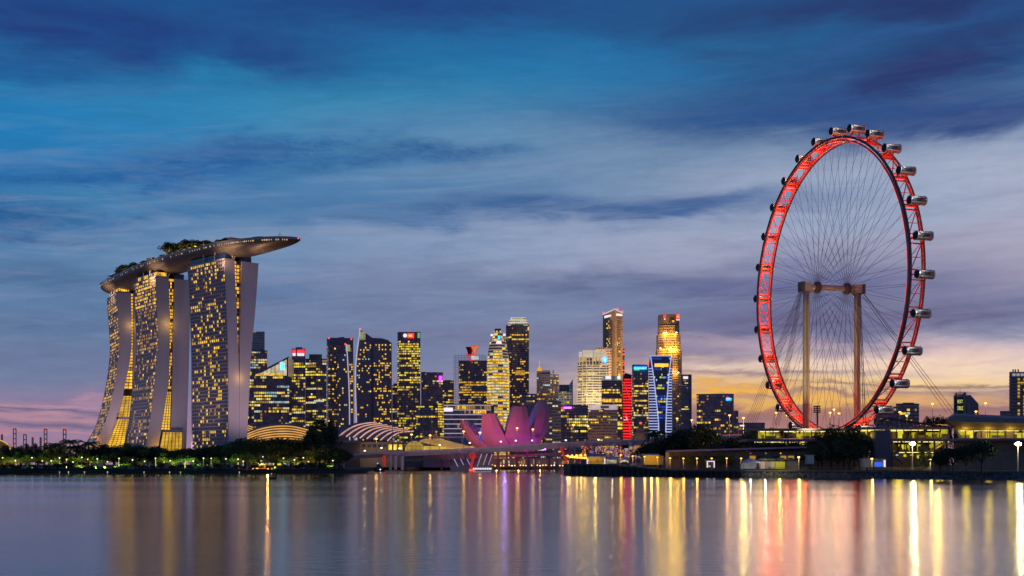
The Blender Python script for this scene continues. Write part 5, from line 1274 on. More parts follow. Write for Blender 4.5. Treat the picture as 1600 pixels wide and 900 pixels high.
# glazed mall vaults
mall_glow = lmat('mall_glow', (.60, .38, .05), 1.0, .35, .10); mall_roof = pmat('mall_roof', (.20, .20, .26), .5, .2)
def vault(label, px0, px1, ytop, ybase, Y, depth, skew, nrib):
    t = thing('glazed_vault', label, 'mall', (*P((px0+px1)/2, ybase, Y).xy, GZ))
    n = 16; a, b = XY(px0, Y), XY(px1, Y); c, w = (a+b)/2, (b-a)/2; zb, zt = ZY(ybase, Y), ZY(ytop, Y)
    pr = [(c-w*math.cos(math.pi*i/n), zb+(zt-zb)*math.sin(math.pi*i/n)**.8) for i in range(n+1)]
    mb = MB(); mb.add([(x, Y, z) for x, z in pr], [tuple(reversed(range(n+1)))]); mb.build('glazed_end', mall_glow, t)
    mb = MB(); mb.prism([(a, Y), (b, Y), (b, Y+depth), (a, Y+depth)], GZ, zb-.05); mb.build('plinth', concrete_dark, t)
    mb = MB(); mb.grid([[(x+skew*f, Y-.6+depth*f, z+.5) for x, z in pr] for f in (0, .5, 1)]); mb.build('vault_roof', mall_roof, t, smooth=True)
    mb = MB()
    for i in range(nrib):
        x = a+(b-a)*(i+.5)/nrib; h = zb+(zt-zb)*max(0, 1-((x-c)/w)**2)**.42; mb.tube([(x, Y-.3, GZ), (x, Y-.3, h-.6)], .22, 4)
    for z in np.arange(zb-8, zt-1, 3.2): mb.tube([(a+1.5, Y-.25, z), (b-1.5, Y-.25, z)], .15, 4)
    mb.build('glazing_bars', concrete_dark, t, 'stuff')
    mb = MB(); mb.tube([(x, Y-.8, z+.2) for x, z in pr], .5, 5); mb.build('arch_rim', pmat('arch_rim', (.45, .42, .4), .5), t)
    return t
vault('glazed barrel vault, glowing gold above the bridge', 632, 664, 689, 706, 1060, 40, 16, 16)
vault('broad gold glazed arcade behind the barrel vault with pale blue roof', 650, 705, 682.5, 706, 1100, 40, 40, 26)
t = thing('stepped_arcade', 'stepped gold lit arcade roof sloping down towards the lotus museum', 'mall', (*P(710, 700, 1040).xy, GZ))
for i in range(8):
    f = i/8; a, b = 655+f*42, 700+f*40
    mb = MB(); y0 = 687+f*10
    mb.add([P(a+i*.8, y0+2.6, 1050-i*2), P(b, y0+2.6, 1050-i*2), P(b-6, y0, 1053-i*2), P(a+3, y0, 1053-i*2), P(a+i*.8, y0+4.2, 1050-i*2), P(b, y0+4.2, 1050-i*2)], ((0, 1, 2, 3), (4, 5, 1, 0))); mb.build('step_roof', lmat('step_glow', (.45, .24, .05), .8, .3, .1), t)
mb = MB(); mb.prism(footprint(662, 748, 1054, depth=20), ZY(705, 1054), ZY(697, 1054)); mb.build('wall', mall_glow, t)
mb = MB(); mb.prism(footprint(661, 749, 1054.3, depth=20), GZ, ZY(705, 1054)-.02); mb.build('plinth', concrete_dark, t)
t = thing('cantilever_roof', 'thin pale blue flat roof reaching from the arcade to the lotus', 'roof', (*P(700, 690, 1070).xy, GZ))
mb = MB(); mb.prism(footprint(662, 741, 1070, depth=22), ZY(684, 1070), ZY(681.8, 1070)); mb.build('roof_plate', pmat('blue_roof', (.22, .25, .42), .4), t)
for x in (675, 700, 722): mb = MB(); mb.tube([(XY(x, 1074), 1074, GZ), P(x, 684, 1074)], .4, 5); mb.build('post', steel, t)
for mi_, (px, yt, yb, tilt) in enumerate(((641, 650.5, 690, 2), (674.5, 653, 690, 2), (679.5, 668, 690, -1), (672, 671, 684, 0), (613, 659, 690, 0), (630.5, 666, 690, 0), (661, 671, 688, 0))):
    t = thing('mast', ['tallest pale stay mast, over the barrel vault', 'tall leaning stay mast behind the gold arcade', 'mast right beside the leaning one over the arcade', 'short mast left of the leaning arcade mast', 'thin mast over the right end of the pink lit roof', 'short mast right of the one over the pink lit roof', 'short mast midway over the gold arcade roof'][mi_], 'mast', (XY(px, 1066), 1066, GZ), 'stay masts of the mall')
    mb = MB(); mb.tube([P(px+tilt, yb+12, 1066), P(px, yt, 1066)], [.42, .25], 6); mb.build('pole', stone_tan, t)
    for dx in (-14, 16): mb = MB(); mb.tube([P(px, yt+3, 1066), P(px+dx, yb-4, 1066)], .12, 3); mb.build('stay', steel, t)

blue_roof_m = pmat('stall_roof', (.2, .2, .28), .6)
# ------------------------------------------------------------------ bridges
deck_m = pmat('bridge_concrete', (.60, .48, .53), .7, 0, .15, .15)
bridge = thing('road_bridge', 'long grey road bridge climbing from the left bank to the right, lamps along it', 'bridge', (*P(770, 705, 915).xy, 0))
def dk(px):
    return float(np.interp(px, [520, 543, 629, 705, 760, 875, 940, 1038, 1200], [711, 709.5, 704.8, 701, 698.5, 690.7, 688.6, 683.6, 678])), float(np.interp(px, [520, 543, 629, 705, 760, 875, 940, 1038, 1200], [718.5, 717, 713, 709.5, 707, 700.8, 697, 692.5, 686])), float(np.interp(px, [520, 760, 1200], [900, 910, 960]))
NSp = 24
for i in range(NSp):
    a, b = 520+i*(1200-520)/NSp, 520+(i+1)*(1200-520)/NSp-.35
    mb = MB(); vs = []
    for p in (a, b):
        t0, b0, Yd = dk(p); tz, bz = ZY(t0, Yd), ZY(b0, Yd)
        vs += [(XY(p, Yd), Yd, tz), (XY(p, Yd), Yd, tz-1.3), (XY(p, Yd), Yd+.5, tz-1.4), (XY(p, Yd+3), Yd+3, bz), (XY(p, Yd+15), Yd+15, bz), (XY(p, Yd+18), Yd+18, tz-1.4), (XY(p, Yd+18), Yd+18, tz), (XY(p, Yd+17.5), Yd+17.5, tz), (XY(p, Yd+17.5), Yd+17.5, tz-.8), (XY(p, Yd+.5), Yd+.5, tz-.8), (XY(p, Yd+.5), Yd+.5, tz)]
    n = 11; mb.add(vs, [(k, n+k, n+(k+1) % n, (k+1) % n) for k in range(n)]+[tuple(range(n)), tuple(reversed(range(n, 2*n)))]); mb.build('deck_segment', deck_m, bridge)
mb = MB()
for p0, p1 in ((543, 640), (640, 760), (760, 900), (1120, 1172)):
    t0, t1 = dk(p0)[0], dk(p1)[0]; Y0, Y1 = dk(p0)[2]+17, dk(p1)[2]+17
mb = MB(); mb.tube([P(x, dk(x)[0]-.2, dk(x)[2]+17.2) for x in range(1120, 1176, 8)], .3, 4); mb.build('tail_light_trail', lmat('rail_light', (.6, .12, .03), .8), bridge)
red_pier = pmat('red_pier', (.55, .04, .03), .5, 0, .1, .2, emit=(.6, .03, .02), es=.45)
def strut(p0, p1, Y, w, mat, nm='pier_leg'):
    a, b = P(*p0, Y), P(*p1, Y); mb = MB(); mb.tube([a, b], [w, w*.8], 6); return mb.build(nm, mat, bridge)
pier_m = pmat('pier_concrete', (.20, .20, .26), .6, 0, .15, .2)
pale_strip = lmat('pier_light_strip', (.34, .34, .48), .9)
mb = MB(); a = P(737, 738, 905); mb.box((XY(737, 905), 915, 2.2), (30, 22, 4.2)); mb.build('pier_base', pmat('pier_base', (.10, .12, .17), .6), bridge)
for i, x in enumerate((706, 716, 726)):
    strut((x-1, 709), (x+8.5, 729), 905+i*4, 1.0, pier_m); strut((x+3.6, 717), (x+9.6, 729), 903.6+i*4, .32, pale_strip, 'light_strip')
for i, x in enumerate((750, 758.5, 766.5)):
    strut((x+1.5, 709), (x-5.5, 729), 905+i*4, 1.0, pier_m); strut((x+2.6, 709), (x-4.2, 729), 903.4+i*4, .32, pale_strip, 'light_strip')
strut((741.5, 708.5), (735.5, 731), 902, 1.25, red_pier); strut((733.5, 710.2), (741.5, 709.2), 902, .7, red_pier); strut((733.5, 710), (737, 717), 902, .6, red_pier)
for i in range(11): sign(bridge, 739+i*2.7, 740.8+i*2.7, 731, 733.8, 903.6, wh_sign, 'base_lamp', off=.2, th=.3)
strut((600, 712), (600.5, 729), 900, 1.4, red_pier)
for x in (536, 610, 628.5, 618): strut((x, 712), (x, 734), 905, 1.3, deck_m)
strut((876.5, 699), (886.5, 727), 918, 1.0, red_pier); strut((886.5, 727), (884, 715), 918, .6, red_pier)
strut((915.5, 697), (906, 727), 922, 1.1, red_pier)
for i, x in enumerate((866, 890, 897, 922, 929)): strut((x, 698), (x+(5 if x < 900 else -5), 727), 926, .9, pier_m)
for x in (960, 985, 1010): strut((x, 690), (x, 724), 935, 1.6, deck_m)
mb = MB(); mb.box((XY(884, 918), 926, 1.8), (8, 18, 3.4)); mb.build('pier_base', MAT['pier_base'], bridge)
for px, Y in ((737.5, 900), (885, 914)):
    mb = MB(); q = P(px, 735.6, Y); mb.box((q.x, q.y, .9), (4, 1.2, 1.2)); mb.build('red_marker', lamp_red, bridge)
for px_, Yf in ((575, 880), (650, 880), (705, 882), (770, 884), (830, 890), (900, 896), (960, 905), (1010, 915)):
    zt_ = ZY(dk(px_)[0], dk(px_)[2]); light('deck_side_fill', (XY(px_, Yf), Yf-14, 1.6), 5e3, (1, .70, .74), .6, (XY(px_, Yf), dk(px_)[2], zt_-2), 130, .8)  # fill spots added over the water to brighten the deck side
# the lower second bridge behind
t = thing('low_bridge', 'lower flat bridge running behind the road bridge, lit underneath', 'bridge', (XY(760, 1010), 1010, 0))
mb = MB()
for i in range(12):
    a, b = 634+i*26, 634+(i+1)*26-.3; y0 = 717-(i*1.05); y1 = y0-1.05
    mb = MB(); mb.prism([(XY(a, 1010), 1010), (XY(b, 1010), 1010), (XY(b, 1010), 1026), (XY(a, 1010), 1026)], [ZY(y0+3.6, 1010)]*4, [ZY(y0, 1010), ZY(y1, 1010), ZY(y1, 1010), ZY(y0, 1010)]); mb.build('deck_segment', pmat('low_deck', (.26, .18, .14), .7), t)
for x in (640, 690, 705, 780, 826, 836, 858, 870, 900): mb = MB(); mb.tube([P(x, 716, 1016), (XY(x, 1016), 1016, 0)], .9, 6); mb.build('pier', concrete_dark, t)
for i in range(6): sign(t, 792+i*18, 795+i*18, 703.5-i*.5, 705-i*.5, 1008, random.choice([win_red, win_warm, wh_sign]), 'car_light', off=.4)
# far quay wall and waterfront arcade under the bridges
t = thing('waterfront_arcade', 'long gold lit waterfront arcade seen under the bridges', 'arcade', (XY(760, 1135), 1135, GZ))
mb = MB(); mb.prism(footprint(560, 930, 1142, depth=10), GZ, ZY(716, 1142)); mb.build('wall', concrete_dark, t)
rnd = random.Random(6)
for i in range(92):
    a = 562+i*4.0
    if rnd.random() < (.7 if 630 < a < 705 or 780 < a < 826 else .4): sign(t, a, a+rnd.choice([1.2, 2.2, 3.4]), 719+rnd.uniform(-2, 3), rnd.choice([723.5, 725, 726.5]), 1142, rnd.choice([win_gold, win_dim, win_dim, win_pale, win_dim, glass_grey]), 'shopfront', off=.3, th=.3)
mb = MB(); mb.prism(footprint(560, 930, 1137, depth=6), ZY(728, 1137), ZY(726.6, 1137)); mb.build('terrace_edge', stone_tan, t)
t = thing('festoon_lamps', 'long row of small warm lamps along the far waterfront', 'lamps', (XY(790, 1131), 1131, GZ))
for i in range(44): q = P(690+i*4.4, 727.4+rnd.uniform(-.6, .6), 1131); mb = MB(); mb.lathe([(.2, -.5), (.55, 0), (.2, .5)], 6, 0, q); mb.build('lamp_globe', lamp_amber if i % 5 else lamp_white, t)
mb = MB(); mb.tube([P(690, 727.9, 1131), P(880, 727.9, 1131)], .08, 3); mb.build('cable', dark_metal, t)
for x in range(690, 884, 24): mb = MB(); mb.tube([(XY(x, 1131), 1131, GZ), P(x, 727, 1131)], .12, 4); mb.build('post', dark_metal, t)
for i in range(8): light('arcade_lamp', tuple(P(640+i*34, 724, 1126)), 1200, (1, .55, .15), .5)

# festival stalls with many coloured lamps on the far side of the channel
rnd = random.Random(14)
festive = [lmat('festive_red', (.8, .06, .05), .6), lmat('festive_white', (.7, .62, .55), .5), lmat('festive_amber', (1, .5, .06), .7), lmat('festive_blue', (.15, .2, .8), .6), lmat('festive_pink', (.8, .25, .4), .5)]
for i in range(17):
    px = 912+i*8.6; Y = 860; t = thing('festival_stall', nth(i)+' from the left of the small stalls strung with coloured lamps under the bridge', 'stall', (XY(px, Y), Y, GZ), 'stalls with coloured lamps')
    mb = MB(); mb.box((XY(px, Y), Y+2, GZ+3), (3.3, 3, 6)); mb.build('wall', concrete_dark, t)
    mb = MB(); mb.prism([(XY(px-4, Y), Y), (XY(px+4, Y), Y), (XY(px+4, Y), Y+4), (XY(px-4, Y), Y+4)], [GZ+6, GZ+6, GZ+7.4, GZ+7.4], [GZ+6.2, GZ+6.2, GZ+7.6, GZ+7.6]); mb.build('roof', blue_roof_m, t)
    mb = MB()
    for k in range(22): q = P(px+rnd.uniform(-4, 4), rnd.uniform(697, 714), Y-.6-rnd.random()); mb.box(q, (.55, .3, rnd.choice([.5, .6, 1.6])), rnd.choice([0, 0, 1, 1, 2, 2, 3, 4]))
    mb.build('coloured_lamps', festive, t, 'stuff')
# ------------------------------------------------------------------ street lamps
LN = {}
def lamp_post(name, label, px, py, Y, zbase, mat, grp, power=0, col=(1, .62, .25), size=.75):
    if grp: LN[grp] = LN.get(grp, -1)+1; label = nth(LN[grp])+' from the left, '+label
    q = P(px, py, Y); t = thing(name, label, 'street lamp', (q.x, q.y, zbase), grp)
    mb = MB(); mb.tube([(q.x, q.y, zbase), (q.x, q.y, q.z-.3)], [.2, .12], 5); mb.build('post', concrete_mid, t)
    mb = MB(); mb.lathe([(size*.35, -size*.6), (size, -size*.1), (size*.9, size*.35), (size*.3, size*.6)], 10, 0, q); mb.build('lamp_head', mat, t)
    if power: light('street_lamp_light', (q.x, q.y-1.2, q.z-1.2), power, col, .4)
    return t
for px, py in ((588, 685.7), (643, 679), (672, 680.3), (724.5, 674.2), (749.8, 676), (808, 669), (832.6, 671), (896, 664), (918.7, 666), (1058, 654), (1081, 656.5)):
    _, _, Yd = dk(px); lamp_post('street_lamp', 'amber street lamp on a tall post along the road bridge', px, py, Yd+9, ZY(dk(px)[0], Yd)-1, lamp_amber, 'street lamps on the road bridge', 600, (1, .5, .12), size=.9)
for px, py in ((570, 704.3), (596, 700), (624, 700.6), (687, 695.3), (734, 692), (782.6, 690), (831.6, 688.3), (884, 688), (806, 688.5), (935, 687)):
    _, t0, Yd = dk(px); t0 = dk(px)[0]
    lamp_post('parapet_lamp', 'small white lamp on the parapet of the road bridge', px, min(py, t0-1), Yd+16.5, ZY(t0, Yd)-1, lamp_white, 'white lamps on the road bridge parapet', 0, size=.75)
for px, py in ((1140, 649), (1161.6, 653), (1212.6, 645), (1230, 649), (1297, 645), (1303, 640), (1311, 646), (1406, 644), (1416.7, 649.5), (1457, 631), (1525, 643), (1540, 630)):
    lamp_post('street_lamp', 'amber street lamp on a tall post behind the lit terminal', px, py, 720, GZ, lamp_amber, 'street lamps behind the terminal', 500, (1, .5, .12), size=.75)
light('shrub_lamp', tuple(P(1162, 668, 716)), 5000, (1, .8, .1), .4)
t = thing('stadium_light_mast', 'dark floodlight mast with a square lamp rack beyond the wheel', 'light mast', (XY(1277, 760), 760, GZ))
mb = MB(); mb.tube([(XY(1277, 760), 760, GZ), P(1277, 634, 760)], .45, 6); mb.build('post', dark_metal, t)
for i in range(4):
    mb = MB(); mb.box(P(1276.5, 635+i*3.0, 760), (4.2, .6, .7)); mb.build('lamp_row', dark_metal, t)
for x in (-1.4, 0, 1.4): mb = MB(); q = P(1276.5, 639.5, 760.5); mb.box((q.x+x, q.y, q.z), (.2, .2, 4.6)); mb.build('rack_bar', dark_metal, t)

# ------------------------------------------------------------------ right bank: quay wall, revetment, pit building, terminal
wallm = pmat('sheet_pile_steel', (.035, .030, .032), .7, .1, .3, .3)
def quay_pt(px): # front line of the quay at picture column px
    ps = [(x, y) for x, y in quay[2:9]]
    for (xa, ya), (xb, yb) in zip(ps, ps[1:]):
        ka, kb = CX+F*xa/ya, CX+F*xb/yb
        if ka <= px <= kb:
            k = (px-CX)/F; t = (k*ya-xa)/((xb-xa)-k*(yb-ya)); return Vector((xa+(xb-xa)*t, ya+(yb-ya)*t))
    return Vector(ps[-1])
def top_z(px): return float(np.interp(px, [890, 940, 960, 1000, 1040, 1060, 1600, 1800], [5.15, 5.15, 4.9, 3.9, 3.0, 2.75, 2.65, 2.6]))
qw = thing('quay_wall', 'dark sheet pile quay wall, tallest at its left tip, stone faced further right', 'quay wall', (quay_pt(900).x, quay_pt(900).y, 0))
px = 890.3
while px < 1164:
    a, b = quay_pt(px), quay_pt(px+8.6); d = (b-a).normalized(); n = Vector((d.y, -d.x)); L = (b-a).length
    prof = [(0, .05), (.12*L, .05), (.26*L, .75), (.70*L, .75), (.84*L, .05), (L, .05)]
    mb = MB(); z0, z1 = top_z(px), top_z(px+8.6)
    mb.grid([[(a.x+d.x*s+n.x*o, a.y+d.y*s+n.y*o, z) for s, o in prof] for z in (-2, z0-.3)])
    mb.build('pile_panel', wallm, qw); px += 8.7
for (pa, pb) in [(890+i*27.5, 890+(i+1)*27.5) for i in range(31)]:
    a, b = quay_pt(pa), quay_pt(pb); d = (b-a).normalized(); n = Vector((d.y, -d.x))
    mb = MB(); mb.prism([a+n*.95, b+n*.95, b-n*1.6, a-n*1.6], [top_z(pa)-.55, top_z(pb)-.55, top_z(pb)-.55, top_z(pa)-.55], [top_z(pa)+.12, top_z(pb)+.12, top_z(pb)+.12, top_z(pa)+.12]); mb.build('coping', pmat('quay_coping', (.13, .11, .10), .8, 0, .25, .4), qw)
# raised apron behind the tall tip of the wall
mb = MB(); cols_ = [890+i*17 for i in range(12)]
f = [quay_pt(p) for p in cols_]
mb.grid([[(q.x+o, q.y+(70 if k else .9), top_z(p)+.1-(0 if not k else 0)) for q, p, o in zip(f, cols_, [0]*12)] for k in (0, 1)])
mb.grid([[(f[0].x, f[0].y+y, z) for z in (-2, top_z(890)+.1)] for y in (.5, 70)])
ap = mb.build('quay_apron', asphalt, kind='structure')
# stone revetment
rnd = random.Random(9); mb = MB()
a0 = 1160
for i in range(1500):
    px = rnd.uniform(1160, 1640); q = quay_pt(px); h = rnd.uniform(-.1, 1); z = h*2.0; o = (1-h)*1.5+.2
    s = rnd.uniform(.35, .7); n = Vector((-.25, -1)).normalized()
    mb.box((q.x+n.x*o, q.y+n.y*o, z), (s*1.3, s, s*.8), 0, rnd.uniform(0, 3))
mb.build('revetment_stones', pmat('revetment_stone', (.15, .15, .17), .85, 0, .4, .8), qw, 'stuff')
mb = MB(); ps = [quay_pt(p) for p in range(1158, 1642, 12)]
mb.grid([[(q.x-.4, q.y-1.5, -.6) for q in ps], [(q.x, q.y-.1, 2.2) for q in ps]]); mb.build('revetment_bank', pmat('revetment_stone2', (.06, .06, .07), .9), qw)
# lawn strip and railing
rail_m = pmat('railing_steel', (.16, .15, .13), .5, .4)
for (pa, pb, nm, lb) in ((892, 1040, 'railing', 'dark railing along the tall left tip of the quay'), (1040, 1330, 'railing', 'dark railing along the middle of the quay below the pit building'), (1336, 1462, 'railing', 'yellow lit railing along the quay under the bright floodlight')):
    q0 = quay_pt(pa); t = thing(nm, lb, 'railing', (q0.x, q0.y, top_z(pa)))
    p = pa; prev = None; mb = MB()
    while p <= pb:
        q = quay_pt(p); b = Vector((q.x, q.y+1.0, top_z(p)+.1)); mb2 = MB(); mb.tube([b, b+Vector((0, 0, 1.15))], .05, 4)
        if prev is not None:
            for h in (.45, .8, 1.15): mb.tube([prev+Vector((0, 0, h)), b+Vector((0, 0, h))], .045, 4)
        prev = b; p += 5.5
    mb.build('rails', rail_m if pa < 1300 else pmat('railing_lamplit', (.5, .42, .12), .6), t, 'stuff')  # yellow of the lamplight is put into the last railing's colour
mb = MB(); ps = [quay_pt(p) for p in range(1060, 1640, 10)]
mb.grid([[(q.x+1.6, q.y+2.2, GZ+.14) for q in ps], [(q.x+6, q.y+26, GZ+.14) for q in ps]]); mb.build('lawn', lawn, kind='structure')
# low pit building with the purple edged roof
t = thing('pit_building', 'long low pit building with thin purple edged roof behind the quay lamps', 'building', (XY(1160, 552), 552, GZ))
mb = MB(); mb.prism([(XY(1046, 552), 552), (XY(1262, 552), 552), (XY(1262, 552), 566), (XY(1046, 552), 566)], GZ, ZY(705.5, 552)); mb.build('wall', pmat('pit_wall', (.20, .15, .14), .7), t)
mb = MB(); mb.prism([(XY(1042, 547), 547), (XY(1264, 547), 547), (XY(1268, 570), 570), (XY(1042, 570), 570)], [ZY(706.5, 547), ZY(699.8, 547), ZY(699.8, 547), ZY(706.5, 547)], [ZY(703.6, 547), ZY(697.4, 547), ZY(697.4, 547), ZY(703.6, 547)]); mb.build('roof_slab', pmat('purple_roof', (.30, .22, .42), .5), t)
for i in range(18):
    x = 1050+i*12; mb = MB(); mb.box((XY(x, 551.6), 551.6, ZY(718, 552)), (.35, .5, 8.2)); mb.build('pier', concrete_dark, t)
for i in range(17):
    x = 1051.5+i*12; sign(t, x, x+9, 712.2, 717.8, 552, random.choice([glass, glass, win_dim, glass, glass_blue]), 'bay_window', off=.15, th=.2)
for x, m_ in ((1196, green_sign), (1219, win_warm), (1172, win_dim)): sign(t, x, x+1.4, 707.6, 709, 552, m_, 'exit_lamp', off=.3)
# two storey lit terminal behind
lime_room = lmat('lime_room', (.46, .38, .010), .85, .55, .3); lime_bright = lmat('lime_room_bright', (.64, .54, .03), 1.0, .5, .3)
term = thing('terminal_building', 'two storey terminal glowing lime yellow behind the trees at the wheel foot', 'terminal', (XY(1280, 592), 592, GZ))
def storey(t, px0, px1, y0, y1, Y, depth, nbay, dark=.12, seed=1, bright=.3):
    rnd = random.Random(seed)
    for i in range(nbay):
        a, b = px0+(px1-px0)*i/nbay, px0+(px1-px0)*(i+1)/nbay
        sign(t, a+.04, b-.04, y0, y1, Y+depth, glass if rnd.random() < dark else lime_bright if rnd.random() < bright else lime_room, 'lit_bay', off=0, th=.4)
        mb = MB(); mb.tube([(XY(a, Y+1), Y+1, ZY(y1, Y)), (XY(a, Y+1), Y+1, ZY(y0, Y))], .22, 4); mb.build('column', dark_metal, t)
def slab_(t, px0, px1, y0, y1, Y, depth, mat, nm): 
    mb = MB(); mb.prism([(XY(px0, Y), Y), (XY(px1, Y), Y), (XY(px1, Y), Y+depth), (XY(px0, Y), Y+depth)], ZY(y1, Y), ZY(y0, Y)); return mb.build(nm, mat, t)
slab_(term, 1180, 1348, 669.5, 673, 588, 26, pmat('terminal_roof', (.16, .16, .20), .5), 'roof_slab')
storey(term, 1184, 1340, 673.4, 685.3, 590, 5, 13, .10, 3)
slab_(term, 1168, 1348, 686, 689.8, 588, 24, concrete_dark, 'floor_slab')
storey(term, 1170, 1336, 690, 699.5, 590, 6, 15, .3, 4)
slab_(term, 1168, 1348, 699.6, 735, 604, 6, concrete_dark, 'base_wall')
c = XY(1180, 588)
mb = MB(); mb.lathe([(5.0, 0), (5.4, .5), (5.4, 1.0), (4.2, 1.2)], 14, 0, (c+3, 597, ZY(673, 588))); mb.build('rounded_end', MAT['terminal_roof'], term)
for x in (1186, 1215, 1250, 1290, 1325): light('terminal_light', tuple(P(x, 682, 591.5)), 420, (1, .70, .02), 1.6)
def clutter(t, px0, px1, y0, y1, Y, n, seed):
    rnd = random.Random(seed); mb = MB(); lp = MB(); h = ZY(y0, Y)-ZY(y1, Y)
    for i in range(n):
        x = XY(rnd.uniform(px0, px1), Y); k = rnd.choice([.18, .35, .35, .5, .75]); w = rnd.choice([.3, .5, .9, 2.2, 3.5])
        if rnd.random() < .25: mb.box((x, Y, ZY(y0, Y)-h*.18), (w*2.2, .4, h*.3))
        else: mb.box((x, Y+rnd.uniform(-.8, .8), ZY(y1, Y)+h*k/2), (w, .4, h*k))
    mb.build('furnishings', concrete_dark, t, 'stuff')
    for i in range(n//2):
        x = XY(rnd.uniform(px0, px1), Y); lp.box((x, Y-.8, ZY(y0, Y)-h*.08), (rnd.uniform(.8, 2.6), .4, .25))
    lp.build('ceiling_lamps', lmat('ceiling_lamp', (1, .88, .35), 1.6), t, 'stuff')
clutter(term, 1186, 1338, 673.6, 685.2, 592, 70, 1); clutter(term, 1172, 1334, 690.2, 699.4, 592, 60, 2)
con = thing('concourse', 'open lime lit concourse with columns and stairs right of the wheel', 'terminal', (XY(1410, 560), 560, GZ))
slab_(con, 1341, 1482, 667.5, 670.5, 560, 28, concrete_dark, 'roof_slab')
storey(con, 1344, 1480, 671, 684.6, 563, 8, 12, .15, 7)
slab_(con, 1356, 1484, 685, 688.6, 558, 30, concrete_dark, 'floor_slab')
storey(con, 1384, 1480, 689, 705, 566, 10, 10, .35, 9)
slab_(con, 1368, 1392, 672, 735, 553, 8, concrete_dark, 'stair_tower')
for x in (1386, 1394, 1440, 1460, 1478): mb = MB(); mb.tube([(XY(x, 556), 556, GZ), P(x, 689, 556)], .45, 6); mb.build('column', concrete_dark, con)
for i, (xa, ya, xb, yb) in enumerate(((1450, 710, 1482, 690), (1400, 715, 1412, 724))):
    mb = MB(); p0, p1 = P(xa, ya, 559), P(xb, yb, 559); mb.add([p0, p1, p1+Vector((0, 0, .9)), p0+Vector((0, 0, .9)), p0+Vector((0, 2.5, 0)), p1+Vector((0, 2.5, 0)), p1+Vector((0, 2.5, .9)), p0+Vector((0, 2.5, .9))], ((0, 1, 2, 3), (7, 6, 5, 4), (3, 2, 6, 7), (0, 4, 5, 1), (0, 3, 7, 4), (1, 5, 6, 2))); mb.build('stair_flight', concrete_mid, con)
slab_(con, 1392, 1484, 705.5, 735, 576, 4, concrete_dark, 'base_wall')
for i in range(7): sign(con, 1400+i*11, 1405+i*11, 709, 716, 575.6, random.choice([lime_room, win_cool, lime_bright]), 'lit_doorway', off=.2, th=.2)
for x in (1360, 1400, 1440, 1470): light('concourse_light', tuple(P(x, 680, 560)), 450, (1, .70, .02), 1.6)
for x in (1405, 1440, 1468): light('concourse_light', tuple(P(x, 698, 558)), 380, (1, .70, .03), 1.6)
clutter(con, 1346, 1478, 671.2, 684.5, 566, 60, 3); clutter(con, 1386, 1478, 689.2, 705, 570, 60, 4); clutter(con, 1396, 1480, 706, 718, 574, 40, 6)
# arched truss roof behind the concourse
t = thing('walkway_truss', 'dark arched walkway truss above the concourse roof', 'walkway', (XY(1410, 600), 600, GZ))
pts = [P(x, y, 600) for x, y in ((1370, 672), (1371, 663), (1376, 656.5), (1386, 654.3), (1400, 655.5), (1440, 661.5), (1484, 668))]
mb = MB(); mb.tube(pts, .5, 5); mb.build('top_chord', dark_metal, t)
mb = MB(); mb.tube([P(1376, 670, 600), P(1480, 671, 600)], .4, 5); mb.build('bottom_chord', dark_metal, t)
for i in range(14): x = 1378+i*7.2; y = float(np.interp(x, [1376, 1386, 1400, 1440, 1484], [656.5, 654.3, 655.5, 661.5, 668])); mb = MB(); mb.tube([P(x, y, 600), P(x+3.6, 670.5, 600)], .2, 4); mb.build('web_bar', dark_metal, t)
for x in (1386, 1430, 1470): mb = MB(); mb.tube([(XY(x, 600), 600, GZ), P(x, 670, 600)], .4, 5); mb.build('post', dark_metal, t)
# the long hull shaped roof at the right
hl = thing('ferry_terminal', 'long brown hull shaped roof over a bright glazed hall at the right edge', 'terminal', (XY(1560, 520), 520, GZ))
rows = []
for i in range(15):
    px = 1477.5+i*13; f = i/14
    nose = [8, 3, 1.2, .4, 0][i] if i < 5 else 0
    yt = float(np.interp(px, [1477, 1482, 1490, 1560, 1660], [655, 648, 645.4, 649, 653])); yb = float(np.interp(px, [1477, 1482, 1490, 1500, 1660], [659, 664, 669, 671.6, 671.6]))
    q = lambda y, d: P(px, y, 512+d)
    rows.append([q(yt, 10), q(yt+(yb-yt)*.15, 2), q(yt+(yb-yt)*.5, 0), q(yt+(yb-yt)*.85, 1.5), q(yb, 4), q(yb, 26), q(yt, 26)])
mb = MB(); mb.grid(rows, closed=True); mb.add(rows[0], [tuple(reversed(range(7)))]); mb.add(rows[-1], [tuple(range(7))])
hb = pmat('brown_roof_metal', (.26, .19, .17), .5, .2, .12, .3, stretch=(1, 1, 3)); mb.build('roof_hull', hb, hl, smooth=False)
mb = MB(); mb.tube([r[4] for r in rows], .35, 5); mb.build('eave_trim', concrete_mid, hl)
mb = MB(); mb.add([P(1488, 668, 514), P(1494, 670, 514), P(1505, 685, 514), P(1500, 685, 514), P(1488, 668, 517), P(1494, 670, 517), P(1505, 685, 517), P(1500, 685, 517)], ((0, 1, 2, 3), (7, 6, 5, 4), (0, 4, 5, 1), (1, 5, 6, 2), (2, 6, 7, 3), (3, 7, 4, 0))); mb.build('raked_column', stone_tan, hl)
storey(hl, 1496, 1660, 672, 684.4, 516, 6, 13, .06, 12, .6)
slab_(hl, 1494, 1660, 684.8, 688.5, 510, 24, concrete_dark, 'floor_slab')
slab_(hl, 1498, 1660, 688.6, 735, 516, 6, pmat('terminal_wall', (.17, .13, .12), .7), 'base_wall')
clutter(hl, 1500, 1655, 672.2, 684.3, 518, 50, 5)
for i in range(9): sign(hl, 1512+i*17, 1521+i*17, 672.2, 673.2, 515, lmat('strip_lamp', (.9, .8, .3), 1.4), 'strip_lamp', off=-2)
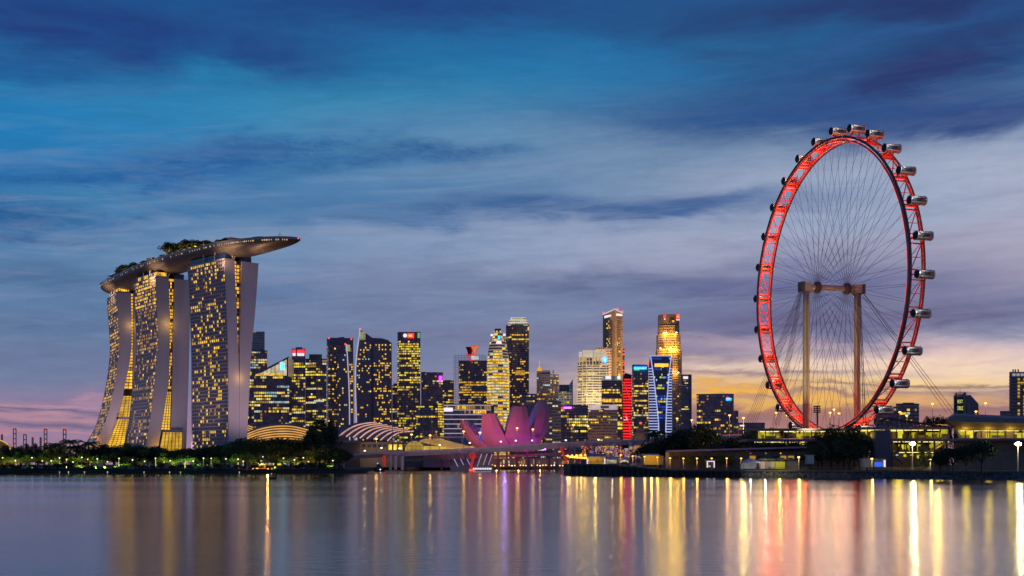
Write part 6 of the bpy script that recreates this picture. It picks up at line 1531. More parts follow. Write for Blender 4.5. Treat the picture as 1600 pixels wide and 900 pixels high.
for x in (1510, 1545, 1580, 1615): light('terminal_light', tuple(P(x, 676, 514)), 600, (1, .72, .05), 1.4)
t = thing('flat_roof_deck', 'orange lit roof deck between the trees and the hull shaped roof', 'roof deck', (XY(1465, 640), 640, GZ))
slab_(t, 1446, 1482, 663, 665.5, 640, 20, stone_tan, 'roof_slab'); slab_(t, 1447, 1482, 665.7, 735, 642, 16, concrete_dark, 'wall')
light('roof_deck_lamp', tuple(P(1465, 658, 632)), 5000, (1, .6, .1), .4)
# quay kiosks, tents, boxes and cars
def shed(name, label, px0, px1, y0, y1, Y, depth, wall, roofm, cat, roof_rise=.5, over=.4):
    q0, q1 = P(px0, y1, Y), P(px1, y0, Y); zb = max(min(q0.z, q1.z), top_z((px0+px1)/2)+.1)
    t = thing(name, label, cat, ((q0.x+q1.x)/2, Y, zb))
    mb = MB(); mb.prism([(q0.x, Y), (q1.x, Y), (q1.x, Y+depth), (q0.x, Y+depth)], zb-.05, q1.z); mb.build('wall', wall, t)
    mb = MB(); mb.prism([(q0.x-over, Y-over), (q1.x+over, Y-over), (q1.x+over, Y+depth+over), (q0.x-over, Y+depth+over)], q1.z, [q1.z+.2, q1.z+.2, q1.z+roof_rise, q1.z+roof_rise]); mb.build('roof', roofm, t)
    return t, zb
yel_wall = pmat('yellow_render', (.62, .42, .10), .7, 0, .1, .5); blue_sheet = pmat('blue_sheet_roof', (.25, .26, .36), .5)
t, zb = shed('kiosk', 'yellow lit kiosk with two white doorposts on the quay tip', 918, 946.5, 714, 726, 604, 8, yel_wall, blue_sheet, 'kiosk', 1.8)
for x in (918, 945): sign(t, x-1, x+.8, 716.5, 725.6, 603.6, wh_sign, 'doorpost', off=0, th=.4)
for x in (933, 943.5): sign(t, x-.8, x+.8, 718, 721, 603.8, dark_metal, 'window', off=0, th=.2)
light('kiosk_lamp', tuple(P(930, 716, 598)), 900, (1, .62, .12), .3)
t, zb = shed('kiosk', 'amber walled box kiosk with blue roof, further right on the quay', 1007, 1030, 711.6, 726, 575, 8, yel_wall, blue_sheet, 'kiosk', .8)
sign(t, 1029.6, 1036, 712.5, 726, 576.5, stone_tan, 'side_shed', off=0, th=3); light('kiosk_lamp', tuple(P(1018, 713, 569)), 1000, (1, .60, .10), .3)
canvas = pmat('white_canvas', (.65, .65, .62), .8, 0, .06, .4)
def tent(label, px0, px1, ytop, yeave, ybase, Y, mat=canvas, hip=True):
    a, b = XY(px0, Y), XY(px1, Y); zb, ze, zt = max(ZY(ybase, Y), top_z((px0+px1)/2)+.1), ZY(yeave, Y), ZY(ytop, Y); d = b-a; c = (a+b)/2
    t = thing('tent', label, 'tent', (c, Y, zb))
    mb = MB(); r = d*.28 if hip else d*.5
    mb.add([(a, Y, ze), (b, Y, ze), (b, Y+d, ze), (a, Y+d, ze), (c-r*.3, Y+d*.5, zt), (c+r*.3, Y+d*.5, zt)], ((0, 1, 5, 4), (1, 2, 5), (2, 3, 4, 5), (3, 0, 4))); mb.build('canopy', mat, t)
    mb = MB(); mb.prism([(a, Y), (b, Y), (b, Y+d), (a, Y+d)], ze-.45, ze-.02); mb.build('valance', mat, t)
    for x, y in ((a+.15, Y+.15), (b-.15, Y+.15), (a+.15, Y+d-.15), (b-.15, Y+d-.15)): mb = MB(); mb.tube([(x, y, zb), (x, y, ze)], .07, 5); mb.build('pole', steel, t)
    mb = MB(); mb.quad((a+.3, Y+d-.4, zb), (b-.3, Y+d-.4, zb), (b-.3, Y+d-.4, ze-.5), (a+.3, Y+d-.4, ze-.5)); mb.build('back_sheet', mat, t)
    light('tent_lamp', (c, Y+d*.3, ze-.7), 260, (1, .85, .6), .2); return t
tent('white peaked tent just right of the yellow kiosk on the quay tip', 948, 966, 711.5, 716.5, 724.5, 610); tent('smaller white tent right of the first one, by parked vans', 968, 984, 714, 717.5, 724.5, 608)
tent('pale blue marquee on the quay beside the row of boxes', 1161, 1188, 716.4, 721.5, 732.5, 503, pmat('blue_canvas', (.30, .34, .52), .8))
for i, (a, b, mt, lb) in enumerate(((1188.3, 1195.8, pmat('pale_box', (.45, .36, .34), .6), 'pale pink storage box on the quay, left of four'), (1196.4, 1203, pmat('grey_box', (.22, .22, .30), .6), 'grey storage box on the quay between the pink ones'), (1203.5, 1211, pmat('pale_box2', (.42, .34, .33), .6), 'dull pink storage box beside the yellow one'), (1211.5, 1226.5, pmat('yellow_box', (.55, .50, .05), .6), 'bright yellow storage box, right end of the row'))):
    shed('storage_box', lb, a, b, 722, 732.2, 506+i*.4, 3, mt, mt, 'storage box', .25, .05)
light('box_lamp', tuple(P(1219, 721, 500)), 900, (1, .9, .2), .2); light('box_lamp', tuple(P(1196, 720, 500)), 700, (1, .8, .6), .2)
shed('site_hut', 'pale blue site hut standing behind the quay lamp post', 1262, 1272, 712, 725, 520, 4, pmat('blue_hut', (.28, .34, .48), .6), blue_sheet, 'hut')
shed('site_hut', 'long grey hut with white end by the concourse steps', 1348, 1362, 718.5, 730, 500, 4, pmat('grey_hut', (.30, .30, .33), .6), blue_sheet, 'hut')
t, zb = shed('site_hut', 'hut with bright open front on the right of the grey hut', 1364, 1384, 718.5, 730, 500, 4, concrete_mid, blue_sheet, 'hut'); sign(t, 1381, 1383.6, 718.8, 729.6, 499.8, wh_sign, 'lit_jamb', off=0, th=.3); sign(t, 1366.5, 1379, 722, 729, 499.8, lmat('blue_room', (.08, .12, .28), .8), 'open_front', off=0, th=.2)
t, zb = shed('info_booth', 'small booth framed in white light on the quay promenade', 1104.5, 1117, 720, 731, 512, 3, concrete_dark, concrete_mid, 'booth')
for x in (1105.3, 1116): sign(t, x-.7, x+.7, 720.6, 730.6, 511.7, wh_sign, 'lit_frame', off=0, th=.3)
sign(t, 1106, 1116, 720.2, 721.4, 511.7, wh_sign, 'lit_frame', off=0, th=.3); sign(t, 1107, 1110, 727.5, 729.5, 511.6, win_pale, 'screen', off=0, th=.2)
# cars
def make_car(paint, label, loc, rz=0):
    t = thing('parked_car', label, 'car', loc, 'cars parked on the quay', rz)
    prof = [(-2.1, .35), (-2.15, .8), (-1.9, .98), (-1.35, 1.05), (-.75, 1.5), (.75, 1.52), (1.35, 1.08), (2.05, .9), (2.15, .6), (2.1, .35)]
    n = len(prof); mb = MB(); w = .86
    vs = [(x, s*w*(1 if z < 1.1 else .86), z) for s in (-1, 1) for x, z in prof]
    mb.add(vs, [tuple(range(n)), tuple(reversed(range(n, 2*n)))]+[(i, n+i, n+(i+1) % n, (i+1) % n) for i in range(n)]); mb.build('body', paint, None).parent = t
    mb = MB()
    for s in (-1, 1): mb.add([(-1.15, s*.83, 1.12), (1.15, s*.83, 1.12), (.68, s*.77, 1.44), (-.70, s*.77, 1.44)], ((0, 1, 2, 3),))
    mb.build('side_windows', glass, None).parent = t
    for x in (-1.3, 1.35):
        for s in (-1, 1):
            mb = MB(); mb.tube([(x, s*.72, .33), (x, s*.9, .33)], .33, 10); mb.build('wheel', dark_metal, None).parent = t
    for s in (-1, 1): mb = MB(); mb.box((2.13, s*.6, .72), (.08, .3, .16)); mb.build('headlight', white_paint, None).parent = t
    return t
c1 = None
for i, (px, y, Y, lb) in enumerate(((1195, 730, 512, 'dark car parked behind the pale pink storage box'), (1207.5, 730, 512, 'dark car parked behind the dull pink storage box'), (1222, 730, 512, 'dark car parked behind the yellow storage box'), (1236, 730, 512, 'dark car parked right of the yellow storage box'))):
    loc = (XY(px, Y), Y+2, GZ+4.0)
    if c1 is None:
        t = thing('car_deck', 'low grey parking deck behind the storage boxes', 'parking deck', (XY(1215, 512), 512, GZ)); mb = MB(); mb.prism(footprint(1186, 1246, 511, depth=7), GZ, GZ+3.98); mb.build('deck_slab', concrete_mid, t)
        c1 = make_car(pmat('car_paint_dark', (.06, .065, .09), .3, .3, 0), lb, loc)
    else: dup(c1, loc, lb)
v1 = make_car(pmat('car_paint_white', (.55, .55, .52), .3, .1, 0), 'white car parked right of the second white tent', (XY(992, 585), 585, 4.2)); dup(v1, (XY(1000.5, 584), 584, 4.0), 'white car nearest the amber walled kiosk'); dup(c1, (XY(976, 590), 590, 4.65), 'dark car parked in front of the smaller white tent')
# lamps on the quay
for px, py in ((970, 711), (988.5, 712.8), (1007, 713.6), (1027, 714.6), (1047, 716), (1067.8, 716.3), (1089, 716.3), (1112, 716.3), (1135.5, 716.3), (1158, 716.3)):
    Y = quay_pt(px).y+9; lamp_post('quay_lamp', 'amber lamp in the long row along the quay promenade', px, py, Y, top_z(px)+.1, lmat('amber_quay_lamp', (1.0, .46, .04), 3), 'amber lamps along the quay', 420, (1, .48, .06), .46)
for px, py, Y in ((1248, 714.5, 500), (1362.3, 717, 492), (1453.5, 718, 466)):
    lamp_post('path_lamp', 'yellow path lamp at the water side of the right bank', px, py, Y, GZ, lmat('yellow_path_lamp', (1.0, .75, .12), 4), 'path lamps of the right bank', 400, (1, .78, .2), .5)
for row, y0, dy, n, x0, dx in ((0, 712.3, -.32, 9, 887, 6.9), (1, 713.8, .28, 8, 890.5, 3.8)):
    t = thing('lamp_string', ('upper' if row == 0 else 'lower')+' string of round amber lamps over the quay tip', 'string lights', (XY(915, 612), 612, 5.2))
    pts = [P(x0+i*dx, y0+dy*i-(0 if row else .0), 612+row*6) for i in range(n)]
    mb = MB(); mb.tube(pts, .06, 3); mb.build('cable', dark_metal, t)
    for p in pts: mb = MB(); mb.lathe([(.2, -.5), (.55, -.2), (.55, .2), (.2, .5)], 8, 0, p); mb.build('lamp_globe', MAT['amber_quay_lamp'], t)
    for p in (pts[0], pts[-1]): mb = MB(); mb.tube([(p.x, p.y, 5), p], .1, 4); mb.build('post', dark_metal, t)
    for p in pts[::3]: light('string_light', (p.x, p.y-1, p.z-.6), 350, (1, .58, .12), .3)
def flood_mast(label, px, py, Y, k):
    q = P(px, py, Y); t = thing('floodlight_mast', label, 'light mast', (q.x, q.y, GZ))
    mb = MB(); mb.tube([(q.x, q.y, GZ), (q.x, q.y, q.z+.4)], [.22, .14], 6); mb.build('post', concrete_mid, t)
    mb = MB(); mb.box((q.x, q.y, q.z+.1), (2.6*k, .3, .25)); mb.build('cross_arm', concrete_mid, t)
    for i in (-1, 0, 1):
        mb = MB(); mb.lathe([(.2*k, -.5*k), (.52*k, -.15*k), (.52*k, .2*k), (.2*k, .5*k)], 10, 0, (q.x+i*.5*k, q.y-.35, q.z+(.35 if i == 0 else 0))); mb.build('lamp_head', lamp_strong, t)
    light('floodlight', (q.x, q.y-2, q.z), 4500*k, (1, .86, .40), .4); return t
flood_mast('blazing floodlight mast in front of the concourse', 1425.5, 693.5, 470, 1.0); flood_mast('blazing floodlight mast at the right edge before the hull shaped roof', 1590.5, 694, 430, 1.0)
# ------------------------------------------------------------------ trees
def leaf_mesh(name, clumps, n, size, mat, rs):
    """many small leaf-sized faces spread through a set of clumps (x, y, z, rx, rz)"""
    rs = np.random.RandomState(rs); w = np.array([c[3]**2*c[4] for c in clumps])
    idx = rs.choice(len(clumps), n, p=w/w.sum()); C = np.array(clumps)[idx]
    d = rs.normal(size=(n, 3)); d /= np.linalg.norm(d, axis=1)[:, None]; r = rs.uniform(.35, 1.0, n)**.6
    pos = C[:, :3]+d*np.stack([C[:, 3], C[:, 3], C[:, 4]], 1)*r[:, None]
    nrm = d*.6+rs.normal(size=(n, 3))*.6+np.array([0, 0, .35]); nrm /= np.linalg.norm(nrm, axis=1)[:, None]
    t = np.cross(nrm, rs.normal(size=(n, 3))); t /= np.linalg.norm(t, axis=1)[:, None]; b = np.cross(nrm, t)
    s = size*rs.uniform(.55, 1.25, n)[:, None]
    v = np.stack([pos-t*s, pos-b*s*.55, pos+t*s, pos+b*s*.55], 1).reshape(-1, 3)
    me = bpy.data.meshes.new(name); me.from_pydata(v.tolist(), [], [(i*4, i*4+1, i*4+2, i*4+3) for i in range(n)]); me.materials.append(mat); me.update()
    return me
def tree_proto(kind, seed, mat):
    """a broadleaf tree of unit height about 1, as (trunk MB, crown mesh)"""
    rs = random.Random(seed); mb = MB(); clumps = []
    wide = {'round': .42, 'wide': .62, 'tall': .26, 'loose': .40}[kind]; base = {'round': .30, 'wide': .40, 'tall': .2, 'loose': .28}[kind]
    fork = base*.8
    mb.tube([(0, 0, 0), (.01, 0, fork*.5), (0, .01, fork)], [.030, .022, .018], 7)
    nb = {'round': 9, 'wide': 11, 'tall': 7, 'loose': 9}[kind]
    for i in range(nb):
        a = 2*math.pi*i/nb+rs.uniform(-.4, .4); f = rs.uniform(.35, 1)*wide; z = base+(1-base)*rs.uniform(.25, .85)*(1-.45*(f/wide)**2)
        e = (math.cos(a)*f*.8, math.sin(a)*f*.8, z)
        mb.tube([(0, 0, fork*rs.uniform(.8, 1)), (e[0]*.4, e[1]*.4, fork+(z-fork)*.55), e], [.014, .009, .004], 5)
        k = {'round': .19, 'wide': .17, 'tall': .14, 'loose': .13}[kind]
        clumps.append((*e, k*rs.uniform(.8, 1.25), k*rs.uniform(.6, .9)))
        if kind != 'loose': clumps.append((e[0]*.5, e[1]*.5, min(.93, z+.1), k*1.0, k*.75))
    clumps.append((0, 0, .86, .15, .13))
    return mb, leaf_mesh('leaves', clumps, {'round': 2600, 'wide': 3000, 'tall': 1500, 'loose': 1700}[kind], .030, mat, seed)
PROTO = {}
def proto(kind, seed, mat):
    k = (kind, seed, mat.name)
    if k not in PROTO:
        mb, me = tree_proto(kind, seed, mat); tr = mb.build('trunk', bark, None)
        PROTO[k] = (tr.data, me); bpy.data.objects.remove(tr)
    return PROTO[k]
TN = {}
def tree(name, label, px, ytop, Y, kind='round', seed=1, mat=None, group=None, zb=None, wide=1.0, cat='tree'):
    if group: TN[group] = TN.get(group, -1)+1; label = nth(TN[group])+' from the left, '+label
    mat = mat or leaf_dark; td, cd = proto(kind, seed, mat); zb = GZ if zb is None else zb
    h = ZY(ytop, Y)-zb; t = thing(name, label, cat, (XY(px, Y), Y, zb), group, rz=random.uniform(0, 6.28)); t.scale = (h*wide, h*wide, h)
    for n_, d in (('trunk', td), ('crown', cd)): o = bpy.data.objects.new(n_, d); COL.objects.link(o); o.parent = t
    return t
def palm_proto(seed):
    rs = random.Random(seed); mb = MB(); mb.tube([(0, 0, 0), (.02, 0, .3), (.03, .01, .6), (.03, .01, .84)], [.022, .017, .014, .013], 7)
    fr = MB()
    for i in range(17):
        a = 2*math.pi*i/17+rs.uniform(-.2, .2); up = rs.uniform(-.1, .9); L = rs.uniform(.24, .32); pts = []
        for k in range(7):
            f = k/6; pts.append(Vector((.03+math.cos(a)*L*f, .01+math.sin(a)*L*f, .85+L*(up*f-1.0*f*f*(.5+.3*(1-up))))))
        side = Vector((-math.sin(a), math.cos(a), 0))
        for k in range(6):
            for s in (-1, 1):
                for g in (0, .5):
                    p = pts[k].lerp(pts[k+1], g); q = pts[k].lerp(pts[k+1], g+.4); o = side*s*(.055*(1-.6*k/6))+Vector((0, 0, -.03)); fr.quad(p, q, q+o, p+o*.9)
    return mb, fr
pm, pf = palm_proto(4); ptr = pm.build('trunk', bark, None); pfr = pf.build('fronds', leaf_palm, None); PALM = (ptr.data, pfr.data); bpy.data.objects.remove(ptr); bpy.data.objects.remove(pfr)
def palm(label, px, ytop, Y, group=None, zb=None, wide=1.0):
    zb = GZ if zb is None else zb; h = (ZY(ytop, Y)-zb)/1.02
    if group: TN[group] = TN.get(group, -1)+1; label = nth(TN[group])+' of the scattered palms, '+label
    t = thing('palm_tree', label, 'palm tree', (XY(px, Y), Y, zb), group, rz=random.uniform(0, 6.28)); t.scale = (h*wide, h*wide, h)
    for n_, d in (('trunk', PALM[0]), ('crown', PALM[1])): o = bpy.data.objects.new(n_, d); COL.objects.link(o); o.parent = t
# bank of the left shore
def shore_Y(px):
    for (xa, ya), (xb, yb) in zip(left_shore[:5], left_shore[1:5]):
        ka, kb = CX+F*xa/ya, CX+F*xb/yb
        if ka <= px <= kb:
            k = (px-CX)/F; t = (k*ya-xa)/((xb-xa)-k*(yb-ya)); return ya+(yb-ya)*t
    return 652
pxs = list(range(-60, 545, 12))
mb = MB(); rows = [[], [], [], []]
for p in pxs:
    Y = shore_Y(p)
    for r, (dy, z) in zip(rows, ((-1.5, -.6), (1.2, .9+.3*math.sin(p*.13)), (7, 2.0+.4*math.sin(p*.07)), (22, 2.6))): r.append((XY(p, Y+dy), Y+dy, z))
mb.grid(rows); mb.build('river_bank', soil, kind='structure')
mb = MB()
for p in (150, 160, 170, 180, 190, 200): pass
ps = list(range(-60, 545, 14)); mb.grid([[(XY(p, shore_Y(p)+12+random.uniform(0, 1)), shore_Y(p)+12, 2.62) for p in ps], [(XY(p, shore_Y(p)+44), shore_Y(p)+44, 2.64) for p in ps]]); mb.build('park_lawn', lawn, kind='structure')
# rows of trees in the left park
rs = random.Random(21)
zones = [(-20, 60, 'below the cranes', 700), (60, 140, 'left of the southern tower', 702), (140, 290, 'before the southern and middle towers', 701), (290, 400, 'before the northern tower', 700), (400, 545, 'before the orange hall', 700)]
def zone(px): return next(z for z in zones if z[0] <= px < z[1])
def top_line(px): return float(np.interp(px, [-20, 30, 80, 150, 172, 200, 230, 270, 300, 350, 380, 420, 460, 500, 540], [703, 700, 699, 697, 693, 692, 694, 701, 699, 692, 684, 682, 683, 688, 703]))
px = -14; k = 0
while px < 536:
    z = zone(px); kind = rs.choice(['round', 'wide', 'round', 'tall'] if px < 150 else ['round', 'wide', 'wide', 'round'])
    tree('park_tree', 'dark broadleaf tree, back row '+z[2], px, top_line(px)+rs.uniform(-1.5, 4), shore_Y(px)+rs.uniform(48, 62), kind, rs.choice([1, 2, 3]), leaf_dark, 'back row trees '+z[2], 2.5, rs.uniform(1.0, 1.35)); px += rs.uniform(9, 14)
px = -10
while px < 530:
    z = zone(px)
    tree('park_tree', 'lamp lit tree, front row '+z[2], px, rs.uniform(706, 716), shore_Y(px)+rs.uniform(20, 40), rs.choice(['round', 'loose', 'round', 'wide']), rs.choice([4, 5]), leaf_mid, 'front row trees '+z[2], 2.5, rs.uniform(1.0, 1.4)); px += rs.uniform(11, 19)
px = -12
while px < 540:
    z = zone(px)
    tree('shrub', 'low round bank shrub '+z[2], px, rs.uniform(722, 728), shore_Y(px)+rs.uniform(10, 18), 'round', 6, rs.choice([leaf_dark, leaf_mid]), 'shrubs '+z[2], 2.0, rs.uniform(1.5, 2.4), 'shrub'); px += rs.uniform(8, 20)
for p, y in ((-6, 696), (32, 697), (76, 693), (90, 687), (107, 681), (112, 692), (123, 690), (137, 684)): palm('left to right, above the park trees', p, y, shore_Y(p)+45, 'palms left of the southern tower', 2.5, 1.5)
for i, p in enumerate([5+i*7.3+rs.uniform(-1.5, 1.5) for i in range(14)]): tree('columnar_tree', 'slim dark columnar tree below the cranes', p, rs.uniform(690, 697), shore_Y(p)+75, 'tall', 7, leaf_dark, 'columnar trees below the cranes', 2.5, .55)
tree('rain_tree', 'tallest dark rain tree, in front of the two lit shell roofs', 499, 651, 705, 'loose', 9, leaf_dark, None, 2.5, .85)
tree('rain_tree', 'second tall dark tree leaning beside the tallest one at the bridge end', 515, 656, 712, 'round', 11, leaf_dark, None, 2.5, .55)
tree('rain_tree', 'third tall dark tree, left of the tallest one', 487, 662, 715, 'loose', 10, leaf_dark, None, 2.5, .5)
tree('park_tree', 'rounded dark tree at the left end of the bridge', 530, 699, 690, 'round', 2, leaf_dark, None, 2.5, 1.5)
tree('park_tree', 'broad dark tree right of the rain trees at the bridge end', 514, 695, 684, 'wide', 3, leaf_dark, None, 2.5, 1.2)
# right bank
tree('rain_tree', 'large dark domed tree, left of a pair above the quay tip', 1062, 665, 760, 'round', 2, leaf_dark, None, GZ, 1.05); tree('rain_tree', 'large dark domed tree, right of a pair above the quay lamps', 1096, 664, 745, 'wide', 3, leaf_dark, None, GZ, .95)
tree('rain_tree', 'dark tree behind the domed pair', 1078, 668, 775, 'round', 1, leaf_dark, None, GZ, 1.0)
for p, y, Y in ((1032, 690, 790), (1045, 686, 770), (1012, 694, 800), (1128, 690, 700), (1142, 686, 690)): tree('roadside_tree', 'low dark tree behind the quay lamps, below the big dark pair', p, y, Y, 'wide', 3, leaf_dark, 'low trees below the dark pair', GZ, 1.4)
palm('tall dark palm in front of the blue tapered tower', 1026, 664, 800, None, GZ, 1.0); palm('shorter dark palm beside the tall one', 1017, 669, 810, None, GZ, .9)
tree('terminal_tree', 'small dark tree left of the lime lit terminal', 1157, 681, 700, 'wide', 2, leaf_dark, None, GZ, .9)
tree('terminal_tree', 'yellow lit tree behind the left end of the terminal', 1177, 665.5, 706, 'round', 1, leaf_mid, None, GZ, .8)
for p, y, Y, lb, s, w in ((1208, 664, 640, 'dark tree poking over the left part of the terminal roof', 2, .6), (1299, 660, 572, 'large dark tree before the terminal, left of the right support column', 1, .85), (1335, 664, 566, 'large dark tree under the right support column', 3, .9), (1278, 672, 570, 'loose dark tree in front of the lime windows left of the big two', 5, .7), (1355, 676, 560, 'dark tree left of the stair tower', 2, .8), (1318, 676, 562, 'dark tree between the two big ones before the terminal', 4, .9)):
    tree('terminal_tree', lb, p, y, Y, 'loose' if s > 3 else 'round', s, leaf_dark, None, GZ, w)
for i, p in enumerate((1185, 1200, 1216, 1231, 1246, 1262)): tree('roadside_tree', 'small dark tree in the row before the lower lime windows', p, 690.5+rs.uniform(-1, 2), 580, 'wide', 3, leaf_dark, 'small trees before the terminal', GZ, .75)
for i, p in enumerate((1078, 1095, 1108, 1126, 1142)): tree('promenade_tree', 'small olive tree between the amber quay lamps', p, 709+rs.uniform(-1, 2), 541, 'round', 5, leaf_mid, 'small trees along the quay promenade', GZ, .9)
tree('bank_tree', 'big dark spreading tree on the right bank, left of a pair', 1489, 693, 437, 'wide', 12, leaf_dark, None, GZ, 1.35); tree('bank_tree', 'big dark spreading tree on the right bank, right of a pair', 1534, 686.5, 428, 'wide', 13, leaf_dark, None, GZ, 1.2)
tree('bank_tree', 'dark filler tree between the spreading pair', 1510, 694, 445, 'round', 3, leaf_dark, None, GZ, 1.1)
tree('bank_tree', 'low dark bushy tree hugging the left side of the spreading pair', 1469, 706, 440, 'round', 1, leaf_dark, None, GZ, 1.3)
for p, y in ((1451, 653.5), (1466, 652.5), (1473, 655)): tree('hill_tree', 'small dark tree beyond the orange lit roof deck', p, y, 780, 'wide', 3, leaf_dark, 'small trees beyond the roof deck', GZ, .5)
tree('bank_tree', 'thin tree in front of the lit concourse doors', 1441, 700, 480, 'tall', 7, leaf_dark, None, GZ, .8)
for i, (p, y, w) in enumerate(((1266, 694, 1.0), (1284, 690, 1.1), (1309, 686, 1.1), (1327, 689, 1.1), (1343, 694, 1.0))): tree('quay_tree', 'dark tree before the terminal, near the water', p, y, 524+rs.uniform(-4, 6), rs.choice(['round', 'loose', 'wide']), rs.choice([1, 2, 3]), leaf_dark, 'dark trees near the water below the wheel', GZ, w)
# trees on the roof deck
for p in range(170, 352, 5):
    c, u = on_deck(p+rs.uniform(-1, 1), rs.uniform(-17.5, -14.5)); h = rs.uniform(2.8, 5.2); tree('deck_shrub', 'low shrub along the near edge of the roof deck', p, HY-(c.z+h-CH)*F/c.y, c.y, 'round', rs.choice([1, 2]), leaf_mid, 'shrubs along the roof deck edge', c.z, 2.0, 'shrub')
for p, y, k in ((172, 434, 0), (178, 428, 0), (185, 419, 0), (191, 413, 1), (197, 412, 1), (204, 411, 1), (210, 409, 0), (262, 379, 1), (268, 378, 1), (275, 383, 0), (284, 375, 1), (291, 373, 1), (299, 374, 1), (308, 374, 1), (314, 377, 0), (322, 374, 1), (328, 376, 0), (340, 373, 0)):
    c, u = on_deck(p, rs.uniform(-14, -9)); tree('deck_tree', 'garden tree on the roof deck above the '+('southern tower' if p < 215 else 'middle tower'), p, y, c.y, rs.choice(['round', 'wide']), rs.choice([1, 2, 3]), leaf_mid, 'deck trees '+('above the southern tower' if p < 215 else 'above the middle tower'), c.z, 1.0)

# ------------------------------------------------------------------ lamps of the left park
rs = random.Random(31)
park_white = lmat('park_globe', (.95, .9, .62), 2.0)
for i, px in enumerate([4, 24, 50, 66, 80, 93, 104, 114, 128, 137, 152, 168, 186, 207, 226, 243, 256, 266, 289, 302, 318, 330, 353, 372, 380, 397, 408, 443, 460, 474, 482, 520]):
    Y = shore_Y(px)+rs.uniform(14, 30); py = rs.uniform(714.5, 722); z = zone(px)
    lamp_post('park_lamp', 'small globe lamp under trees '+z[2], px, py, Y, 2.6, park_white if i % 3 else lmat('park_globe_yellow', (1.0, .7, .12), 2.0), 'park lamps '+z[2], 0, size=.42)
for px, d, pw_, c in [(25, 26, 900, (.9, .8, .2)), (52, 18, 1500, (.75, .95, .15)), (66, 22, 800, (.95, .8, .15)), (93, 20, 1900, (.85, .9, .12)), (104, 22, 2300, (.9, .9, .12)), (117, 20, 2000, (.85, .9, .12)), (133, 22, 2000, (.9, .9, .15)), (163, 14, 2200, (.7, 1, .15)), (180, 14, 2200, (.6, 1, .15)), (210, 24, 900, (.9, .8, .2)), (226, 18, 1900, (.75, 1, .25)), (252, 20, 1600, (.85, .9, .12)), (268, 20, 2000, (.85, .95, .14)), (289, 20, 1900, (.6, 1, .15)), (302, 18, 2300, (.65, 1, .15)), (318, 20, 2000, (.6, 1, .2)), (353, 22, 1800, (.65, 1, .15)), (378, 20, 2200, (.65, 1, .12)), (412, 22, 1300, (.7, 1, .2)), (446, 22, 1300, (.6, .9, .15)), (470, 30, 2600, (1, .6, .1)), (500, 40, 2400, (1, .6, .1)), (518, 14, 1600, (.7, .9, .12)), (14, 24, 1500, (.8, .8, .1)), (40, 16, 1400, (.6, 1, .15)), (125, 13, 1700, (.8, .9, .12)), (150, 18, 1500, (.8, 1, .15)), (196, 12, 1500, (.5, 1, .12)), (238, 14, 1500, (.6, 1, .15)), (310, 13, 1800, (.6, 1, .15)), (335, 16, 1500, (.6, 1, .15)), (396, 18, 1500, (.6, 1, .15)), (430, 16, 1500, (.65, 1, .15)), (408, 46, 1800, (1, .6, .1)), (90, 46, 1200, (1, .7, .1))]:
    Y = shore_Y(px)+d; light('park_uplight', (XY(px, Y), Y, 2.9), pw_*3.0, c, .3, (XY(px, Y), Y+1.0, 12), 150, .5)

# ------------------------------------------------------------------ far left: cranes and the dome
for i, (px, ytop, two) in enumerate(((3, 678, 0), (3.4, 678, 0), (23, 668.5, 1), (39, 677.5, 1), (51, 682.5, 0), (63.5, 682.5, 0), (71.2, 669, 1), (101, 669.5, 1))):
    if i == 1: continue
    Y = 2800; t = thing('harbour_crane', 'far harbour crane, '+nth(i if i == 0 else i-1)+' from the left, '+('broad lattice boom' if two else 'slim raised boom'), 'crane', (XY(px, Y), Y, GZ), 'harbour cranes behind the left park')
    w = 2.1 if two else .9
    for s in (-1, 1): mb = MB(); mb.tube([P(px+s*w, 712, Y), P(px+s*w, ytop+2, Y), P(px+s*w*.55, ytop+.4, Y)], 1.1, 4); mb.build('boom_leg', steel, t)
    for k in range(5 if two else 2): y = ytop+2+k*7.5; mb = MB(); mb.tube([P(px-w, y, Y), P(px+w, y, Y)], .9, 4); mb.build('cross_bar', steel, t)
    mb = MB(); mb.box(P(px, ytop, Y), (w*2.2*1.5, 2, 2.4)); mb.build('beacon', lmat('crane_beacon', (.75, .12, .07), .9), t)
    if two: mb = MB(); mb.box(P(px, ytop+22.5, Y), (3, 2, 3)); mb.build('beacon', MAT['crane_beacon'], t)
t = thing('glass_dome', 'dark glass dome with amber lit rib at the left edge', 'dome', (*P(-6, 700, 1050).xy, GZ))
c = P(-9, 703, 1050); H = ZY(687, 1050)-ZY(703, 1050); R = 26/F*1050
mb = MB(); mb.lathe([(R*math.cos(a), H*math.sin(a)) for a in [i*math.pi/2/10 for i in range(11)]], 28, 0, (c.x, c.y, c.z)); mb.lathe([(R, GZ-c.z), (R, 0)], 28, 0, c); mb.build('glass_shell', pmat('amber_glass', (.12, .07, .03), .3, emit=(.5, .25, .05), es=.12), t, smooth=True)
mb = MB(); mb.tube([(c.x+R*1.01*math.cos(a), c.y-2, c.z+H*1.01*math.sin(a)) for a in [i*math.pi/16 for i in range(17)]], .55, 5); mb.build('lit_rib', lmat('dome_rib', (.75, .42, .06), 1), t)
q = P(34, 702.5, 760); lamp_post('street_lamp', 'single bright orange street lamp among the trees below the cranes', 34, 702.5, 760, GZ, lmat('orange_lamp', (1, .42, .06), 5), None, 2500, (1, .5, .1), 1.0)

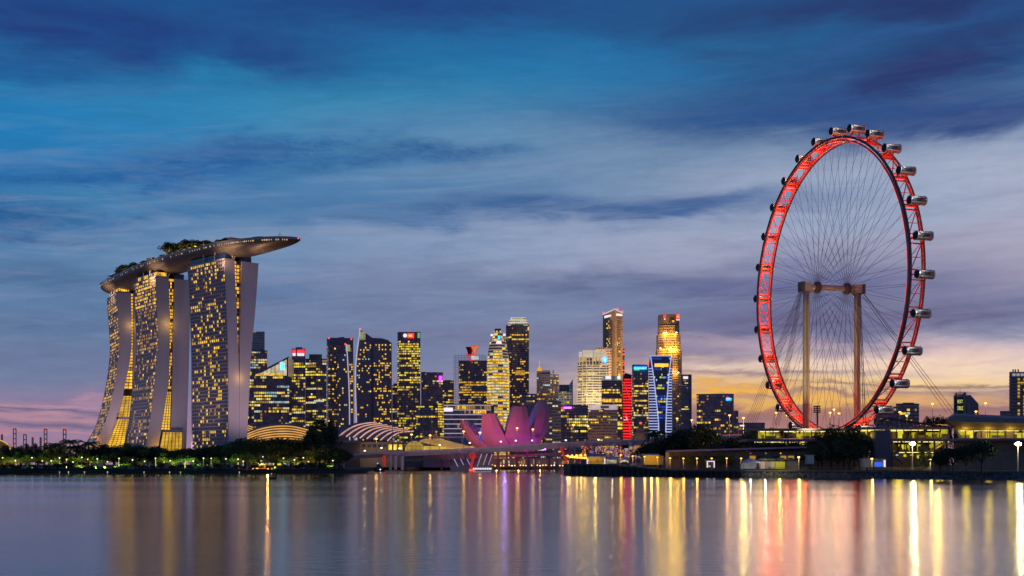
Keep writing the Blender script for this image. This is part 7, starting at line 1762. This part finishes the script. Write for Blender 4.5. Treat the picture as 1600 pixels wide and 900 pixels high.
# ------------------------------------------------------------------ boats and the float line
def boat(name, label, px, py, Y, L, hullm, cabm, lamps, mast, rz=0.1, lampm=None):
    q = P(px, py, Y); t = thing(name, label, 'boat', (q.x, Y, 0), None)
    h = L*.075+.35; st_ = []
    for f, w, z1 in ((-.5, .55, .9), (-.45, .85, .85), (-.2, 1, .85), (.15, 1, .9), (.38, .62, 1.15), (.5, .06, 1.45)):
        x = f*L; W_ = L*.14*w; st_.append([(q.x+x, Y-W_, h*z1), (q.x+x, Y-W_*.8, h*.3), (q.x+x, Y-W_*.3, -.3), (q.x+x, Y+W_*.3, -.3), (q.x+x, Y+W_*.8, h*.3), (q.x+x, Y+W_, h*z1)])
    mb = MB(); mb.grid(st_); mb.add(st_[0], [(5, 4, 3, 2, 1, 0)]); mb.grid([[r[0], r[5]] for r in st_]); mb.build('hull', hullm, t)
    mb = MB()
    for s in (0, 5): mb.tube([Vector(r[s])+Vector((0, 0, .05)) for r in st_], L*.008, 4)
    mb.build('gunwale', dark_metal, t)
    return t, q, h
tb, q, h = boat('work_boat', 'work boat with orange deck lamps, off the left park shore', 409, 740, 668, 13.2, pmat('red_hull', (.30, .04, .02), .5), None, None, None)
mb = MB(); mb.box((q.x-.6, 668, h+.9), (5.6, 2.4, 1.9)); mb.build('cabin', pmat('cabin_paint', (.3, .2, .2), .5), tb)
mb = MB(); mb.box((q.x+.4, 668, h+2.7), (3.0, 2.0, 1.7)); mb.build('wheelhouse', pmat('wheelhouse_paint', (.25, .25, .4), .5), tb)
mb = MB(); mb.box((q.x+.4, 666.95, h+2.9), (2.6, .1, .7)); mb.build('window', glass, tb)
mb = MB(); mb.box((q.x+.4, 668, h+3.65), (3.4, 2.4, .2)); mb.build('roof', white_paint, tb)
mb = MB(); mb.tube([(q.x+.6, 668, h+3.6), (q.x+.6, 668, h+7.4)], .1, 5); mb.build('mast', steel, tb)
mb = MB(); mb.lathe([(.1, -.3), (.32, 0), (.1, .3)], 8, 0, (q.x+.6, 668, h+7.6)); mb.build('mast_lamp', lmat('blue_white_lamp', (.35, .45, 1), 3), tb)
for dx, dz in ((-5.2, .6), (-4.2, 1.2), (-3.0, .9), (-1.8, 1.4), (2.6, .8), (3.6, 1.2), (4.8, .7), (5.6, 1.1)): mb = MB(); mb.lathe([(.12, -.3), (.34, 0), (.12, .3)], 8, 0, (q.x+dx, 666.2, h+dz)); mb.build('deck_lamp', lamp_amber, tb)
light('boat_light', (q.x-3.5, 663.2, h+2.6), 3200, (1, .4, .08), .3); light('boat_light', (q.x+4, 663.2, h+2.6), 3200, (1, .4, .08), .3)
t2, q, h = boat('dinghy', 'small open dinghy with red gear and a lamp, nearer than the work boat', 426, 750, 440, 2.4, pmat('dark_hull', (.03, .03, .04), .5), None, None, None)
mb = MB(); mb.lathe([(.28, 0), (.42, .25), (.25, .6), (.1, .72)], 8, 0, (q.x-.1, 440, h*.8)); mb.build('red_bundle', pmat('red_cloth', (.6, .06, .05), .8), t2)
mb = MB(); mb.tube([(q.x-.35, 440, h*.5), (q.x-.35, 440, h+1.25)], .04, 5); mb.build('lamp_pole', steel, t2)
mb = MB(); mb.lathe([(.04, -.1), (.13, 0), (.04, .1)], 8, 0, (q.x-.35, 440, h+1.3)); mb.build('lamp', lamp_amber, t2)
t3, q, h = boat('patrol_boat', 'dark patrol boat with blue lamp under the left end of the bridge', 592.5, 736, 880, 7.4, pmat('navy_hull', (.03, .035, .06), .5), None, None, None)
mb = MB(); mb.box((q.x, 880, h+1.4), (4.0, 2, 2.6)); mb.build('cabin', pmat('navy_cabin', (.06, .07, .12), .5), t3)
mb = MB(); mb.box((q.x-.2, 880, h+3.3), (2.4, 1.8, 1.4)); mb.build('wheelhouse', pmat('navy_cabin', (.06, .07, .12)), t3)
mb = MB(); mb.box((q.x-.2, 879.05, h+3.4), (2.1, .1, .6)); mb.build('window', glass, t3)
mb = MB(); mb.tube([(q.x-.3, 880, h+3.9), (q.x-.3, 880, h+6.5)], .1, 5); mb.build('mast', steel, t3)
mb = MB(); mb.lathe([(.15, -.3), (.45, 0), (.15, .3)], 8, 0, (q.x-.9, 878.6, h+4.6)); mb.build('blue_lamp', lmat('blue_lamp', (.25, .35, 1), 2.5), t3)
mb = MB(); mb.lathe([(.15, -.3), (.45, 0), (.15, .3)], 8, 0, (q.x+.9, 878.4, h+.4)); mb.build('bow_lamp', lamp_white, t3)
fl = thing('float_line', 'long line of small floats closing off the water before the bridges', 'float line', (XY(450, 655), 640, 0))
fm = MB(); fm.lathe([(.12, -.3), (.42, -.12), (.42, .2), (.12, .36)], 7, 0); f0 = fm.build('float', pmat('float_orange', (.30, .16, .05), .6), None); f0.parent = fl
base = WORLD[fl.name]; first = True; cablep = []
for i in range(196):
    px = 2+i*4.55; Y = float(np.interp(px, [0, 150, 340, 520, 640, 760, 892], [655, 636, 628, 640, 690, 725, 700])); p = Vector((XY(px, Y), Y, .06)); cablep.append(p)
    M = Matrix.Translation(p-base)
    if first: f0.matrix_local = M; first = False
    else: copy_part(f0, fl, M)
mb = MB(); mb.tube(cablep, .05, 3); mb.build('cable', dark_metal, fl)
for i, (px, lb) in enumerate(((93, 'a'), (107, 'b'), (132, 'c'), (168, 'd'), (225, 'e'), (265, 'f'), (282, 'g'), (374, 'h'))):
    Y = shore_Y(px)-4; t = thing('shore_buoy', nth(i)+' from the left of the small lit buoys below the left bank', 'buoy', (XY(px, Y), Y, 0), 'lit buoys along the left bank')
    mb = MB(); mb.lathe([(.2, -.3), (.5, 0), (.35, .5), (.1, .9)], 8, 0, (XY(px, Y), Y, 0)); mb.build('float', white_paint, t)
    mb = MB(); mb.lathe([(.1, -.2), (.2, 0), (.1, .2)], 7, 0, (XY(px, Y), Y, 1.1)); mb.build('lamp', park_white if i % 2 else MAT['park_globe_yellow'], t)
